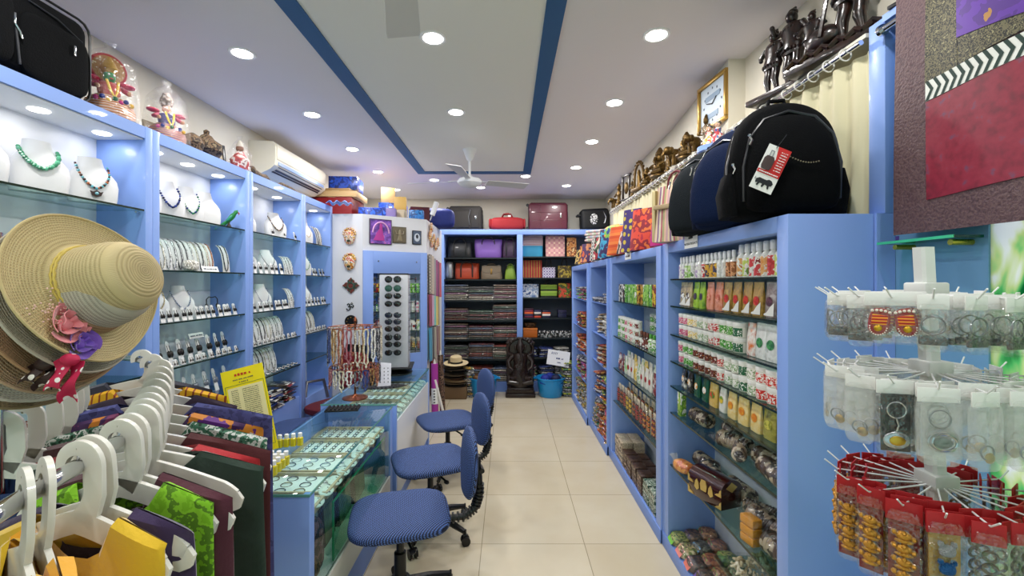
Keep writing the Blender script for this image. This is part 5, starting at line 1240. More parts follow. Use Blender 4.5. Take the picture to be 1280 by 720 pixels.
def mk_elephant():
    t = thing('elephant_figurine')
    b = B(); b.ball((0, 0, .05), .028, 12, (1.2, .8, .95)); b.ball((-.038, 0, .066), .018, 10); b.tube([(-.05, 0, .062), (-.060, 0, .04), (-.056, 0, .02)], [.008, .006, .004], 7)
    for x in (-.02, .02):
        for y in (-.012, .012): b.cyl((x, y, 0), (x, y, .04), .008, n=8)
    b.make('body', pmat('noise', ['#1a1a1c', '#1a1a1c', '#d8d8d8', '#2a2a2c'], 26, .3, coat=.4), t)
    for s in (-1, 1): B().ball((-.03, s * .018, .066), .014, 8, (.9, .25, 1.1)).make('ear', mat('#2a2a2c', .4), t)
    return t
for k in range(7): put('eleph', mk_elephant, (X(679 + k * 5.6), 6.30, ZR[4]), R(20), 'small black and white painted elephant, %s from left on the fifth rear shelf' % ORDN[k], 'figurine', 'painted elephants on the rear shelf', s=1.15)
for k, px in enumerate((662, 683, 703)):
    pile([['blue', 'white'], ['blue', 'silver grey'], ['white', 'silver grey']][k], 6.33, X(px), ZR[5], 5, 'on the sixth rear shelf, right bay, %s' % ['left', 'middle', 'right'][k], .20, .18, .024, rz=0)
    pile([['silver grey', 'black and pink'], ['silver grey', 'blue'], ['white', 'silver grey']][k], 6.33, X(px), .142, 8, 'on the lowest level, right bay, %s' % ['left', 'middle', 'right'][k], .20, .18, .024, rz=0)

# ---------------- luggage on top of the rear unit
ZT = 2.272
def mk_case(w, h, d, m, trimc='#0e0e10', hard=False, wheels='side'):
    def f():
        t = thing('suitcase')
        b = B(); b.box(-w / 2, w / 2, -d / 2, d / 2, 0, h, .035, 4); b.make('shell', m, t)
        b = B()
        for yy in (-d / 2 + .03, d / 2 - .03): b.tube([(-w / 2 + .03, yy, -.001), (w / 2 - .03, yy, -.001), (w / 2 + .001, yy, .03), (w / 2 + .001, yy, h - .03), (w / 2 - .03, yy, h + .001), (-w / 2 + .03, yy, h + .001), (-w / 2 - .001, yy, h - .03), (-w / 2 - .001, yy, .03)], .004, 6, closed=True)
        b.make('piping', mat(trimc, .4), t)
        if hard:
            b = B()
            for zz in (h * .08, h * .36, h * .64, h * .92): b.box(-w * .46, w * .46, -d / 2 - .004, -d / 2 + .004, zz - .003, zz + .003, .002)
            for xx in (-w * .2, w * .32): b.box(xx - .003, xx + .003, -d / 2 - .004, -d / 2 + .004, h * .08, h * .92, .002)
            b.make('ribs', m, t)
        else:
            B().box(-w * .40, w * .12, -d / 2 - .018, -d / 2 + .01, h * .10, h * .80, .012).make('front_pocket', m, t)
            B().box(w * .16, w * .42, -d / 2 - .012, -d / 2 + .01, h * .10, h * .88, .01).make('side_pocket', m, t)
            b = B(); b.tube([(w * .14, -d / 2 - .012, h * .2), (w * .10, -d / 2 - .016, h * .55), (w * .16, -d / 2 - .012, h * .85)], .003, 5); b.make('zip', STEEL, t)
        B().box(w * .30, w * .34, -d / 2 - .016, -d / 2 - .004, h * .45, h * .60, .002).make('badge', CHROME, t)
        for s in (0, 1):
            b = B(); b.M = TR(-w / 2 - .018, -d * .3, .03 + s * (h - .06), rx=R(90)); b.cyl((0, 0, -.012), (0, 0, .012), .022, n=16); b.make('wheel', mat('#1a1a1c', .4), t)
        b = B(); b.box(w / 2, w / 2 + .012, -.05, .05, h * .3, h * .7, .005); b.make('carry_handle', mat(trimc, .4), t)
        return t
    return f
XT = lambda px: (px - 635) * 6.35 / F
sh('suitcase', 'suitcase', 'charcoal fabric suitcase lying on its side on the rear unit', mk_case(.47, .34, .24, mat('#2b2826', .75, 0, .3, 200)), (XT(582), 6.41, ZT))
sh('suitcase', 'suitcase', 'maroon hard shell suitcase on top of the rear unit', mk_case(.55, .39, .22, mat('#5c2433', .35, coat=.3), '#3a141e', True), (XT(685), 6.41, ZT))
def duffel():
    t = thing('duffel_bag'); RDD = mat('#9c1f26', .7, 0, .2, 150)
    B().pillow((0, 0, .095), (.25, .11, .095), .55, .5, 26).make('bag_body', RDD, t)
    for s in (-1, 1): B().pillow((s * .245, 0, .10), (.02, .09, .07), .6, .7).make('end_pocket', RDD, t)
    for s in (-1, 1): B().tube([(-.09, s * .06, .12), (-.07, s * .05, .20), (-.05, s * .03, .235), (.05, s * .03, .235), (.07, s * .05, .20), (.09, s * .06, .12)], .010, 7).make('handle', mat('#7c161c', .6), t)
    B().box(-.03, .03, -.045, .045, .225, .25, .008).make('grip_wrap', mat('#8c1a20', .5), t)
    B().tube([(-.2, 0, .18), (0, 0, .192), (.2, 0, .18)], .004, 6).make('zip', STEEL, t)
    b = B(); b.box(.012, .05, -.002, .002, .193, .215); b.make('tag', PAPER, t, (0, -.05, 0)); return t
sh('bag', 'duffel_bag', 'red duffel bag with looped handles on the rear unit', duffel, (XT(634), 6.38, ZT))
def trolley():
    t = thing('travel_bag'); m = mat('#111214', .6, 0, .2, 150)
    b = B(); b.M = TR(ry=R(-3)); b.box(-.20, .20, -.12, .12, 0, .31, .05, 4); b.make('bag_body', m, t)
    B().box(-.26, -.19, -.08, .08, .20, .23, .01).make('pull_handle', m, t)
    b = B(); b.ball((-.03, -.121, .155), .075, 24, (.72, .06, 1.1)); b.make('printed_emblem', pmat('noise', ['#f0f0f0', '#101012', '#f0f0f0', '#101012'], 26, .5), t)
    b = B(); b.tube([(.1, -.115, .27), (.14, -.12, .18), (.12, -.122, .1)], .005, 6); b.make('zip', STEEL, t)
    B().box(-.18, .18, -.10, .10, -.002, .02, .008).make('base', BLACKP, t); return t
sh('bag', 'travel_bag', 'black travel bag with white oval emblem on the rear unit', trolley, (XT(744), 6.40, ZT))

# ---------------- objects before the rear unit
# carved statue
t = thing('carved_deity_statue', 'tall dark carved wooden seated deity statue standing on the floor at the back', 'statue', (.166, 5.98, 0))
b = B(); b.box(-.20, .20, -.11, .11, 0, .06, .012); b.box(-.18, .18, -.10, .10, .06, .13, .015); b.make('plinth', DARKWOOD, t)
b = B()
b.pillow((0, .08, .42), (.19, .03, .36), .3, .35, 24)
b.make('back_slab', DARKWOOD, t)
b = B()
b.loft([(0, 0, .13, .13, .08), (0, 0, .22, .15, .09), (0, 0, .30, .12, .08), (0, 0, .40, .085, .065), (0, 0, .50, .10, .07), (0, 0, .56, .09, .06), (0, 0, .585, .035, .035), (0, 0, .60, .045, .045), (0, -.005, .64, .055, .055), (0, -.005, .68, .05, .05), (0, 0, .71, .04, .04), (0, 0, .75, .025, .025), (0, 0, .78, .008, .008)], 18)
for s in (-1, 1):
    b.tube([(s * .10, -.01, .54), (s * .16, -.03, .47), (s * .15, -.07, .40), (s * .10, -.09, .36)], [.03, .027, .022, .018], 10)
    b.tube([(s * .10, 0, .54), (s * .165, .0, .58), (s * .17, -.01, .66), (s * .15, -.02, .70)], [.026, .024, .02, .016], 10)
    b.tube([(s * .05, -.03, .24), (s * .15, -.08, .25), (s * .16, -.10, .21), (s * .03, -.11, .19)], [.045, .042, .036, .025], 10)
    b.ball((s * .065, 0, .65), .03, 10, (.5, 1, 1.4)); b.ball((s * .17, -.03, .72), .025, 8)
b.tube([(0, -.05, .64), (.005, -.075, .58), (.02, -.085, .50), (-.02, -.09, .44)], [.022, .018, .014, .010], 10)
for i in range(14):
    a = PI * (i + .5) / 14; b.ball((.17 * math.cos(a), .05, .60 + .17 * math.sin(a)), .024, 8)
for i in range(16): b.ball((-.15 + .02 * i, -.10, .10), .014, 8); 
for i in range(9): b.tube([(.02, -.08, .46 - .012 * i), (-.07 + .01 * i, -.09, .42 - .02 * i)], .008, 6)
b.make('figure', mat('#20120d', .35, 0, .8, 45, coat=.3), t)
def mk_tub():
    t = thing('plastic_tub'); m = mat('#1f92d6', .35, coat=.2)
    b = B(); b.lathe([(.0, .0), (.145, .0), (.155, .01), (.185, .235), (.20, .24), (.20, .255), (.188, .255), (.178, .235), (.150, .02), (.0, .018)], 36, False); b.make('tub', m, t)
    for s in (-1, 1): B().tube([(s * .198, -.05, .245), (s * .225, -.03, .24), (s * .225, .03, .24), (s * .198, .05, .245)], .008, 6).make('handle', m, t)
    return t
put('tub', mk_tub, (.575, 6.0, 0), 0, 'bright blue plastic tub full of blue caps, right of the statue', 'tub', 'blue plastic tubs')
put('tub', None, (-.335 + .0, 6.0, 0), 0, 'bright blue plastic tub of brown pouches behind the last chair', 'tub', 'blue plastic tubs')
def mk_cap(c, lc):
    def f():
        t = thing('baseball_cap'); m = mat(c, .7)
        B().lathe([(.085, 0), (.088, .03), (.075, .07), (.045, .098), (.0, .106)], 20, False).make('crown', m, t)
        b = B(); b.sheet(lambda u, v: ((.082 + .075 * v) * math.sin(R(-60 + 120 * u)) , -(.082 + .075 * v * math.cos(R(-60 + 120 * u)) ** .7) * math.cos(R(-60 + 120 * u)), .008 - .012 * v), 14, 4, .003); b.make('visor', m, t)
        B().ball((0, 0, .107), .007, 8).make('button', m, t)
        b = B(); b.M = TR(0, -.079, .045, rx=R(-18)); [b.tube([(-.028 + .02 * i, 0, 0), (-.02 + .02 * i, 0, .018), (-.012 + .02 * i, 0, 0)], .003, 5) for i in range(3)]; b.make('embroidery', mat(lc, .6), t); return t
    return f
for k, (x, y, z_, c, rz, tl, nm) in enumerate(((.50, 5.95, .22, '#1c2c8a', .2, .3, 'royal blue cap at the left of the blue tub'), (.645, 5.96, .22, '#141c44', -.3, .4, 'navy cap at the right of the blue tub'), (.57, 6.06, .22, '#20349a', .6, .2, 'royal blue cap behind in the blue tub'), (.57, 5.96, .13, '#18225a', 2.0, .1, 'dark blue cap lower in the tub'))):
    sh('cap', 'baseball_cap', nm, mk_cap(c, '#e8e8f0'), (x, y, z_), rz, rx=tl).scale = (.75, .75, .75)
for i in range(12):
    a = i * 2.4; r_ = .125 * math.sqrt((i + .5) / 12)
    put('bpouch', lambda: (lambda t: (B().pillow((0, 0, .03), (.045, .035, .03), .8, .8, 14).make('pouch', mat('#8a6444', .8, 0, .4, 80), t), B().lathe([(.012, .055), (.02, .075)], 10).make('gathered_top', mat('#6a4a30', .8), t), t)[-1])(thing('cloth_pouch')),
        (-.335 + r_ * math.cos(a), 6.0 + r_ * math.sin(a), .20 + .035 * (1 - r_ / .15)), a, 'small brown cloth pouch in the left blue tub, %s outwards from its middle' % ORDN[i], 'pouch', 'brown pouches in the tub')
# handwritten card
t = thing('handwritten_sign', 'white handwritten card leaning above the tub of caps', 'sign', (.66, 5.92, .42), (R(-14), R(9), 0))
B().box(-.15, .15, -.002, .002, -.0, .20).make('card', mat('#dfe2e8', .7), t)
b = B(); b.text('ANY', .045, TR(-.06, -.003, .155, rx=R(90))); scribble(b, -.03, .08, .095, .022, 0, -.003); scribble(b, -.01, .04, .045, .02, 0, -.003); b.make('handwriting', mat('#2a3a6a', .7), t)
# heap of packets behind sign in the corner
for k, (x, y) in enumerate(((.80, 6.0), (.80, 6.12))): pile(['silver grey', 'green', 'silver grey'], y, x, .001, 17, 'on the floor in the right back corner, %s' % ['front', 'behind'][k], .18, .14, .024)
# hats stacked by the partition
def mk_fedora(c, bc, flat=False):
    def f():
        t = thing('brimmed_hat')
        b = B(); b.lathe([(.0, .10), (.05, .105), (.075, .09), (.082, .05), (.088, .012), (.10, .004), (.15, .0), (.165, .008), (.16, .004), (.10, -.002), (.085, .0)], 28, False); b.make('felt', mat(c, .85, 0, .2, 120), t)
        b = B(); b.lathe([(.0895, .010), (.086, .034), (.0845, .034)], 28, False); b.make('band', mat(bc, .7), t); return t
    return f
hc = [('#5a5248', '#2a2622', 'taupe'), ('#3a2c24', '#1a1412', 'dark brown'), ('#b89a70', '#5a3a24', 'tan'), ('#24221f', '#0e0e0e', 'black'), ('#8a7a64', '#3a2c20', 'khaki')]
zz = .001
t = B().box(-.16, .16, -.12, .12, 0, .16, .01).make('low_stool', mat('#6a5238', .6), None, (-.70, 5.92, 0)); tag(t, 'low brown wooden stool hidden under the pile of hats', 'stool')
for k in range(8):
    q = [3, 4, 2, 1, 4, 3, 0, 0][k]
    put(('fed', q), mk_fedora(hc[q][0], hc[q][1]), (-.70 + random.uniform(-.02, .02), 5.92, .162 + k * .036), .3 * k, '%s felt hat, %s from the bottom of the hat pile by the partition' % (hc[q][2], ORDN[k]), 'hat', 'hats piled by the partition', rx=random.uniform(-.06, .06))
put('straw_s', mk_fedora('#d8c49a', '#1a1a1a'), (-.69, 5.90, .455), 0, 'pale straw hat with black band topping the hat pile', 'hat', rx=R(6))
pile(['silver grey', 'rainbow', 'silver grey', 'white'], 5.98, -.50 - .03, .001, 14, 'on the floor beside the pile of hats', .16, .14, .025)

# ---------------- scarves and rolls on the partition's aisle side
XS = -.864
def mk_scarf(c, w, h):
    def f():
        b = B()
        b.sheet(lambda u, v: (.004 + .012 + .010 * math.sin(u * 9 + v * 1.5) + .016 * math.sin(PI * u), -w / 2 + w * u, -h * v), 14, 10, .006)
        b.sheet(lambda u, v: (.004, -w / 2 + w * u, -h * v * .97), 3, 3, .004)
        return b.make('hanging_scarf', c, None)
    return f
sc_specs = [(4.80, 1.83, .42, ['#8a8078', '#b0a698', '#6a6058'], 'beige checked', 'check'), (4.93, 1.82, .42, ['#a89888', '#c8b8a8'], 'sand', 'stripe'), (5.06, 1.80, .42, ['#7a7478', '#9a9498'], 'mauve grey', 'stripe'), (5.19, 1.79, .42, ['#7a1a5a', '#9a2a7a'], 'magenta', 'stripe'), (5.32, 1.78, .42, ['#5a1440', '#7a2458'], 'dark wine', 'stripe'), (5.47, 1.77, .42, ['#c8485a', '#a8384a'], 'rose', 'stripe'),
            (4.80, 1.40, .34, ['#7a1c44', '#8a2850'], 'crimson', 'stripe'), (4.93, 1.39, .34, ['#b08aa8', '#c8a0bc'], 'lilac', 'stripe'), (5.06, 1.38, .34, ['#5aa8a0', '#7ac0b8'], 'aqua', 'stripe'), (5.19, 1.37, .34, ['#c8b04a', '#d8c464'], 'gold', 'stripe'), (5.32, 1.36, .34, ['#8a7a58', '#a8966c'], 'olive', 'stripe'),
            (4.81, 1.04, .36, ['#1f7a9a', '#2c8cac'], 'teal blue', 'stripe'), (4.95, 1.03, .36, ['#1c1c20', '#3a3a40'], 'black', 'stripe'), (5.09, 1.02, .36, ['#8a8474', '#a8a290'], 'grey green', 'stripe'), (5.23, 1.01, .36, ['#5a2a34', '#7a4450'], 'dusky red', 'stripe'), (5.38, 1.0, .36, ['#7a5a48', '#94705a'], 'brown', 'stripe')]
for y, z_, h, c, nm, kd in sc_specs:
    put(('scf', nm), mk_scarf(pmat(kd, c, 60 if kd == 'stripe' else 30, .8, axis=1, sheen=.4), .125, h), (XS, y, z_), 0, '%s scarf hanging on the aisle side of the partition' % nm, 'scarf')
for k, (y, c, nm) in enumerate(((4.98, ['#5a1c1c', '#7a2c24', '#3a1414'], 'dark red'), (5.16, ['#8a7a74', '#b0a49c', '#5a4c48'], 'grey fringed'), (5.36, ['#4a1c2c', '#6a2c3c', '#2a141c'], 'maroon'))):
    put(('scb', nm), mk_scarf(pmat('noise', c, 22, .8), .17, .42), (XS, y, .68), 0, '%s scarf hanging low on the aisle side of the partition' % nm, 'scarf')
def mk_roll(c, L, r, wrap=None):
    def f():
        t = thing('fabric_roll'); B().cyl((0, 0, 0), (0, 0, L), r, n=18).make('rolled_cloth', c, t)
        B().cyl((0, 0, L), (0, 0, L + .05), r * .45, r * .12, 12).make('twisted_end', mat('#e0dcd0', .5), t)
        if wrap:
            B().lathe([(r + .001, L * .36), (r + .0015, L * .37), (r + .0015, L * .60), (r + .001, L * .61)], 20).make('printed_wrap', mat('#eef0ea', .4), t)
            B().ball((r * .9, -r * .5, L * .50), r * .6, 10, (.4, .7, 1.6)).make('green_print', mat('#7ac83a', .4), t)
            b = B(); b.M = TR(0, -r - .002, L * .44, rx=R(90), rz=0) ; [b.box(-.02, .02, -.0, .001 + 0, .0, .0) for _ in ()]; 
            b.M = Matrix.Identity(4); [b.box(-.022, -.004, -r - .003, -r - .001, L * .38 + .03 * i, L * .38 + .012 + .03 * i) for i in range(5)]; b.make('print_marks', INK, t)
        return t
    return f
sh('roll', 'fabric_roll', 'magenta fabric roll with white and green printed wrap leaning by the far counter', mk_roll(mat('#a8389a', .5), .66, .036, True), (-.775, 4.72, .001), R(20), rx=R(-3))
sh('roll', 'fabric_roll', 'brown carved textured roll leaning beside the magenta roll', mk_roll(pmat('noise', ['#4a3428', '#6a5040', '#2c1c14', '#8a7058'], 30, .7), .74, .03), (-.70, 4.80, .001), 0, rx=R(-4), ry=R(-3))
sh('roll', 'paper_roll', 'cream paper tube leaning by the magenta roll', mk_roll(mat('#ddd8cc', .6), .52, .015), (-.84, 4.62, .001), 0, rx=R(-2))
sh('roll', 'paper_roll', 'long white tube leaning at a slant beyond the rolls', mk_roll(mat('#e4e0d6', .6), .50, .014), (-.655, 4.72, .012), 0, ry=R(-14))

# ---------------- masks and plaques on the partition
def mk_mask(w=.11, h=.15):
    t = thing('painted_mask')
    B().ball((0, 0, 0), .5, 20, (w, .05, h)).make('face', pmat('noise', ['#e0c8b0', '#c84a3a', '#e8dcc8', '#d8a03a', '#a83a30'], 30, .5), t)
    for i in range(9):
        a = PI * (i / 8); B().ball((w * .5 * math.cos(a), -.004, h * .18 + h * .36 * math.sin(a)), .013, 8).make('crown_petal', pmat('cells', ['#e8d8c0', '#c85a3a', '#d8b040'], 120, .5), t)
    for s in (-1, 1):
        B().ball((s * w * .2, -.024, .0), .011, 8, (1.3, .5, .6)).make('eye', mat('#f4f4f0', .4), t); B().ball((s * w * .2, -.029, .0), .005, 6).make('pupil', INK, t)
    B().ball((0, -.024, -h * .26), .018, 8, (1, .5, .6)).make('mouth', mat('#2a3a1c', .5), t)
    B().loft([(0, -.024, -.02, .010, .008), (0, -.026, .02, .004, .004)], 8).make('nose', mat('#e0b890', .5), t)
    return t
wx = lambda px: (px - 635) * 4.28 / F; wz = lambda py: EYE - (py - 353) * 4.28 / F
put('mask', mk_mask, (wx(436.5), 4.285, wz(296)), 0, 'upper round painted mask on the white partition strip', 'mask', 'painted masks on the partition')
put('mask', None, (wx(436.5), 4.285, wz(328)), 0, 'lower round painted mask on the white partition strip', 'mask', 'painted masks on the partition')
for k, (y, z_) in enumerate(((4.80, 2.03), (4.92, 1.96), (5.05, 2.02), (5.18, 1.95), (5.32, 2.0), (4.87, 2.12))):
    put('mask', None, (XS + .022, y, z_), R(90), 'painted mask on the aisle side of the partition, %s from the front' % ORDN[k], 'mask', 'masks on the aisle side', s=.7)
t = thing('carved_plaque', 'dark red and green diamond shaped plaque below the masks', 'wall plaque', (wx(438), 4.296, wz(357)))
b = B(); pts = []
for i in range(32):
    a = 2 * PI * i / 32; r_ = .060 + .012 * math.cos(4 * a) + .007 * math.cos(12 * a); pts.append((r_ * math.cos(a) * 1.05, r_ * math.sin(a)))
b.prism(pts, .014); b.make('plaque', pmat('noise', ['#5a241c', '#7a3428', '#2c4a3a', '#3a1c18'], 40, .4), t)
B().tube([(.03 * math.cos(a), -.010, .03 * math.sin(a)) for a in [2 * PI * i / 16 for i in range(16)]], .005, 6, closed=True).make('carved_ring', mat('#2f5a48', .4), t)
t = thing('om_symbol', 'small dark om shaped ornament on the white partition strip', 'wall ornament', (wx(437), 4.297, wz(384)))
b = B(); q = .0055
b.tube([(-.030, 0, .022), (-.018, 0, .034), (-.004, 0, .026), (-.006, 0, .012), (-.018, 0, .006)], q, 6); b.tube([(-.018, 0, .006), (-.002, 0, .0), (.0, 0, -.018), (-.014, 0, -.030), (-.030, 0, -.024), (-.036, 0, -.014)], q, 6)
b.tube([(-.004, 0, .002), (.012, 0, .006), (.024, 0, -.004), (.032, 0, .010), (.026, 0, .020)], q, 6); b.tube([(.004, 0, .034), (.014, 0, .026), (.026, 0, .034)], q * .8, 6); b.ball((.015, 0, .042), .005, 8)
b.make('symbol', mat('#1c2420', .4), t)
t = thing('round_plaque', 'black round plaque with gold spots low on the white strip', 'wall plaque', (wx(438), 4.296, wz(402)))
b = B(); b.M = TR(rx=R(90)); b.lathe([(0, -.006), (.058, -.006), (.062, 0), (.058, .006), (0, .006)], 28, False); b.make('disc', mat('#14120f', .35), t)
for i in range(8): B().ball((.038 * math.cos(i * PI / 4), -.007, .038 * math.sin(i * PI / 4)), .006, 6).make('gold_spot', mat('#b8903a', .3, .8), t)
# pictures on the angled face above the mirror
Mx = TR(-1.41, 4.305, 0, rz=ang)
def on_face(x, z): v = Mx @ Vector((x, -.004, 0)); return (v.x, v.y, z)
def pic(x, z, w, h, m, fr, label, inner=None):
    t = thing('wall_picture', label, 'picture', on_face(x, z), (0, 0, ang))
    B().box(-w / 2, w / 2, -.012, 0, -h / 2, h / 2, .002).make('frame', mat(fr, .4), t); B().box(-w / 2 + .008, w / 2 - .008, -.0135, -.011, -h / 2 + .008, h / 2 - .008).make('print', m, t)
    if inner: inner(t, w, h)
    return t
def in1(t, w, h):
    b = B(); n = 20; b.tube([(w * .36 * math.cos(PI * i / n), -.015, -h * .05 + h * .42 * math.sin(PI * i / n)) for i in range(n + 1)], .008, 6); b.make('pink_arch', mat('#d8a0d0', .5), t)
    b = B(); b.M = TR(0, -.016, -h * .35); b.loft([(-.02, 0, 0, w * .26, .003), (-.01, 0, h * .3, w * .14, .004), (0, 0, h * .48, w * .07, .004), (0, 0, h * .62, w * .06, .004), (0, 0, h * .7, w * .02, .003)], 14); b.make('painted_figure', mat('#b83a98', .5), t)
pic(.13 + .045, wz(288) , .225, .25, pmat('noise', ['#3a2c7a', '#6a3a9a', '#8a5ac0', '#c870c0'], 14, .5), '#3a2444', 'large purple and pink picture with an arch above the mirror', in1)
def in2(t, w, h):
    b = B(); b.loft([(0, -.016, -h * .35, w * .2, .004), (0, -.016, 0, w * .1, .005), (0, -.016, h * .2, w * .08, .005), (0, -.016, h * .32, w * .03, .003)], 12)
    for s in (-1, 1): b.tube([(0, -.016, 0), (s * w * .28, -.016, .01), (s * w * .3, -.016, h * .25)], .006, 6)
    b.make('relief_figure', mat('#8a8068', .4, .3), t)
pic(.37, wz(290.5), .145, .165, mat('#6e6450', .5, 0, .6, 60), '#5a523f', 'square bronze coloured relief picture above the mirror', in2)
def in3(t, w, h):
    B().ball((0, -.014, .0), .5, 16, (w * .65, .004, h * .6)).make('pale_oval', mat('#c8d0dc', .5), t); B().ball((0, -.016, .01), .5, 12, (w * .28, .006, h * .3)).make('dark_head', mat('#2a2c38', .5), t)
pic(.56, wz(292.5), .10, .145, mat('#4a5870', .5), '#16181c', 'small dark framed portrait above the mirror', in3)

# ---------------- boxes on top of the partition and cabinets
def pbox(label, c, w, d, h, loc, rz=0, m=None, lidc=None, rx=0, name='gift_box'):
    t = thing(name, label, 'box', loc, (rx, 0, rz)); B().box(-w / 2, w / 2, -d / 2, d / 2, 0, h, .004).make('box_body', m or mat(c, .45), t)
    if lidc: B().box(-w / 2 - .003, w / 2 + .003, -d / 2 - .003, d / 2 + .003, h * .7, h + .003, .003).make('lid', mat(lidc, .4), t)
    else: B().box(-w * .08, w * .08, -d / 2 - .002, d / 2 + .002, h - .001, h + .0015).make('tape_strip', mat('#c8b890', .3), t)
    return t
BF = pmat('noise', ['#173a9a', '#1f4fc0', '#122c78', '#2a62d8'], 16, .3, coat=.4)
KR = '#b89868'
pbox('dark red carton with white marks beside the far cabinet top', '#7a1218', .42, .40, .23, (-1.85, 4.86, PT + .001), 0)
pbox('kraft brown flat carton lying on the red carton', KR, .44, .42, .06, (-1.82, 4.86, 2.431), .05)
pbox('kraft brown thin carton under the blue parcel', '#a88858', .38, .36, .035, (-1.86, 4.88, 2.493), -.04)
pbox('shiny blue wrapped parcel topping the carton stack', '', .30, .30, .14, (-1.79, 4.92, 2.531), .1, BF)
pbox('shiny blue parcel beside the red carton', '', .24, .20, .13, (-1.48, 4.80, PT + .001), .2, BF)
pbox('lavender small box in front of the yellow folder', '#7a6aa0', .10, .10, .13, (-1.26, 4.80, PT + .001), .1)
pbox('yellow kraft box tilted above the lavender box', '#d8b060', .13, .10, .14, (-1.20, 4.95, PT + .14), .15)
pbox('cream small box under the yellow kraft box', '#c8b898', .12, .12, .138, (-1.20, 4.95, PT + .001), 0)
pbox('kraft brown box standing high behind the blue parcel', KR, .16, .16, .18, (-1.42, 5.25, PT + .26), .3)
pbox('dark blue parcel supporting the kraft box', '', .30, .28, .258, (-1.36, 5.28, PT + .001), .1, BF)
pbox('maroon box at the back of the partition top', '#4a1420', .22, .2, .22, (-1.06, 5.30, PT + .001), .3)
pbox('square blue printed box standing at the partition edge', '', .155, .10, .135, (-1.02, 4.95, PT + .001), .05, pmat('noise', ['#1a62a8', '#2f80c8', '#134a86', '#58a0dc'], 24, .35))
for k, (x, y) in enumerate(((-.97 + .12, 5.42), (-.80 + .19, 6.38))): pass
t = thing('blue_holdall', 'large dark blue soft holdall lying on the partition top', 'bag', (-1.18 + .28, 5.5, PT + .001), (0, 0, .1))
B().pillow((0, 0, .12), (.24, .15, .12), .5, .4, 22).make('bag_body', mat('#1c2c78', .6, 0, .4, 30), t); B().pillow((-.06, 0, .12), (.012, .153, .123), .5, .4, 20).make('strap', mat('#10183c', .6), t)
t = thing('blue_holdall', 'second dark blue soft holdall at the left end of the rear unit', 'bag', (XT(547) , 6.42, ZT), (0, 0, -.1))
B().pillow((0, 0, .12), (.15, .13, .12), .5, .4, 22).make('bag_body', mat('#1a2868', .6, 0, .4, 30), t); B().pillow((.05, 0, .12), (.012, .133, .123), .5, .4, 20).make('strap', mat('#10183c', .6), t)
t = thing('cctv_camera', 'slim white security camera mounted at the partition corner', 'camera', (-.83, 4.78, PT + .02), (0, R(20), 0))
B().box(-.022, .022, -.035, .035, .04, .19, .006).make('housing', WHITE, t); B().cyl((0, 0, -.02), (0, 0, .05), .008).make('bracket', STEEL, t)
t = thing('crumpled_plastic_sheet', 'crumpled pale blue plastic over the far end of the left cabinets', 'plastic sheet', (-1.60, 4.20, 2.262))
B().sheet(lambda u, v: (-.10 + .2 * u, -.06 + .16 * v, .006 + .022 * (math.sin(9 * u + 3 * v) ** 2 + .4 * math.sin(21 * v + 7 * u) ** 2)), 20, 16, .002).make('sheet', mat('#7fa2e6', .2), t)
# ================================================================== on top of the left cabinets
TL = 2.262
def suitcase_soft():
    t = thing('soft_suitcase', 'large black soft suitcase on top of the nearest left cabinet', 'suitcase', (-1.85, 1.58, TL), (0, 0, R(90)))
    m = matte(mat('#08090b', .9, 0, .25, 220)); w, d, h = .54, .24, .335
    b = B(); b.box(-w / 2, w / 2, -d / 2, d / 2, .004, h, .055, 5); b.make('shell', m, t)
    for yy in (-d / 2 + .012,):
        b = B(); r_ = .05; P = []
        for cx, cz, a0 in ((w / 2 - r_, h - r_, 0), (-w / 2 + r_, h - r_, 90), (-w / 2 + r_, r_ + .004, 180), (w / 2 - r_, r_ + .004, 270)):
            P += [(cx + r_ * math.cos(R(a0 + q)), yy, cz + r_ * math.sin(R(a0 + q))) for q in (0, 30, 60, 90)]
        b.tube(P, .005, 7, closed=True); b.make('piping', BLACKP, t)
    b = B(); P = [(-.25, -d / 2 - .004, .29), (-.12, -d / 2 - .006, .27), (-.03, -d / 2 - .006, .20), (-.02, -d / 2 - .006, .12), (-.01, -d / 2 - .004, .04)]; b.tube(P, .004, 6); b.tube([(.02, -d / 2 - .003, .285), (.12, -d / 2 - .005, .275), (.22, -d / 2 - .003, .24)], .003, 6); b.make('zip', mat('#2a2c32', .35), t)
    b = B(); b.pillow((-.15, -d / 2, .15), (.12, .02, .13), .4, .5, 20); b.make('front_pocket', m, t)
    b = B(); b.pillow((.12, -d / 2 + .004, .13), (.13, .014, .12), .4, .4, 20); b.make('side_pocket', m, t)
    b = B(); b.box(-.035, -.028, -d / 2 - .012, -d / 2 - .006, .17, .21, .001); b.tube([(-.031, -d / 2 - .012, .17), (-.02, -d / 2 - .016, .15), (-.012, -d / 2 - .014, .13)], .003, 6); b.make('zip_pull', CHROME, t)
    B().box(.175, .184, -d / 2 - .016, -d / 2 - .008, .165, .205, .001).make('badge', CHROME, t)
    B().box(-.10, .10, -.02, .02, h, h + .03, .01).make('carry_handle', BLACKP, t)
suitcase_soft()
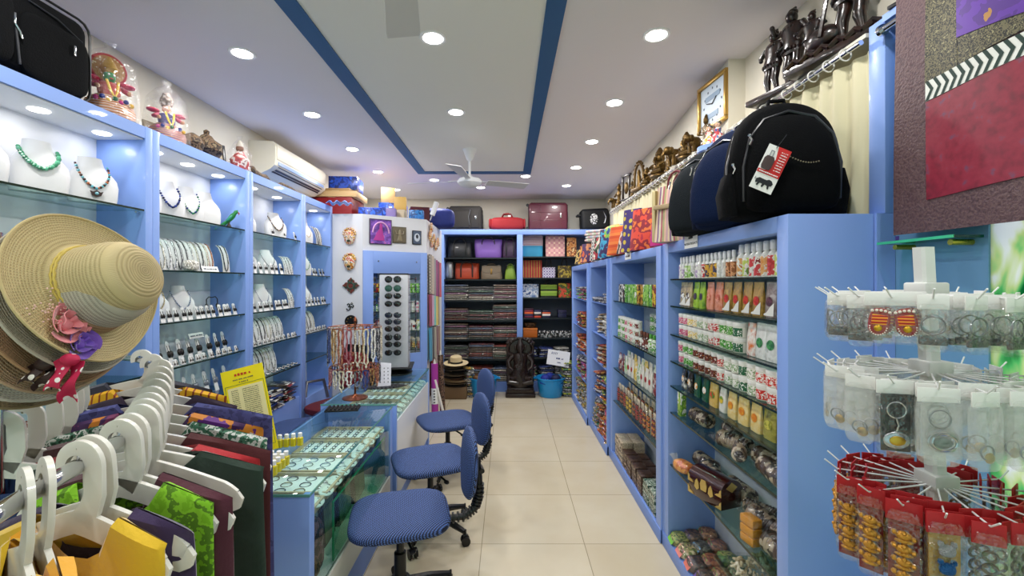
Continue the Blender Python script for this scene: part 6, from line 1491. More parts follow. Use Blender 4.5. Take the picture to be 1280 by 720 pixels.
def doll(loc, rz, s_, cols, halo, label):
    t = thing('costume_doll', label, 'doll', loc, (0, 0, rz)); t.scale = (s_, s_, s_)
    B().box(-.075, .075, -.055, .055, 0, .012, .002).make('base', mat('#2a2420', .5), t)
    b = B(); b.loft([(0, 0, .012, .085, .070), (0, 0, .05, .088, .072), (0, 0, .075, .078, .062), (0, 0, .105, .045, .038)], 28, wave=lambda p, v, a: [p[0] * (1 + .04 * math.sin(12 * a)), p[1] * (1 + .04 * math.sin(12 * a)), p[2]])
    b.make('skirt', pmat('stripe', cols, 90, .55, axis=2), t)
    b = B(); b.loft([(0, 0, .10, .036, .030), (0, 0, .13, .040, .030), (0, 0, .155, .042, .028), (0, 0, .168, .016, .014)], 16); b.make('bodice', mat(cols[0], .5), t)
    b = B(); b.ball((0, -.004, .19), .024, 14, (.9, .95, 1.15)); b.make('head', mat('#2f8a4a' if halo else '#c89070', .4), t)
    for s in (-1, 1):
        B().tube([(s * .038, 0, .155), (s * .065, -.015, .135), (s * .055, -.045, .125)], [.011, .010, .008], 8).make('arm', mat('#b03a5a', .5), t)
        B().ball((s * .055, -.050, .125), .010, 8).make('hand', mat('#c89070', .5), t)
        B().ball((s * .062, 0, .170), .024, 10, (1.3, .9, .5)).make('shoulder_puff', mat('#c82858', .5), t)
        B().ball((s * .009, -.027, .194), .004, 6).make('eye', mat('#f4f4f0', .4), t)
    B().ball((0, -.026, .178), .005, 6, (1.5, .6, .6)).make('mouth', mat('#b8202c', .4), t)
    if halo:
        b = B(); b.M = TR(0, .012, .225, rx=R(90)); b.lathe([(0, -.006), (.058, -.006), (.062, 0), (.058, .008), (0, .008)], 32, False); b.make('halo_disc', pmat('dots', ['#e8dcc0', '#a87a3a'], 90, .5, dist=1), t)
        B().tube([(.06 * math.cos(a), .010, .225 + .06 * math.sin(a)) for a in [2 * PI * i / 28 for i in range(28)]], .007, 7, closed=True).make('halo_rim', mat('#a8202c', .5), t)
        B().lathe([(.022, .205), (.034, .222), (.02, .25), (.006, .275)], 14).make('crown', mat('#c8a040', .35, .6), t)
    else:
        B().lathe([(.024, .205), (.032, .225), (.028, .25), (.020, .262), (.018, .275)], 14).make('crown', pmat('cells', ['#8a7a6a', '#c8b8a8', '#5a4a3a'], 120, .4), t)
    B().tube([(-.02, -.036, .165), (-.012, -.05, .12), (0, -.060, .09), (.012, -.05, .12), (.02, -.036, .165)], .005, 6).make('garland', mat('#e8c030', .5), t)
    for k in range(7): B().ball((-.06 + .02 * k, -.062 + .004 * abs(k - 3), .075 + .01 * (k % 2)), .010, 8).make('pompom', mat(['#c8207a', '#2a3a8a', '#e0b02c', '#1f6a3c'][k % 4], .8), t)
    b = B(); b.loft([(0, 0, 0, .098, .080, 4), (0, 0, .14, .096, .075, 4), (0, 0, .24, .085, .060, 3), (0, 0, .29, .050, .02, 2.5), (0, 0, .315, .012, .008, 2), (0, 0, .34, .028, .010, 2)], 24, wave=lambda p, v, a: [p[0] + .003 * math.sin(7 * a + 9 * v), p[1], p[2]]); b.make('clear_wrap', FILM, t)
doll((-1.815, 2.02, TL), R(60), 1.06, ['#b83a2c', '#e8dcc0', '#8a2a24', '#c8902c'], True, 'costume doll with round halo wrapped in clear film, beside the black suitcase')
doll((-1.815, 2.36, TL), R(60), .98, ['#3a2a7a', '#e0b02c', '#c83a4a', '#1f2c6a'], False, 'costume doll in purple and yellow skirt wrapped in film, second on the cabinets')
t = thing('coconut_pot', 'round dark brown coconut shell pot behind the wrapped dolls', 'pot', (-1.82, 2.68, TL))
HUSK = pmat('noise', ['#4a3828', '#6a543c', '#2c2018', '#7a6a50'], 40, .8, bump=.8)
B().lathe([(.02, 0), (.06, .02), (.085, .06), (.08, .105), (.05, .125), (.04, .13)], 22).make('pot_body', HUSK, t)
B().lathe([(.045, .128), (.03, .15), (.014, .16), (.016, .18), (.004, .19)], 16).make('lid', HUSK, t)
t = thing('coconut_pot', 'smaller brown coconut shell piece left of the round pot', 'pot', (-1.80, 2.53, TL)); B().lathe([(.02, 0), (.05, .02), (.06, .06), (.04, .10), (.01, .12)], 20).make('pot_body', HUSK, t)
t = thing('picture_frame', 'black picture frame leaning behind the coconut pot', 'picture frame', (-1.98, 2.98, TL), (R(-8), 0, R(75)))
b = B(); [b.box(*q, .002) for q in ((-.11, .11, -.01, .01, 0, .022), (-.11, .11, -.01, .01, .198, .22), (-.11, -.088, -.01, .01, .022, .198), (.088, .11, -.01, .01, .022, .198))]; b.make('frame', BLACKP, t); B().box(-.088, .088, -.004, .004, .022, .198).make('print', mat('#a89a80', .6), t)
B().box(-.10, .10, .004, .012, .0, .20).make('kraft_card', mat('#7a6a50', .8), None, (-2.03, 2.62, TL + .001), (R(-8), 0, R(80))); tag(bpy.data.objects['kraft_card'], 'brown card leaning against the wall behind the coconut pots', 'card')
t = thing('red_clay_doll', 'small red clay doll wrapped in film near the air conditioner', 'doll', (-1.80, 2.98, TL)); t.scale = (1.1, 1.1, 1.1)
b = B(); b.loft([(0, 0, 0, .03, .03), (0, 0, .03, .05, .045), (0, 0, .08, .055, .05), (0, 0, .11, .03, .03), (0, 0, .13, .02, .02)], 18); b.make('body', pmat('noise', ['#a81c20', '#c83a34', '#e8dcd0', '#7a1418'], 30, .4), t)
B().ball((0, 0, .15), .022, 12).make('head', mat('#8a5a3a', .5), t); B().lathe([(.022, .16), (.012, .19), (.003, .2)], 12).make('hat', mat('#d8cfc0', .5), t)
b = B(); b.loft([(0, 0, 0, .06, .055, 3), (0, 0, .12, .062, .055, 3), (0, 0, .19, .03, .02), (0, 0, .205, .01, .01), (0, 0, .225, .02, .008)], 18); b.make('clear_wrap', FILM, t)
t = thing('driftwood_carving', 'low dark carved wood piece lying before the air conditioner', 'carving', (-1.79, 3.22, TL), (0, 0, R(90)))
b = B(); b.tube([(-.16, 0, .03), (-.10, .01, .045), (-.02, -.01, .03), (.06, .01, .04), (.14, 0, .022)], [.012, .03, .022, .028, .008], 10); b.ball((-.12, 0, .055), .028, 10); b.make('carving', HUSK, t)
t = thing('driftwood_carving', 'second dark carved wood piece lying below the air conditioner', 'carving', (-1.79, 3.60, TL), (0, 0, R(80)))
b = B(); b.tube([(-.16, 0, .02), (-.06, .01, .04), (.04, -.01, .026), (.14, 0, .018)], [.010, .026, .020, .008], 10); b.make('carving', HUSK, t)

# ================================================================== curtain, rod, statues on the right
t = thing('curtain_rod', 'chrome curtain rod with white rings above the tall shelf units', 'curtain rod', (0, 0, 0))
B().cyl((1.185, 1.40 + .09, 2.335), (1.185, 5.1, 2.335), .009, n=12).make('rod', CHROME, t)
for k in range(44):
    y = 1.56 + k * .082 * (1 if k < 44 else 1)
    B().tube([(1.185 + .021 * math.cos(a), y, 2.329 + .021 * math.sin(a)) for a in [2 * PI * i / 16 for i in range(16)]], .0028, 5, closed=True).make('curtain_ring', mat('#e8e6e0', .35), t)
CURT = bpy.data.materials.new('curtain_cloth'); CURT.use_nodes = True
_n = CURT.node_tree.nodes; _l = CURT.node_tree.links; _b = _n['Principled BSDF']; _b.inputs['Base Color'].default_value = lin('#eee8c8'); _b.inputs['Roughness'].default_value = .8
_t = _n.new('ShaderNodeBsdfTranslucent'); _t.inputs[0].default_value = lin('#f4eec8'); _m = _n.new('ShaderNodeMixShader'); _m.inputs[0].default_value = .3
_l.new(_b.outputs[0], _m.inputs[1]); _l.new(_t.outputs[0], _m.inputs[2]); _l.new(_m.outputs[0], _n['Material Output'].inputs[0])
def curtain(y0, y1, label, ph):
    n = int((y1 - y0) / .012)
    b = B(); b.sheet(lambda u, v: (1.213 + (.010 + .006 * v) * math.sin(2 * PI * (y1 - y0) * u / .082 + ph + .8 * math.sin(3 * v + 9 * u)) + .006 * math.sin(31 * u), y0 + (y1 - y0) * u, 2.308 - .57 * v), n, 14, .002)
    t = b.make('curtain', CURT); tag(t, label, 'curtain', 'cream curtains behind the right shelf units')
curtain(1.495, 2.48, 'cream pleated curtain nearest the front, behind the black backpack', 0)
curtain(2.52, 3.75, 'cream pleated curtain in the middle, behind the striped bag', 1)
curtain(3.78, 5.05, 'cream pleated curtain farthest back, behind the colourful bags', 2)
ST_M = pmat('noise', ['#1a0d0a', '#26130e', '#120907', '#301a12'], 20, .28, coat=.4, bump=.3)
LZ = 2.3725
def figure_statue(b, x, y, h, lean=0, arm=0, wid=1.0):
    """stout carved standing figure facing -x after rotation; local: front = -y"""
    k = h; w = wid
    for s in (-1, 1): b.tube([(x + s * .05 * k * w, y, 0), (x + s * .06 * k * w, y, .10 * k), (x + s * .055 * k * w, y - .03 * k, .22 * k), (x + s * .05 * k * w, y, .36 * k), (x + s * .05 * k * w, y, .46 * k)], [.05 * k, .036 * k, .055 * k, .06 * k, .07 * k], 12)
    for s in (-1, 1): b.ball((x + s * .055 * k * w, y - .035 * k, .022 * k), .045 * k, 10, (.8, 1.4, .55))
    b.loft([(x, y, .40 * k, .11 * k * w, .08 * k), (x + lean * .2, y, .48 * k, .13 * k * w, .10 * k), (x + lean * .4, y, .58 * k, .10 * k * w, .08 * k), (x + lean * .7, y, .70 * k, .13 * k * w, .085 * k), (x + lean, y, .78 * k, .11 * k * w, .07 * k), (x + lean, y, .81 * k, .045 * k, .045 * k)], 16)
    b.ball((x + lean, y - .01 * k, .875 * k), .075 * k, 14, (.9, 1, 1.1)); b.ball((x + lean, y + .01 * k, .94 * k), .06 * k, 12, (1, 1, .8)); b.tube([(x + lean, y, .95 * k), (x + lean + .03 * k, y + .01, 1.0 * k)], [.04 * k, .012 * k], 8)
    for s in (-1, 1):
        q = 1 if (arm and s == arm) else 0
        b.tube([(x + lean + s * .12 * k * w, y, .75 * k), (x + lean + s * .19 * k * w, y - .02 * k, (.64 if not q else .72) * k), (x + lean + s * (.12 if not q else .17) * k * w, y - .10 * k, (.56 if not q else .82) * k)], [.042 * k, .036 * k, .028 * k], 10)
        b.ball((x + lean + s * (.12 if not q else .17) * k * w, y - .105 * k, (.56 if not q else .83) * k), .032 * k, 8)
    for i in range(9):
        a = PI * (i + .5) / 9; b.ball((x + lean + .09 * k * w * math.cos(a), y - .075 * k * math.sin(a), .735 * k), .018 * k, 6)
        b.ball((x + .115 * k * w * math.cos(a), y - .10 * k * math.sin(a), .455 * k), .022 * k, 6)
t = thing('carved_couple_statue', 'dark carved wooden statue of an embracing couple on the ledge above the curtain', 'statue', (1.245, 2.02, LZ), (0, 0, R(-74)))
b = B(); b.box(-.15, .15, -.06, .055, 0, .028, .006); b.make('base', ST_M, t)
b = B(); b.M = TR(0, 0, .028); figure_statue(b, -.05, 0, .30, .012, 0, 1.25); figure_statue(b, .055, .005, .35, -.005, -1, 1.2); b.make('figures', ST_M, t)
t = thing('carved_warrior_statue', 'large dark carved wooden statue of a figure with staff, cut by the top edge', 'statue', (1.25, 1.675, LZ), (0, 0, R(-74)))
b = B(); b.box(-.19, .19, -.065, .055, 0, .030, .006); [b.tube([(-.17 + .06 * i, -.06, .03), (-.14 + .06 * i, -.055, .05), (-.11 + .06 * i, -.06, .03)], .012, 6) for i in range(6)]; b.make('base', ST_M, t)
b = B(); b.M = TR(0, 0, .03); figure_statue(b, .05, 0, .40, 0, -1, 1.5); figure_statue(b, -.11, .0, .22, 0, 0, 1.4); b.tube([(-.03, -.06, .06), (.0, -.06, .2), (-.02, -.065, .34)], .008, 6); b.ball((-.05, -.02, .07), .045, 10, (1.6, .8, 1)); b.make('figures', ST_M, t)
t = thing('dark_mannequin', 'black mannequin legs standing on the blue post cabinet, cut by the top edge', 'mannequin', (1.27, 1.30, 2.386), (0, 0, R(-80)))
for s in (-1, 1):
    b = B(); b.tube([(s * .05, -.03, .012), (s * .05, 0, .03), (s * .055, 0, .10), (s * .055, 0, .22), (s * .06, 0, .38)], [.014, .022, .026, .045, .055], 12); b.make('leg', mat('#14100f', .25, coat=.5), t)
B().box(-.11, .11, -.06, .06, -.0, .012, .003).make('base', BLACKP, t)
# brass figurines
def mk_brass(kind):
    def f():
        t = thing('brass_figurine'); b = B()
        if kind == 'ganesh':
            b.lathe([(.06, 0), (.055, .015), (.05, .02)], 16); b.ball((0, 0, .06), .045, 12, (1, .9, .9)); b.ball((0, 0, .115), .032, 12); b.lathe([(.03, .135), (.026, .15), (.008, .18)], 10); b.tube([(0, -.03, .115), (.005, -.045, .09), (.02, -.045, .07)], [.012, .009, .006], 7)
            for s in (-1, 1): b.ball((s * .036, 0, .115), .02, 8, (.8, .3, 1)); b.tube([(s * .03, 0, .09), (s * .06, -.02, .075), (s * .045, -.04, .06)], .010, 7); b.tube([(s * .02, -.02, .03), (s * .055, -.035, .028), (0, -.05, .022)], .014, 7)
        elif kind == 'elephant':
            b.ball((0, 0, .07), .045, 12, (.8, 1.3, 1)); b.ball((0, -.06, .095), .03, 10); b.tube([(0, -.08, .09), (0, -.10, .06), (0, -.09, .03)], [.012, .009, .006], 7)
            for s in (-1, 1):
                b.ball((s * .03, -.05, .095), .022, 8, (.4, .9, 1))
                for y in (-.03, .035): b.cyl((s * .022, y, 0), (s * .022, y, .06), .014, n=8)
        elif kind == 'arch':
            b.box(-.06, .06, -.03, .03, 0, .025, .004); b.tube([(.055 * math.cos(a), 0, .10 + .09 * math.sin(a)) for a in [PI * i / 16 for i in range(17)]], .009, 7)
            for s in (-1, 1): b.cyl((s * .055, 0, .02), (s * .055, 0, .10), .009, n=8)
            for i in range(11): a = PI * i / 10; b.ball((.066 * math.cos(a), 0, .10 + .105 * math.sin(a)), .010, 6)
            b.loft([(0, 0, .025, .03, .02), (0, 0, .06, .018, .014), (0, 0, .10, .02, .014), (0, 0, .115, .01, .01), (0, 0, .13, .014, .014), (0, 0, .15, .006, .006)], 10)
        else:
            b.lathe([(.03, 0), (.026, .012), (.012, .02)], 14); b.loft([(0, 0, .02, .022, .018), (0, 0, .06, .014, .012), (0, 0, .10, .024, .016), (0, 0, .115, .009, .009), (0, 0, .125, .016, .016), (0, 0, .145, .016, .015), (0, 0, .17, .004, .004)], 12)
            for s in (-1, 1): b.tube([(s * .024, 0, .105), (s * .04, -.01, .08), (s * .02, -.025, .07)], .008, 6)
        b.make('casting', BRASS, t); return t
    return f
for k, (kd, y, s_, nm) in enumerate((('stand', 2.72, 1.1, 'standing brass figure beside the round doll bracket'), ('elephant', 2.88, .9, 'brass elephant figurine nearest the doll bracket'), ('ganesh', 3.02, 1.0, 'brass seated elephant headed figurine before the doll bracket'), ('elephant', 3.22, 1.1, 'larger brass elephant in the middle of the ledge'), ('stand', 3.38, .85, 'short brass figure between elephants and round idol'),
                                      ('ganesh', 3.55, 1.3, 'bright brass seated idol in the middle of the ledge'), ('stand', 3.72, .8, 'small brass figure right of the arch'), ('ganesh', 3.88, .9, 'small brass seated idol close to the arch'), ('arch', 4.12, 1.35, 'tall brass arch shrine on the ledge'), ('stand', 4.34, .9, 'small brass figure left of the arch'),
                                      ('stand', 4.86, 1.4, 'dark brass standing figure at the far end of the ledge'), ('elephant', 5.02, .9, 'small dark brass animal at the very end of the ledge'))):
    put(('brass', kd), mk_brass(kd), (1.215 if y > 2.5 else 1.23, y, LZ), R(-75), nm, 'figurine', s=s_)
t = thing('dark_frame_stand', 'dark wooden frame stand near the far end of the brass row', 'ornament', (1.22, 4.58, LZ), (0, 0, R(-70)))
b = B(); [b.box(*q, .003) for q in ((-.07, .07, -.03, .03, 0, .018), (-.065, -.05, -.01, .01, .018, .25), (.05, .065, -.01, .01, .018, .25), (-.08, .08, -.012, .012, .25, .27))]; b.make('frame', DARKWOOD, t); B().ball((0, 0, .13), .045, 12, (.8, .3, 1.4)).make('gong', BRASS, t)
# bracket with wrapped doll, and wall clock
t = thing('round_bracket_shelf', 'blue half round bracket shelf with post above the backpacks', 'shelf', (1.165, 2.52, 0))
b = B(); b.M = TR(0, 0, 2.27); b.lathe([(.085, 0), (.085, .028)], 28); b.make('round_shelf', BLUE, t); B().box(-.05, -.03, .05, .07, 1.753, 2.27).make('post', BLUE, t)
t = thing('wrapped_doll_pair', 'pair of red and white costume dolls in film on the round bracket shelf', 'doll', (1.165, 2.52, 2.299), (0, 0, R(-75)))
for s, cc_ in ((-1, ['#c82838', '#e8dcd0', '#e0b02c']), (1, ['#2a5aa0', '#c82838', '#f0e8e0'])):
    b = B(); b.M = TR(s * .035, 0, 0); b.loft([(0, 0, 0, .038, .034), (0, 0, .05, .034, .03), (0, 0, .07, .018, .016), (0, 0, .09, .022, .018), (0, 0, .10, .008, .008)], 14); b.make('dress', pmat('cells', cc_, 60, .5), t)
    B().ball((s * .035, 0, .112), .016, 10).make('head', mat('#d0a080', .5), t); B().ball((s * .035, .006, .122), .017, 10, (1, .9, .8)).make('hair', INK, t)
b = B(); b.loft([(0, 0, 0, .078, .045, 4), (0, 0, .12, .076, .042, 4), (0, 0, .15, .03, .015)], 18); b.make('clear_wrap', FILM, t)
t = thing('wall_clock', 'square brass framed wall clock with pale face high on the right wall', 'clock', (1.245, 2.66, 2.60), (0, 0, R(-84.5)))
wq, hq = .155, .145
b = B(); [b.box(*q, .004) for q in ((-wq, wq, -.035, 0, -hq, -hq + .022), (-wq, wq, -.035, 0, hq - .022, hq), (-wq, -wq + .022, -.035, 0, -hq + .022, hq - .022), (wq - .022, wq, -.035, 0, -hq + .022, hq - .022))]; b.make('frame', mat('#b8924a', .3, .7), t)
B().box(-wq + .02, wq - .02, -.02, -.012, -hq + .02, hq - .02).make('face', mat('#cfdde8', .5), t)
b = B(); b.tube([(0, -.024, 0), (-.06, -.024, .02)], .003, 6); b.tube([(0, -.024, 0), (.045, -.024, .03)], .003, 6); b.make('hands', INK, t)
b = B()
for i in range(12): a = 2 * PI * i / 12; b.box(.095 * math.cos(a) - .004, .095 * math.cos(a) + .004, -.0225, -.021, .095 * math.sin(a) - .006, .095 * math.sin(a) + .006)
b.make('hour_marks', mat('#3a4a60', .5), t)
b = B(); b.box(-wq * .5, wq * .5, -.0225, -.0205, .03, .06); b.box(-.05, .06, -.0225, -.0205, -.08, -.05); b.make('printed_scene', mat('#8aa2ba', .5), t)

# ================================================================== bags on top of the right units
TT = 1.753
def backpack(loc, rz, c, c2, label, s_=1, tagd=False, tilt=0):
    t = thing('backpack', label, 'backpack', loc, (tilt, 0, rz)); t.scale = (s_,) * 3
    m = matte(mat(c, .9, 0, .3, 260)); m2 = matte(mat(c2, .85, 0, .3, 260))
    b = B(); b.loft([(0, 0, 0, .165, .095, 4), (0, 0, .03, .18, .11, 3.6), (0, 0, .16, .185, .115, 3.2), (0, 0, .28, .175, .105, 3), (0, 0, .36, .145, .085, 2.6), (0, 0, .405, .095, .055, 2.3), (0, 0, .425, .04, .025, 2)], 32); soft(b.make('main_body', m, t, ang=180))
    b = B(); b.loft([(0, -.09, .015, .13, .05, 3.6), (0, -.10, .05, .145, .06, 3.2), (0, -.10, .18, .145, .058, 3), (0, -.092, .27, .13, .048, 2.6), (0, -.08, .335, .095, .034, 2.3), (0, -.07, .36, .05, .02, 2)], 28); soft(b.make('front_pocket', m, t, ang=180))
    for s in (-1, 1):
        b = B(); b.loft([(s * .165, -.0, .015, .035, .07, 2.6), (s * .175, -.0, .10, .036, .072, 2.6), (s * .172, 0, .17, .02, .066, 2.4)], 16); b.make('side_pocket', m2, t)
        b = B(); b.tube([(s * .07, .10, .39), (s * .09, .14, .30), (s * .12, .15, .18), (s * .15, .11, .06)], [.018, .026, .022, .010], 8); b.make('shoulder_strap', m2, t)
    b = B(); P = [(-.148, -.10, .06), (-.150, -.105, .18), (-.128, -.10, .28), (-.08, -.088, .345), (0, -.08, .372), (.08, -.088, .345), (.128, -.10, .28), (.150, -.105, .18), (.148, -.10, .06)]
    b.tube(P, .005, 6); P2 = [(p[0] * 1.22, p[1] + .08, p[2] * 1.12) for p in P]; b.tube(P2, .0055, 6); b.make('zip', mat('#25272c', .35), t)
    B().tube([(-.03, .03, .42), (-.025, .03, .45), (.025, .03, .45), (.03, .03, .42)], .008, 7).make('grab_handle', m2, t)
    for p in ((-.135, -.118, .285), (-.172, -.06, .20), (-.18, -.05, .12)):
        b = B(); b.ball(p, .006, 6); b.tube([p, (p[0] + .006, p[1] - .008, p[2] - .018), (p[0] - .002, p[1] - .008, p[2] - .036)], .004, 6); b.make('zip_pull', CHROME, t)
    return t
bp = backpack((.99, 1.62, TT), R(-12), '#050608', '#07080a', 'big black backpack with red and white paper tag, nearest on the right unit', 1.0)
b = B(); b.box(-.02, .02, -.135, -.128, .275, .295, .002); b.make('yellow_badge', mat('#d8b83a', .4), bp, (.01, .0145, .02), (R(-8), 0, 0))
b = B()
[b.ball((-.055 + .115 * u, -.163 + .004 * abs(u - .5), .215 - .045 * math.sin(PI * min(1, u * 1.0) * .62)), .0028, 6) for u in [i / 15 for i in range(16)]]
b.make('piping', mat('#7a7460', .4), bp)['kind'] = 'stuff'
# paper tag hanging on the backpack
tg = thing('product_tag', 'red and white paper tag with suitcase picture and lion drawing hanging on the black backpack', 'tag', (.868, 1.470, 1.905), (0, R(-22), R(-12)))
tg['label'] = 'red and white paper tag with suitcase picture and lion drawing on the backpack'
tg.rotation_euler = (0, R(25), R(-8))
w, h = .062, .128; tg.scale = (1.2, 1.2, 1.2)
B().box(-w / 2, w / 2, -.0006, .0006, -h / 2, h / 2).make('tag_card', PAPER, tg)
b = B(); b.add([(w / 2, -.0014, h / 2), (-.005, -.0014, h / 2), (.002, -.0014, h * .22), (-.012, -.0014, -h * .06), (-w / 2, -.0014, -h * .06), (-w / 2, -.0014, -h * .14), (w / 2, -.0014, -h * .14)], [(0, 1, 2, 3, 6), (3, 4, 5, 6)], True); b.make('red_field', mat('#cc2a2a', .5), tg, smooth=False)
b = B(); b.loft([(-.014, -.003, -.006, .011, .0012, 5), (-.014, -.003, .002, .014, .0014, 5), (-.014, -.003, .024, .014, .0014, 5), (-.014, -.003, .032, .009, .0012, 5)], 16); b.make('suitcase_picture', mat('#4a3a3a', .5), tg)
b = B(); b.box(-.019, -.017, -.0025, -.0015, .032, .048); b.box(-.011, -.009, -.0025, -.0015, .032, .048); b.box(-.019, -.009, -.0025, -.0015, .047, .049); b.make('handle_picture', mat('#8a9098', .4), tg)
b = B(); [scribble(b, .008, .026, .052 - .0075 * k, .003, 0, -.0022) for k in range(8)]; scribble(b, -.026, .026, -h * .10, .004, 0, -.0022); b.make('white_print', mat('#f6f0f0', .5), tg)['kind'] = 'stuff'
b = B(); zc = -.042; L_ = [(-.022, zc + .006), (-.016, zc + .011), (.004, zc + .010), (.010, zc + .014), (.018, zc + .012), (.024, zc + .005), (.021, zc - .002), (.016, zc - .003), (.018, zc - .012), (.014, zc - .012), (.011, zc - .004), (.004, zc - .003), (.001, zc - .012), (-.003, zc - .011), (-.003, zc - .003), (-.010, zc - .003), (-.013, zc - .012), (-.017, zc - .011), (-.016, zc - .003), (-.021, zc - .006), (-.023, zc)]
b.prism(L_, .0008, -.0015); b.tube([(-.021, -.0016, zc + .006), (-.027, -.0016, zc + .004), (-.026, -.0016, zc + .010)], .0008, 5); b.make('lion_drawing', INK, tg, smooth=False)
B().tube([(-.01, -.002, h / 2 - .006), (-.004, .0, h / 2 + .02), (.0, .004, h / 2 + .04)], .001, 5).make('string', INK, tg)
backpack((.965, 1.87, TT), R(-66), '#0d1c3c', '#0a1226', 'navy blue backpack standing behind the black backpack', .98)
backpack((.955, 2.12, TT), R(-68), '#1b2024', '#0a0b0d', 'dark grey backpack standing behind the navy backpack', .95)
# stripy tote and colourful bags
def tote(w, h, d, m, loc, rz, label, m2=None, hm=None, hh=.1, band=None, lean=0, s_=1):
    t = thing('tote_bag', label, 'bag', loc, (lean, 0, rz)); t.scale = (s_,) * 3
    b = B(); b.loft([(0, 0, 0, w / 2 * .96, d / 2, 5), (0, 0, h * .1, w / 2, d / 2, 5), (0, 0, h * .6, w / 2, d / 2 * .8, 5), (0, 0, h, w / 2 * 1.02, d / 2 * .35, 5)], 28, wave=lambda p, v, a: [p[0] + .006 * math.sin(5 * v + a), p[1] + .006 * math.sin(3 * a + 4 * v), p[2]]); b.make('bag_body', m, t)
    if m2: b = B(); b.box(-w / 2 - .012, -w / 2 + .012, -d / 2 * .8, d / 2 * .8, .0, h * .95, .01); b.make('side_gusset', m2, t)
    if hm:
        for s in (-1, 1): handle(B(), -w * .2, w * .2, h * .9, h + hh, s * d * .2, .006).make('handle', hm, t)
    if band: B().box(-w / 2 * .9, w / 2 * .9, -d / 2 - .004, -d / 2 + .015, h * .58, h * .66, .003).make('band', band, t)
    return t
JUTE = mat('#b09a78', .8)
tote(.26, .31, .12, pmat('stripe', ['#c8a0a8', '#e0c8a8', '#8a6a8a', '#d8d0b8', '#b0606a', '#a8a878', '#e0b8a0'], 12, .7, axis=0), (.93, 2.42, TT), R(-55), 'tote bag with thin pastel vertical stripes beside the grey backpack', pmat('stripe', ['#b09860', '#c8b888', '#8a7848'], 20, .7, axis=1), mat('#6a2430', .6), .07, JUTE)
tote(.18, .27, .08, mat('#b81c74', .6), (.95, 2.68, TT), R(-55), 'hot pink slim bag behind the striped tote', None, mat('#8a1458', .6), .06)
tote(.26, .28, .12, pmat('noise', ['#b01c34', '#d8442c', '#8a1428', '#e0702c'], 12, .6), (.95, 3.02, TT), R(-62), 'crimson and orange patchwork bag next to the pink bag')
tote(.17, .31, .11, pmat('dots', ['#c8b03a', '#3a2a6a'], 18, .6, dist=.5), (.915, 3.25, TT), R(-60), 'tall purple bag with mustard circle pattern')
tote(.24, .18, .16, pmat('noise', ['#3a1c1c', '#8a2430', '#c8b8a8', '#2a1a1a'], 12, .6), (.97, 3.45, TT), R(-60), 'maroon and white printed soft bag with dark stripes')
tote(.17, .23, .14, pmat('stripe', ['#d8602c', '#c84a1c', '#e07a34'], 14, .7, axis=2), (.905, 3.62, TT), R(-60), 'bright orange ribbed pouch bag')
tote(.10, .22, .10, pmat('noise', ['#8a8a5a', '#c8b070', '#4a6a4a', '#b04a3a'], 30, .6), (.91, 3.80, TT), R(-60), 'narrow green and cream patterned pouch bag')
t = thing('round_cloth_bag', 'large round yellow, orange and blue cloth bag', 'bag', (.98, 4.0, TT + .0), (0, 0, R(-60)))
B().pillow((0, 0, .15), (.19, .09, .15), .8, .8, 24).make('bag_body', pmat('noise', ['#e0b82c', '#2a7ab0', '#e8902c', '#7ab04a', '#1c3a7a'], 6, .6), t)
tote(.14, .26, .10, pmat('noise', ['#2a4a8a', '#3aa0c8', '#3a2a5a', '#e0a02c'], 12, .6), (.895, 4.05, TT), R(-60), 'blue and purple patterned bag in front of the round bag')
tote(.14, .22, .1, pmat('cells', ['#3a5a3a', '#a82c3a', '#e0d8c8', '#1a1a1a'], 30, .6), (.90, 4.32, TT), R(-60), 'green red and white patterned cloth bag')
tote(.12, .22, .1, pmat('check', ['#2a2a30', '#e0dcd0', '#8a8a90'], 30, .6), (.90, 4.52, TT), R(-60), 'black and white checked cloth bag')
tote(.22, .20, .1, pmat('noise', ['#c85a34', '#4a2a5a', '#d88a5a', '#8a2c2c'], 10, .6), (.90, 4.86, TT), R(-50), 'orange and purple patterned cloth bag over the corner unit')
t = thing('folded_bag_stack', 'bundle of white pastel printed bags topping the cloth bags', 'bundle', (.97, 4.74, TT + .21), (0, 0, R(-40)))
for k in range(4): B().pillow((.01 * (k % 2), 0, .018 + .03 * k), (.15, .09, .018), .6, .5, 18).make('folded_bag', pmat('stripe', [['#e8e4dc', '#c8d8b8', '#e8c0c0'], ['#e0dcd4', '#d8b0b8', '#b8c8d8']][k % 2], 14, .7, axis=0), t)
tote(.24, .20, .14, pmat('noise', ['#c8b49a', '#8a6a5a', '#e0d4c0', '#a85a4a'], 14, .6), (1.0, 4.70, TT), R(-60), 'cream and brown patterned bag carrying the white bundle')
tote(.16, .20, .1, pmat('noise', ['#5a3a2a', '#c8903a', '#8a2a2a', '#3a4a3a'], 14, .6), (.90, 5.15, TT), R(-50), 'brown and gold patterned cloth bag at the far end')
tote(.2, .18, .1, pmat('noise', ['#a87a2c', '#3a2c1a', '#d8b86a', '#5a4a2a'], 14, .6), (.92, 5.45, TT), R(-50), 'mustard patterned cloth bag last on the right units')
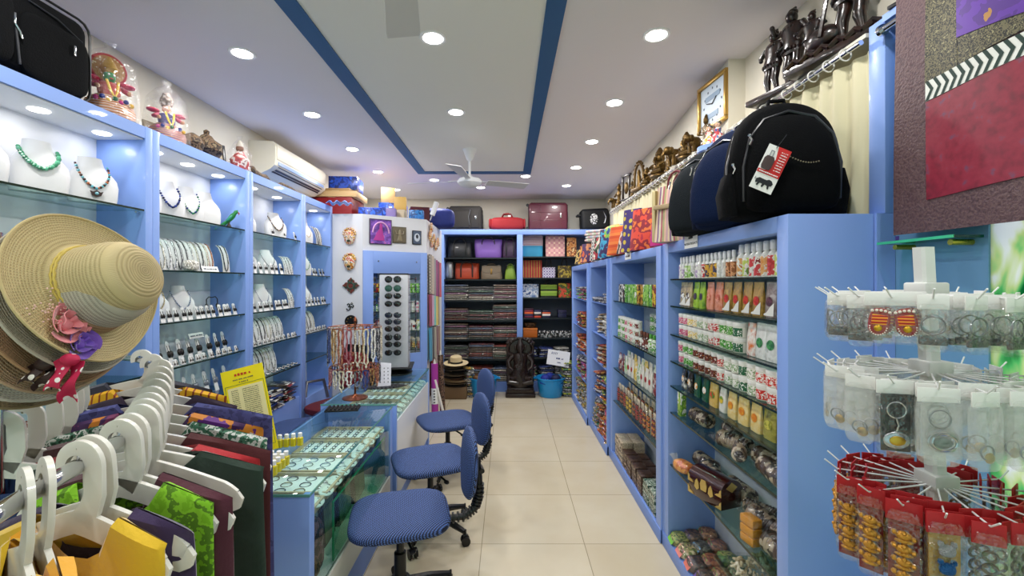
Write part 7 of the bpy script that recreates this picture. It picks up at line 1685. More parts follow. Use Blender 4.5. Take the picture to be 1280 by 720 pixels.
# ================================================================== chairs
MESHBLUE = pmat('knit', ['#081230', '#081230', '#081230', '#142858', '#5a7cc4'], 80, .75, rnd=False, bump=.15)
def mk_chair(seat=.44):
    t = thing('stool_chair')
    b = B(); b.pillow((0, 0, .43), (.228, .218, .038), .75, .52, 44); b.make('seat', MESHBLUE, t)
    b = B(); b.pillow((0, 0, .412), (.20, .19, .02), .5, .62, 28); b.make('seat_pan', BLACKP, t)
    # backrest at +x, facing -x
    b = B(); b.loft([(.0, 0, -.155, .012, .05, 2), (.002, 0, -.14, .022, .10, 2.2), (.004, 0, -.09, .028, .155, 2.3), (.0, 0, 0, .030, .175, 2.3), (-.004, 0, .08, .028, .155, 2.2), (-.006, 0, .13, .022, .105, 2.1), (-.006, 0, .15, .010, .04, 2)], 36)
    b.make('backrest', MESHBLUE, t, (.325, 0, .645), (0, R(6), 0))
    b = B(); pts = [(.12, 0, .395), (.20, 0, .385), (.30, 0, .385), (.355, 0, .42), (.375, 0, .48), (.375, 0, .56), (.368, 0, .66)]
    b.tube(pts, [.012, .014, .016, .018, .018, .016, .012], 10); b.make('back_bar', BLACKP, t)
    for k in range(16):
        u = k / 15; i = 1 + u * 3.6; j = int(i); f = i - j; p = Vector(pts[j]).lerp(Vector(pts[min(6, j + 1)]), f); q = (Vector(pts[min(6, j + 1)]) - Vector(pts[j])).normalized()
        b = B(); b.cyl(p - q * .004, p + q * .004, .025, n=14); b.make('bellows_rib', BLACKP, t)
    B().cyl((.385, -.03, .60), (.385, .03, .60), .012, n=10).make('adjust_knob', BLACKP, t)
    B().box(-.07, .12, -.06, .06, .375, .40, .006).make('mechanism', BLACKP, t)
    B().tube([(0, -.04, .385), (.03, -.13, .38), (.05, -.20, .372)], [.006, .006, .006], 7).make('lever', BLACKP, t)
    B().ball((.05, -.20, .37), .016, 8, (1, 1.6, .5)).make('lever_knob', BLACKP, t)
    B().lathe([(.028, .14), (.028, .26), (.018, .265), (.018, .38)], 18).make('gas_column', BLACKP, t)
    bs = B(); bs.lathe([(.045, .085), (.05, .10), (.045, .145), (.03, .15)], 20); bs.make('hub', BLACKP, t)
    for k in range(5):
        a = 2 * PI * k / 5 + .35; c, s = math.cos(a), math.sin(a)
        b = B(); b.tube([(.03 * c, .03 * s, .115), (.15 * c, .15 * s, .098), (.255 * c, .255 * s, .072)], [.024, .020, .014], 8); b.make('base_arm', BLACKP, t)
        cs = B(); cs.M = TR(.262 * c, .262 * s, .026, rz=a + .8)
        for q in (-1, 1):
            cs.cyl((0, q * .010, 0), (0, q * .024, 0), .026, n=16)
        cs.cyl((0, 0, .02), (0, 0, .06), .006, n=8); cs.box(-.012, .014, -.008, .008, .0, .035, .004); cs.make('caster', BLACKP, t)
    return t
put('chair', mk_chair, (-.505, 2.08, 0), R(14), 'blue mesh swivel chair nearest the camera, in front of the near counter', 'chair', 'blue swivel chairs along the counters', s=(1, 1, 1.03))
put('chair', None, (-.475, 2.72, 0), R(22), 'blue mesh swivel chair in the middle of the three along the counters', 'chair', 'blue swivel chairs along the counters', s=(1, 1, 1.03))
put('chair', None, (-.475, 3.50, 0), R(26), 'blue mesh swivel chair farthest from the camera, by the far counter', 'chair', 'blue swivel chairs along the counters', s=(1, 1, 1.03))
st = put('chair', None, (-1.43, 3.12, 0), R(200), 'blue backless swivel stool behind the near counter', 'stool', s=(1, 1, 1.16))
for ch in list(st.children):
    if ch.name.split('.')[0] in ('backrest', 'back_bar', 'bellows_rib', 'adjust_knob'): bpy.data.objects.remove(ch)
t = thing('office_chair', 'black office chair with dark red back behind the far counter', 'chair', (-1.46, 3.78, 0), (0, 0, R(-25)))
b = B(); b.pillow((0, 0, .47), (.22, .22, .04), .5, .6, 24); b.make('seat', mat('#5a1420', .8), t)
b = B(); b.M = TR(0, .20, .55, rx=R(-8)); b.loft([(0, 0, 0, .17, .02, 3), (0, .02, .1, .21, .025, 3), (0, .0, .3, .20, .022, 3), (0, 0, .42, .14, .018, 2.5)], 26); b.make('back_shell', BLACKP, t)
b = B(); b.M = TR(0, .17, .56, rx=R(-8)); b.pillow((0, 0, .19), (.165, .02, .16), .5, .6, 22); b.make('back_pad', mat('#7a1420', .8, 0, .3, 200), t)
for s in (-1, 1): B().tube([(s * .23, .12, .50), (s * .26, .10, .66), (s * .26, -.08, .67), (s * .24, -.12, .52)], .014, 8).make('armrest', mat('#8a8c90', .3, .8), t)
B().cyl((0, 0, .1), (0, 0, .44), .025).make('gas_column', BLACKP, t)
for k in range(5):
    a = 2 * PI * k / 5; B().tube([(0, 0, .11), (.26 * math.cos(a), .26 * math.sin(a), .065)], [.022, .014], 8).make('base_arm', BLACKP, t)
    B().ball((.26 * math.cos(a), .26 * math.sin(a), .027), .026, 10, (1, .8, 1)).make('caster', BLACKP, t)

# ================================================================== round garment rack, hangers and clothes
RZ = 1.235
RP = [(-.52, .28), (-.565, .42), (-.61, .56), (-.635, .66), (-.665, .76), (-.705, .85), (-.764, .94), (-.845, 1.06), (-.94, 1.19), (-1.06, 1.35), (-1.19, 1.47), (-1.33, 1.58), (-1.46, 1.62)]; RP = [(a * 1.09, c * 1.09) for a, c in RP]
def rail(u):
    k = u * (len(RP) - 1); i = min(len(RP) - 2, int(k)); f = k - i
    p0 = Vector(RP[max(0, i - 1)]); p1 = Vector(RP[i]); p2 = Vector(RP[i + 1]); p3 = Vector(RP[min(len(RP) - 1, i + 2)])
    return .5 * ((2 * p1) + (p2 - p0) * f + (2 * p0 - 5 * p1 + 4 * p2 - p3) * f * f + (3 * p1 - p0 - 3 * p2 + p3) * f ** 3)
t = thing('garment_rack', 'chrome round garment rack with curved top rail carrying the white hangers', 'garment rack', (0, 0, 0))
B().tube([(*rail(i / 60), RZ) for i in range(61)], .0125, 14).make('rail', CHROME, t)
B().cyl((-1.13, .98, 0), (-1.13, .98, 1.38), .019, n=20).make('center_pole', CHROME, t)
for u in (.02,):
    p = rail(u); B().cyl((p.x, p.y, RZ), (-1.13, .98, RZ - .02), .007).make('spoke', CHROME, t)
for k in range(4):
    a = PI / 4 + PI / 2 * k; B().cyl((-1.13, .98, .03), (-1.13 + .38 * math.cos(a), .98 + .38 * math.sin(a), .015), .014).make('foot', CHROME, t)
HANG = mat('#dedcd4', .28, coat=.4, sss=.25)
def mk_hanger(w=.40):
    def f():
        t = thing('clothes_hanger')
        P = [(.027 * math.cos(R(200 - 12.5 * i)), .002 + .027 * math.sin(R(200 - 12.5 * i))) for i in range(17)] + [(.028, -.022), (.029, -.045), (.022, -.068), (.008, -.088)]
        b = B(); b.ribbon(P, [.014 + .0011 * i for i in range(17)] + [.032, .032, .034, .040], .008); b.make('hook', HANG, t)
        b = B(); h = w / 2
        zc = lambda x: -.088 - .062 * (abs(x) / h) ** 1.25
        L = [(x * h, zc(x * h)) for x in [-1 + i / 14 for i in range(29)]]
        b.ribbon(L, [.020 if abs(i - 14) == 14 else .030 if abs(i - 14) == 13 else .036 for i in range(29)], .008)
        for s in (-1, 1): b.ribbon([(s * (h - .004), -.150), (s * (h + .004), -.160), (s * (h + .001), -.170), (s * (h - .012), -.176), (s * (h - .035), -.174)], [.022, .022, .020, .018, .012], .0075)
        b.make('shoulder_bar', HANG, t)
        b = B(); b.tube([(0, 0, .012), (0, 0, .026)], .0025, 6); b.ball((0, 0, .028), .0045, 8); b.make('hook_pin', CHROME, t)
        return t
    return f
def mk_garment(m, w=.40, L=.62, th=.022, neck=.085, trimm=None, name='garment', ph=0):
    """blouse hanging from a hanger: shoulders slope with the bar, folds run down the cloth"""
    def f():
        b = B(); n = 48; rows = 14; vs = []; fs = []; h = w / 2
        for j in range(-1, rows + 1):
            v = max(0, j) / rows
            for i in range(n):
                a = 2 * PI * i / n; x = h * math.cos(a) * (1 - .04 * math.sin(PI * v)) ; sx = math.copysign(abs(math.cos(a)) ** .8, math.cos(a)); x = h * sx * (1.0 + .03 * v)
                side = math.sin(a)
                zt = -.060 - .064 * (abs(x) / h) ** 1.2
                if abs(x) < neck: zt -= .085 * (1 - (abs(x) / neck) ** 2) ** .5 * (1 if side < 0 else .4)
                y = side * (th * .5 + th * .9 * v * .6) + .010 * v ** .5 * math.sin(x * 58 + ph) * (1 if side > 0 else .7) + .006 * math.sin(x * 23 + 2 * ph + v * 3)
                z = zt * (1 - v) ** 1.0 + (-L) * v - 0 * v
                if j == -1:
                    if abs(x) >= neck * .98: y *= .12
                    z += .006
                elif j == 0: z -= .002
                vs.append((x, y, z))
        for j in range(rows + 1):
            for i in range(n):
                a, c = j * n + i, j * n + (i + 1) % n; fs.append((a, a + n, c + n, c))
        b.add(vs, fs); return b.make(name, m)
    return f
def cloth(c, k=.8, pat=None, cols=None, sc=20, **kw):
    return pmat(pat, cols, sc, k, **kw) if pat else mat(c, k, 0, .15, 90, sheen=.4)
GAR = [  # rail place, colour material, words, length
    (0.058, cloth('#e0b80c'), 'bright yellow', .55), (0.108, cloth('#d8b82c'), 'pale yellow', .55), (0.167, cloth('#e0b418'), 'golden yellow', .58), (0.192, cloth('#e8a82c'), 'orange yellow', .58), (0.246, cloth('#d8b01c'), 'mustard yellow', .56),
    (0.267, cloth('#2c1848'), 'dark purple', .60), (0.333, cloth('#7fc01c', .8, 'noise', ['#7fc01c', '#8fd02c', '#5a8a1c', '#86c824'], 40), 'lime green embroidered', .60), (0.362, cloth('#4a1026'), 'maroon', .64), (0.417, None, '', 0), (0.458, cloth('#122c20'), 'dark bottle green', .72), (0.500, cloth('#a81420'), 'bright red', .66),
    (0.542, cloth('#4a1018'), 'dark brick red', .74), (0.592, cloth('#1a4a34', .8, 'noise', ['#1a4a34', '#c8ccc8', '#3a6a54', '#0f2c20'], 60), 'green and silver', .5), (0.642, cloth('#4a1c6a', .6, 'noise', ['#5a1c7a', '#c87a1c', '#3a1050', '#7a2a5a'], 16), 'purple silk', .42), (0.692, cloth('#3a3c72', .8, 'noise', ['#3c3e76', '#484c88', '#34366a'], 30), 'periwinkle blue', .80),
    (0.750, cloth('#281030'), 'deep plum', .5), (0.817, cloth('#e0a80c', .7, 'stripe', ['#e0a80c', '#8a3a10', '#e0a80c', '#e0a80c'], 40), 'yellow folded', .36), (0.883, cloth('#2a2a3a'), 'dark grey blue', .5)]
LEFTC = ['olive', 'rust', 'denim', 'mustard', 'charcoal']
for i, (u, m, nm, L_) in enumerate(GAR):
    p = rail(u); q = rail(min(1, u + .01)); d = (q - rail(max(0, u - .01))).normalized()
    ang_ = (math.atan2(d.y, d.x) - PI / 2) * .25 - .10 + random.uniform(-.04, .04) - (.55 if i < 4 else 0)     # hanger's long axis points outwards
    w_ = .29 if i < 5 else .33 if i < 7 else .40 if i < 9 else .48 if i < 11 else .56 if i < 14 else .64 if i == 14 else .48
    put(('hanger', w_), mk_hanger(w_), (p.x, p.y, RZ + .0), ang_, 'white plastic hanger, %s from the near end of the curved rail' % (ORDN[i] if i < 20 else 'last'), 'hanger', 'white hangers on the round rack', rx=(rx_ := random.uniform(-.05, .05)))
    if m:
        g = mk_garment(m, w_ * 1.05, L_, .030 if L_ > .4 else .024, neck=.07 if w_ < .45 else .095, ph=i)(); g.location = (p.x, p.y, RZ - .0); g.rotation_euler = (rx_, 0, ang_)
        tag(g, '%s blouse on the white hanger, %s from near end of rail' % (nm, ORDN[i] if i < 20 else 'last'), 'garment')
# back row of hangers on the inner side, seen past the rail
inner = [(-1.06, .98, '#2a3c6a', 'denim blue'), (-1.10, 1.06, '#6a5a2c', 'olive gold'), (-1.14, 1.14, '#c8c4b8', 'pale grey'), (-1.18, 1.22, '#a82c2c', 'red dotted'), (-1.24, 1.30, '#243a7a', 'royal blue'), (-1.30, 1.38, '#7a3a24', 'rust brown')]
for i, (x, y, c, nm) in enumerate(inner):
    a = R(18 + 4 * i)
    put(('hanger', .40), None, (x - .06, y, RZ - .03), a, 'white hanger of the inner row under the straw hats, %s from the front' % ORDN[i], 'hanger', 'inner row of white hangers')
    m = mat(c, .8, 0, .15, 90) if i != 1 else pmat('noise', ['#7a5a24', '#a88038', '#5a4018', '#8a6a30'], 14, .8)
    g = mk_garment(m, .34, .5, .02, ph=i * 2)(); g.location = (x - .06, y, RZ - .03); g.rotation_euler = (0, 0, a); tag(g, nm + ' top on the inner row of hangers under the straw hats', 'garment')

# ================================================================== straw hats
STRAW = lambda *c: pmat('rings', c, 170, .75, rnd=False, bump=.7)
def hat(loc, axis, s_, c, label, crown=True, band='#cdb45a', spin=0, wav=0, under=None):
    t = thing('straw_hat', label, 'hat', loc); ax = Vector(axis).normalized()
    t.rotation_euler = (ax.to_track_quat('Z', 'Y').to_matrix() @ Matrix.Rotation(spin, 3, 'Z')).to_euler(); t.scale = (s_,) * 3
    prof = []
    b = B(); n = 72
    rings = [(.072, .128), (.0, .138)]
    pr = [(.012, .152), (.045, .149), (.070, .139), (.087, .119), (.095, .09), (.099, .055), (.102, .022), (.106, .008), (.116, .001), (.135, -.004), (.155, -.006), (.175, -.006), (.192, -.002), (.195, .0)]
    vs = []; fs = []
    for off in (0, -.004):
        for r_, z_ in pr:
            for j in range(n):
                a = 2 * PI * j / n; k = max(0, (r_ - .1) / .095); zz_ = z_ + k * (.012 * math.sin(2 * a + wav) + .006 * math.sin(3 * a + 2 * wav)); rr = r_ + (off if z_ > .004 else 0)
                vs.append((rr * math.cos(a), rr * math.sin(a), zz_ + (off if z_ <= .13 else off)))
    m = len(pr); N = m * n
    for i in range(m - 1):
        for j in range(n):
            a_, c_ = i * n + j, i * n + (j + 1) % n; fs.append((a_, a_ + n, c_ + n, c_)); fs.append((N + a_, N + c_, N + c_ + n, N + a_ + n))
    for j in range(n): a_, c_ = (m - 1) * n + j, (m - 1) * n + (j + 1) % n; fs.append((a_, N + a_, N + c_, c_))
    fs.append(list(range(n)));
    b.add(vs, fs); b.make('woven_straw', STRAW(*c), t, ang=60)
    b = B(); b.tube([((.195) * math.cos(a), .195 * math.sin(a), -.002 + .012 * math.sin(2 * a + wav) + .006 * math.sin(3 * a + 2 * wav)) for a in [2 * PI * i / 72 for i in range(72)]], .0035, 6, closed=True); b.make('rim_edge', mat(c[1], .8), t)
    b = B()
    for q in (0, 1): b.tube([((.1045 - .001 * q) * math.cos(a), (.1045 - .001 * q) * math.sin(a), .012 + .007 * q + .0015 * math.sin(30 * a + q * 3)) for a in [2 * PI * i / 90 for i in range(90)]], .0032, 6, closed=True)
    b.make('braided_band', mat(band, .7), t)
    return t
AX = (.88, -.03, .25)
HC = Vector((-.94, 1.0, 1.52))
axn = Vector(AX).normalized()
h0 = hat(HC, AX, .87, ['#a08a60', '#c8b484', '#d8c698'], 'front straw sun hat with pink and purple fabric flowers, crown towards the aisle', wav=.6)
def rose(parent, c, p, s_, nm):
    t = B(); 
    for k in range(7):
        a = k * 2.2; r0 = .004 + .0035 * k
        def pet(u, v, a=a, r0=r0, k=k):
            th = a + (u - .5) * 2.3; rr = (r0 + .006 * v + .003 * math.sin(6 * u)) * (1 + .35 * v); return (rr * math.cos(th), rr * math.sin(th), (.022 - .002 * k) * v + .002 * math.sin(9 * u + k))
        t.sheet(pet, 10, 4, .0012)
    t.ball((0, 0, .004), .014, 10, (1, 1, .6))
    o = t.make(nm, mat(c, .6, sheen=.5), parent); o.location = p; o.scale = (s_,) * 3; return o
# flowers sit on the brim beside the crown, on the side towards the camera and down
inv = h0.rotation_euler.to_matrix().inverted()
dl_ = inv @ Vector((.05, -.72, -.72)); dl_.z = 0; dl_.normalize()
sd = Vector((-dl_.y, dl_.x, 0))
fp = dl_ * .135 + Vector((0, 0, .006)); 
o = rose(h0, '#e88a92', fp - sd * .002, 1.25, 'pink_rose'); o2 = rose(h0, '#7a4fc0', fp + dl_ * .02 + sd * .05, 1.05, 'purple_rose')
wv = inv @ Vector((1, 0, 0))
if (h0.rotation_euler.to_matrix() @ sd).x < 0: o2.location = fp + dl_ * .02 - sd * .05
b = B()
for i in range(70):
    u = random.uniform(-.05, .045); v = random.uniform(-.075, .0); P_ = dl_ * (.125 + u * .5) + sd * (-v * (1 if o2.location != fp else 1)) * -1; b.ball((P_.x + random.uniform(-.02, .02), P_.y + random.uniform(-.02, .02), .006 + random.uniform(0, .012)), .0022, 5)
ob = b.make('netting_pearls', mat('#f0c8c0', .4), h0); ob['kind'] = 'stuff'
stackc = [(['#8a8478', '#b8b0a0', '#d0c8b8'], 'grey beige straw hat, second in the stack'), (['#8a6a48', '#b08a68', '#c8a888'], 'light brown straw hat, third in the stack'), (['#a08468', '#c8aa8c', '#d8c0a0'], 'tan straw hat with pinkish rim, fourth in the stack'), (['#9a9488', '#c8c4b8', '#dcd8cc'], 'pale grey straw hat, fifth in the stack'), (['#6a5a40', '#9a8664', '#b09a78'], 'dark straw hat lowest in the stack')]
for k, (c, lb) in enumerate(stackc):
    off = axn * (-.026 * (k + 1)) + Vector((-.012 * k, 0, -.016 * (k + 1)))
    hat(HC + off, (AX[0] + .02 * k, AX[1] - .03 * k, AX[2] + .06 * k), .88 - .006 * k, c, lb, wav=.6 + .7 * k)
B().cyl((0, 0, 0), (0, 0, .26), .011).make('hat_post', CHROME, None, (-1.13, .98, 1.3805)); o = bpy.data.objects['hat_post']; tag(o, 'short chrome post holding the stack of straw hats above the rack', 'post')
def ribbon_tie(loc, c, dot, label, L=.12):
    t = thing('polka_ribbon', label, 'ribbon', loc)
    m = pmat('dots', [dot, c], 52, .6, dist=.3, rnd=False)
    B().sheet(lambda u, v: (-.017 + .034 * u * (1 - .3 * v) + .006 * math.sin(5 * v), .010 * math.sin(6 * v + 2 * u), -L * v + .012 * math.sin(PI * u) * v), 6, 14, .0015).make('tail', m, t)
    B().sheet(lambda u, v: (-.030 + .03 * u - .012 * v, -.008 + .008 * math.sin(5 * v + u), -L * .66 * v + .008 * math.sin(PI * u)), 6, 10, .0015).make('short_tail', m, t)
    B().ball((-.004, 0, .004), .016, 10, (1.2, .7, .8)).make('knot', m, t)
ribbon_tie(at(90, 452, .90), '#c0184a', '#f0e8e8', 'crimson ribbon with white polka dots hanging below the straw hats', .085)
ribbon_tie(at(58, 458, .90), '#2c1410', '#e8e0d8', 'dark brown ribbon with white polka dots hanging below the straw hats', .05)

# ================================================================== hanging fabric on the near right
CLB = pmat('noise', ['#4a3339', '#563d43', '#624a4b', '#50373f'], 130, .55, bump=.4, rnd=False)
t = thing('sari_panel', 'patchwork silk hanging with maroon field, grey brocade and purple corner', 'textile', (0, 0, 0))
YA_, YB_, ZA_, ZB_ = 1.345, .62, 2.46, 1.672
def fx(y, z, o=0): return 1.178 + .006 * math.sin(9 * y + 3 * z) + .004 * math.sin(22 * y) - o
def patch(name, pts, m, o=0, parent=t, n=14):
    """quad patch in (y,z): corners order a b c d"""
    a, b_, c, d_ = pts
    B().sheet(lambda u, v: ((lambda y, z: (fx(y, z, o), y, z))((a[0] * (1 - u) + b_[0] * u) * (1 - v) + (d_[0] * (1 - u) + c[0] * u) * v, (a[1] * (1 - u) + b_[1] * u) * (1 - v) + (d_[1] * (1 - u) + c[1] * u) * v)), n, n, .0015).make(name, m, parent)
def fyz(px, py):
    y = 1.178 * F / (px - 635); return (y, EYE - (py - 353) * y / F)
patch('ground_cloth', [(YA_, ZB_), (YB_, ZB_), (YB_, ZA_), (YA_, ZA_)], CLB)
RED = pmat('noise', ['#6a0a24', '#7a0e2a', '#861430', '#8c1c34', '#6e3a56'], 38, .4, sharp=False, rnd=False)
p1, p2, p3, p4 = fyz(1160, 250), fyz(1300, 215), fyz(1300, 60), fyz(1160, 128)
patch('maroon_field', [p1, p2, p3, p4], RED, .003)
BRO = pmat('noise', ['#1c1c1a', '#6a6448', '#24241f', '#8a8460'], 120, .5, metal=.1, rnd=False)
patch('brocade_band', [fyz(1160, 104), fyz(1300, 26), fyz(1300, -20), fyz(1160, 4)], BRO, .003)
patch('brocade_border', [fyz(1159, 112), fyz(1200, 90), fyz(1200, -30), fyz(1159, -8)], BRO, .0035)
patch('purple_corner', [fyz(1200, 47), fyz(1300, 8), fyz(1300, -40), fyz(1200, -20)], pmat('noise', ['#4a2080', '#5a2a9a', '#4a2080', '#a87a3a'], 14, .4, rnd=False), .0045)
# zigzag strip
q1, q2, q3, q4 = fyz(1160, 127), fyz(1300, 60), fyz(1300, 30), fyz(1160, 103)
patch('zigzag_strip', [q1, q2, q3, q4], mat('#e4e6e0', .6), .004)
def onstrip(u, v): 
    y = (q1[0] * (1 - u) + q2[0] * u) * (1 - v) + (q4[0] * (1 - u) + q3[0] * u) * v; z = (q1[1] * (1 - u) + q2[1] * u) * (1 - v) + (q4[1] * (1 - u) + q3[1] * u) * v; return (fx(y, z, .0056), y, z)
for k in range(12):
    u0 = k / 12; b = B(); sl = .055; wdt = .036
    vs = [onstrip(min(1, u0), 0), onstrip(min(1, u0 + wdt), 0), onstrip(min(1, u0 + wdt + sl), .5), onstrip(min(1, u0 + sl), .5), onstrip(min(1, u0 + wdt), 1), onstrip(min(1, u0), 1)]
    b.add(vs, [(0, 1, 2, 3), (3, 2, 4, 5)]); b.make('dark_chevron', mat('#16342c', .6), t, smooth=False)
b = B(); b.sheet(lambda u, v: (1.178 - .004 + .006 * u, YA_ - .012 + .018 * u, ZB_ - .002 - .022 * v), 3, 3, .001); b.make('corner_tassel', mat('#5a3a9a', .6), t)
t = thing('display_rail', 'chrome rail holding the patchwork silk above the blue post', 'rail')
B().cyl((1.195, 1.424, 2.335), (1.195, .55, 2.335), .011, n=16).make('rail', CHROME, t); B().lathe([(.018, 0), (.018, .012)], 18).make('flange', CHROME, t, (1.195, 1.4235, 2.335), (R(90), 0, 0))
t = thing('wall_glass_shelf', 'narrow green edged glass shelf on brass pins under the patchwork silk', 'glass shelf')
B().box(1.165, 1.2435, 1.16, 1.40, 1.648, 1.655).make('glass', glassmat('#a8e0c4', name='green_shelf'), t); B().box(1.163, 1.165, 1.16, 1.40, 1.6475, 1.6555).make('glass_edge', mat('#3ac08a', .1, coat=1), t)
for y in (1.36, 1.19): b = B(); b.cyl((1.185, y, 1.638), (1.2435, y, 1.638), .008, n=14); b.make('shelf_pin', mat('#c8b84a', .25, .9), t)

# ================================================================== keyring stand
KX, KY = .808, .86
def kp(z): return Vector((KX + (1.53 - z) * .055, KY, z))
t = thing('keyring_stand', 'white three tier revolving keyring stand in the right foreground', 'display rack')
b = B(); a, c = kp(1.60), kp(.95)
b.M = Matrix.Identity(4)
b.loft([(p.x, p.y, p.z, .0135, .0135, 6) for p in (kp(.30), kp(1.0), kp(1.30), kp(1.598))], 16); b.make('pole', mat('#dfe0de', .35), t)
KW = mat('#e8e9ea', .3)
B().lathe([(.2, 0), (.19, .02), (.03, .05)], 32).make('base', KW, t, (kp(.29).x, KY, 0)); B().cyl((kp(.3).x, KY, .04), (kp(.3).x, KY, .32), .014).make('base_pole', KW, t)
tiers = [(1.502, .155, 18), (1.352, .165, 18), (1.135, .155, 18)]
for z_, rr, n_ in tiers:
    p = kp(z_); c = B(); c.box(p.x - .024, p.x + .024, p.y - .024, p.y + .024, z_ - .002, z_ + .028, .004); cb = c.make('tier_collar', mat('#d6d7d4', .4), t)
    for i in range(n_):
        a = 2 * PI * (i + .5) / n_; b = B(); b.tube([(p.x + .02 * math.cos(a), p.y + .02 * math.sin(a), z_ + .006), (p.x + rr * math.cos(a), p.y + rr * math.sin(a), z_ + .002), (p.x + (rr + .022) * math.cos(a), p.y + (rr + .022) * math.sin(a), z_ + .018)], .0015, 6); b.make('wire_peg', KW, t)
def packet(w, h, kind, nb=1):
    """clear sleeve with a header card and its goods; hangs from origin, front = -y"""
    def f():
        t = thing('keyring_packet')
        head = '#e8e8e6' if kind not in ('gold', 'glit', 'darkk') else '#a8141c'
        hh = .022 if kind not in ('gold', 'glit', 'darkk') else .034
        B().box(-w / 2, w / 2, -.0012, .0012, -hh + .004, .006, .0008).make('header_card', mat(head, .5), t)
        b = B(); b.pillow((0, 0, -h / 2 - .008), (w / 2, .009, h / 2), .35, .3, 18); b.make('clear_sleeve', FILM_H if kind in ('clear', 'ring') else FILM, t)
        SM = mat('#7d7f84', .3, .9)
        if kind in ('metal', 'ring', 'badge'):
            rr = .015
            B().tube([(rr * math.cos(a), -.004, -.045 + rr * math.sin(a)) for a in [2 * PI * i / 20 for i in range(20)]], .0014, 6, closed=True).make('split_ring', SM, t)
            if kind == 'metal':
                B().box(-.018, .018, -.004, .001, -h + .004, -.066, .002).make('metal_tag', mat('#55575a', .4, .6, .6, 160), t)
                b = B(); b.tube([(0, -.004, -.06), (0, -.004, -.068)], .002, 6); b.make('link', SM, t)
            if kind == 'ring':
                for q in (0, 1): B().tube([(.004 + (.021 - .004 * q) * math.cos(a), -.005 - .003 * q, -.082 + (.016 - .003 * q) * math.sin(a)) for a in [2 * PI * i / 24 for i in range(24)]], .0018, 6, closed=True).make('oval_ring', mat('#b8babf', .2, 1), t)
                B().ball((.004, -.004, -.084), .014, 10, (1, .25, .7)).make('enamel_center', mat('#1f4a3a', .3), t)
        if kind == 'clear':
            B().tube([(.011 * math.cos(a), -.003, -h * .8 + .011 * math.sin(a)) for a in [2 * PI * i / 18 for i in range(18)]], .0016, 6, closed=True).make('split_ring', SM, t); B().ball((.004, -.003, -h * .88), .009, 8, (1, .4, 1)).make('brass_charm', mat('#a88a4a', .3, .8), t)
        if kind == 'black':
            B().box(-w * .40, w * .40, -.0035, -.001, -h + .004, -.018, .002).make('black_card', mat('#111114', .4), t)
            B().tube([(.014 * math.cos(a), -.006, -.045 + .014 * math.sin(a)) for a in [2 * PI * i / 20 for i in range(20)]], .0015, 6, closed=True).make('split_ring', mat('#c8cace', .2, 1), t)
            B().tube([(0, -.006, -.06), (.003, -.006, -.072), (0, -.006, -.082)], .0018, 6).make('chain', mat('#c8cace', .2, 1), t)
            b = B(); b.ball((0, -.006, -.098), .02, 16, (1, .15, .75)); b.make('oval_medal', mat('#b8babf', .25, 1), t); B().ball((0, -.0095, -.098), .012, 10, (1, .12, .7)).make('gold_emblem', mat('#c8a040', .3, .9), t)
        if kind == 'feet':
            for s in (-1, 1):
                fb = B(); fb.M = TR(s * .019, -.004, -.052, ry=R(-8 * s)); fb.pillow((0, 0, .006), (.015, .004, .024), .7, .8, 20); fo = fb.make('red_foot', mat('#9c1418', .5), t)
                fb = B(); fb.M = TR(s * .019, -.008, -.052, ry=R(-8 * s)); fb.box(-.011, .011, -.001, .001, .0, .018, .0008); fb.make('striped_panel', pmat('stripe', ['#d8401c', '#e0b02c', '#d8401c', '#7a1c14'], 180, .5, axis=2), fo)
                fb = B(); fb.M = TR(s * .019, -.009, -.052, ry=R(-8 * s)); [fb.ball((-.012 + .006 * i, 0, .024 + .002 * math.sin(PI * i / 4)), .0026, 6) for i in range(5)]; [fb.ball((.012 * math.cos(q), 0, -.004 + .014 * math.sin(q)), .0013, 5) for q in [PI + PI * i / 11 for i in range(12)]]; fb.make('white_bead', mat('#efe4d8', .4), fo)['kind'] = 'stuff'
                fb = B(); fb.M = TR(s * .019, -.009, -.052, ry=R(-8 * s)); fb.ball((0, 0, -.006), .006, 8, (1, .5, 1)); fb.make('gold_knob', mat('#c8a02c', .3, .7), fo)
        if kind == 'gold':
            B().box(-w * .42, w * .42, .001, .003, -h, -.030).make('red_backing', mat('#7a1418', .5), t)
            for k in range(4):
                b = B(); zz_ = -.052 - k * (h - .052) / 4.2; b.ball((0, -.006, zz_), .010, 10, (1.25, .7, .8)); b.ball((-.013, -.006, zz_ + .004), .005, 6); b.ball((.013, -.006, zz_ - .003), .005, 6); b.ball((0, -.011, zz_ + .006), .004, 6); b.ball((0, -.006, zz_ - .010), .009, 8, (1.5, .5, .5)); b.make('gold_figure', mat('#c8903a', .35, .6, .5, 200), t)
        if kind == 'glit':
            B().box(-w * .42, w * .42, .001, .003, -h, -.030).make('gold_backing', mat('#a8843a', .5), t)
            for k, cc_ in enumerate(('#b8bcc4', '#2a6ab0', '#8a1c28')):
                b = B(); zz_ = -.055 - k * .030; b.pillow((0, -.006, zz_), (.012, .005, .010), .7, .8, 12); b.ball((-.009, -.006, zz_ + .011), .005, 6); b.ball((.009, -.006, zz_ + .011), .005, 6); b.make('glitter_bear', mat(cc_, .35, .5, 1, 500), t)
        if kind == 'darkk':
            for k in range(5):
                zz_ = -.046 - k * .020; B().tube([(.009 * math.cos(a), -.005, zz_ + .008 * math.sin(a)) for a in [2 * PI * i / 12 for i in range(12)]], .0024, 5, closed=True).make('dark_ring', mat('#5a5448', .3, .8), t)
        return t
    return f
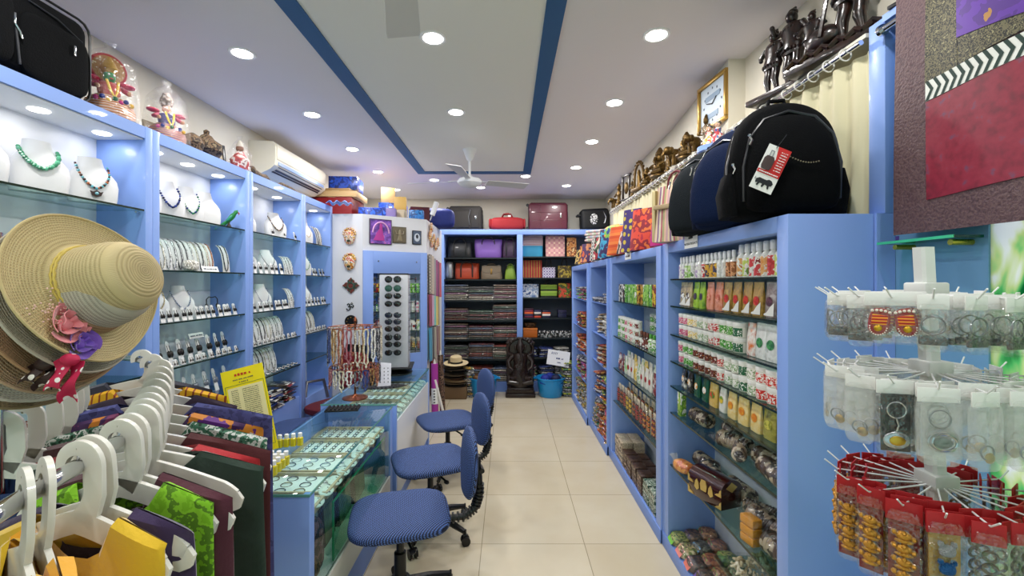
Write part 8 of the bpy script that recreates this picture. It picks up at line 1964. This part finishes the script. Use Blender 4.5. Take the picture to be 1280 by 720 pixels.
KN = {'metal': 'ribbed metal tag keyring', 'ring': 'oval double ring keyring', 'clear': 'small charm keyring', 'black': 'oval medal keyring on black card', 'feet': 'red beaded feet charm', 'gold': 'gold figures on red card', 'glit': 'glitter bear charms on red card', 'darkk': 'dark metal rings on red card'}
TN = ['upper', 'middle', 'lower']
def side_words(a):
    a = math.degrees(a) % 360
    return {0: 'right', 1: 'back right', 2: 'back', 3: 'back left', 4: 'left', 5: 'front left', 6: 'front', 7: 'front right'}[int(((a + 22.5) % 360) // 45)]
plan = {0: {'w': .040, 'h': .082, 'kinds': ['clear', 'clear', 'metal', 'clear', 'metal', 'metal', 'metal', 'metal', 'metal', 'metal', 'feet', 'metal', 'metal', 'metal', 'metal', 'metal', 'clear', 'clear']},
        1: {'w': .046, 'h': .112, 'kinds': ['clear', 'clear', 'clear', 'clear', 'clear', 'clear', 'clear', 'clear', 'clear', 'clear', 'black', 'ring', 'clear', 'clear', 'clear', 'clear', 'clear', 'clear']},
        2: {'w': .042, 'h': .150, 'kinds': ['darkk', 'darkk', 'darkk', 'gold', 'darkk', 'gold', 'gold', 'gold', 'gold', 'gold', 'gold', 'glit', 'darkk', 'darkk', 'darkk', 'darkk', 'darkk', 'darkk']}}
for ti, (z_, rr, n_) in enumerate(tiers):
    p = kp(z_)
    for i in range(n_):
        a = 2 * PI * (i + .5) / n_; kd = plan[ti]['kinds'][i]
        for j, rad in enumerate((rr * .97, rr * .83, rr * .69)):
            if kd == 'feet' and j == 2: continue
            w_, h_ = plan[ti]['w'], plan[ti]['h']
            if kd == 'feet': w_, h_ = .078, .078
            if kd == 'black': w_, h_ = .055, .122
            if kd == 'ring': w_, h_ = .060, .115
            if kd == 'glit': w_, h_ = .052, .150
            if kd == 'gold' and math.sin(a) < -.5: w_, h_ = .050, .150
            phi = (math.degrees(a) + 90 + 180) % 360 - 180
            rz_ = R(phi * (.5 if abs(phi) < 110 else 1)) + random.uniform(-.3, .3); dz_ = random.uniform(-.006, .004)
            put(('kp', kd, w_), packet(w_, h_, kd), (p.x + rad * math.cos(a), p.y + rad * math.sin(a), z_ + .002 + dz_), rz_,
                '%s, %s peg anticlockwise from right, %s tier, %s' % (KN[kd], ORDN[i], TN[ti], ['outermost', 'middle', 'innermost'][j]), 'keyring packet', '%s packets on the %s tier, %s' % (KN[kd], TN[ti], side_words(a)))
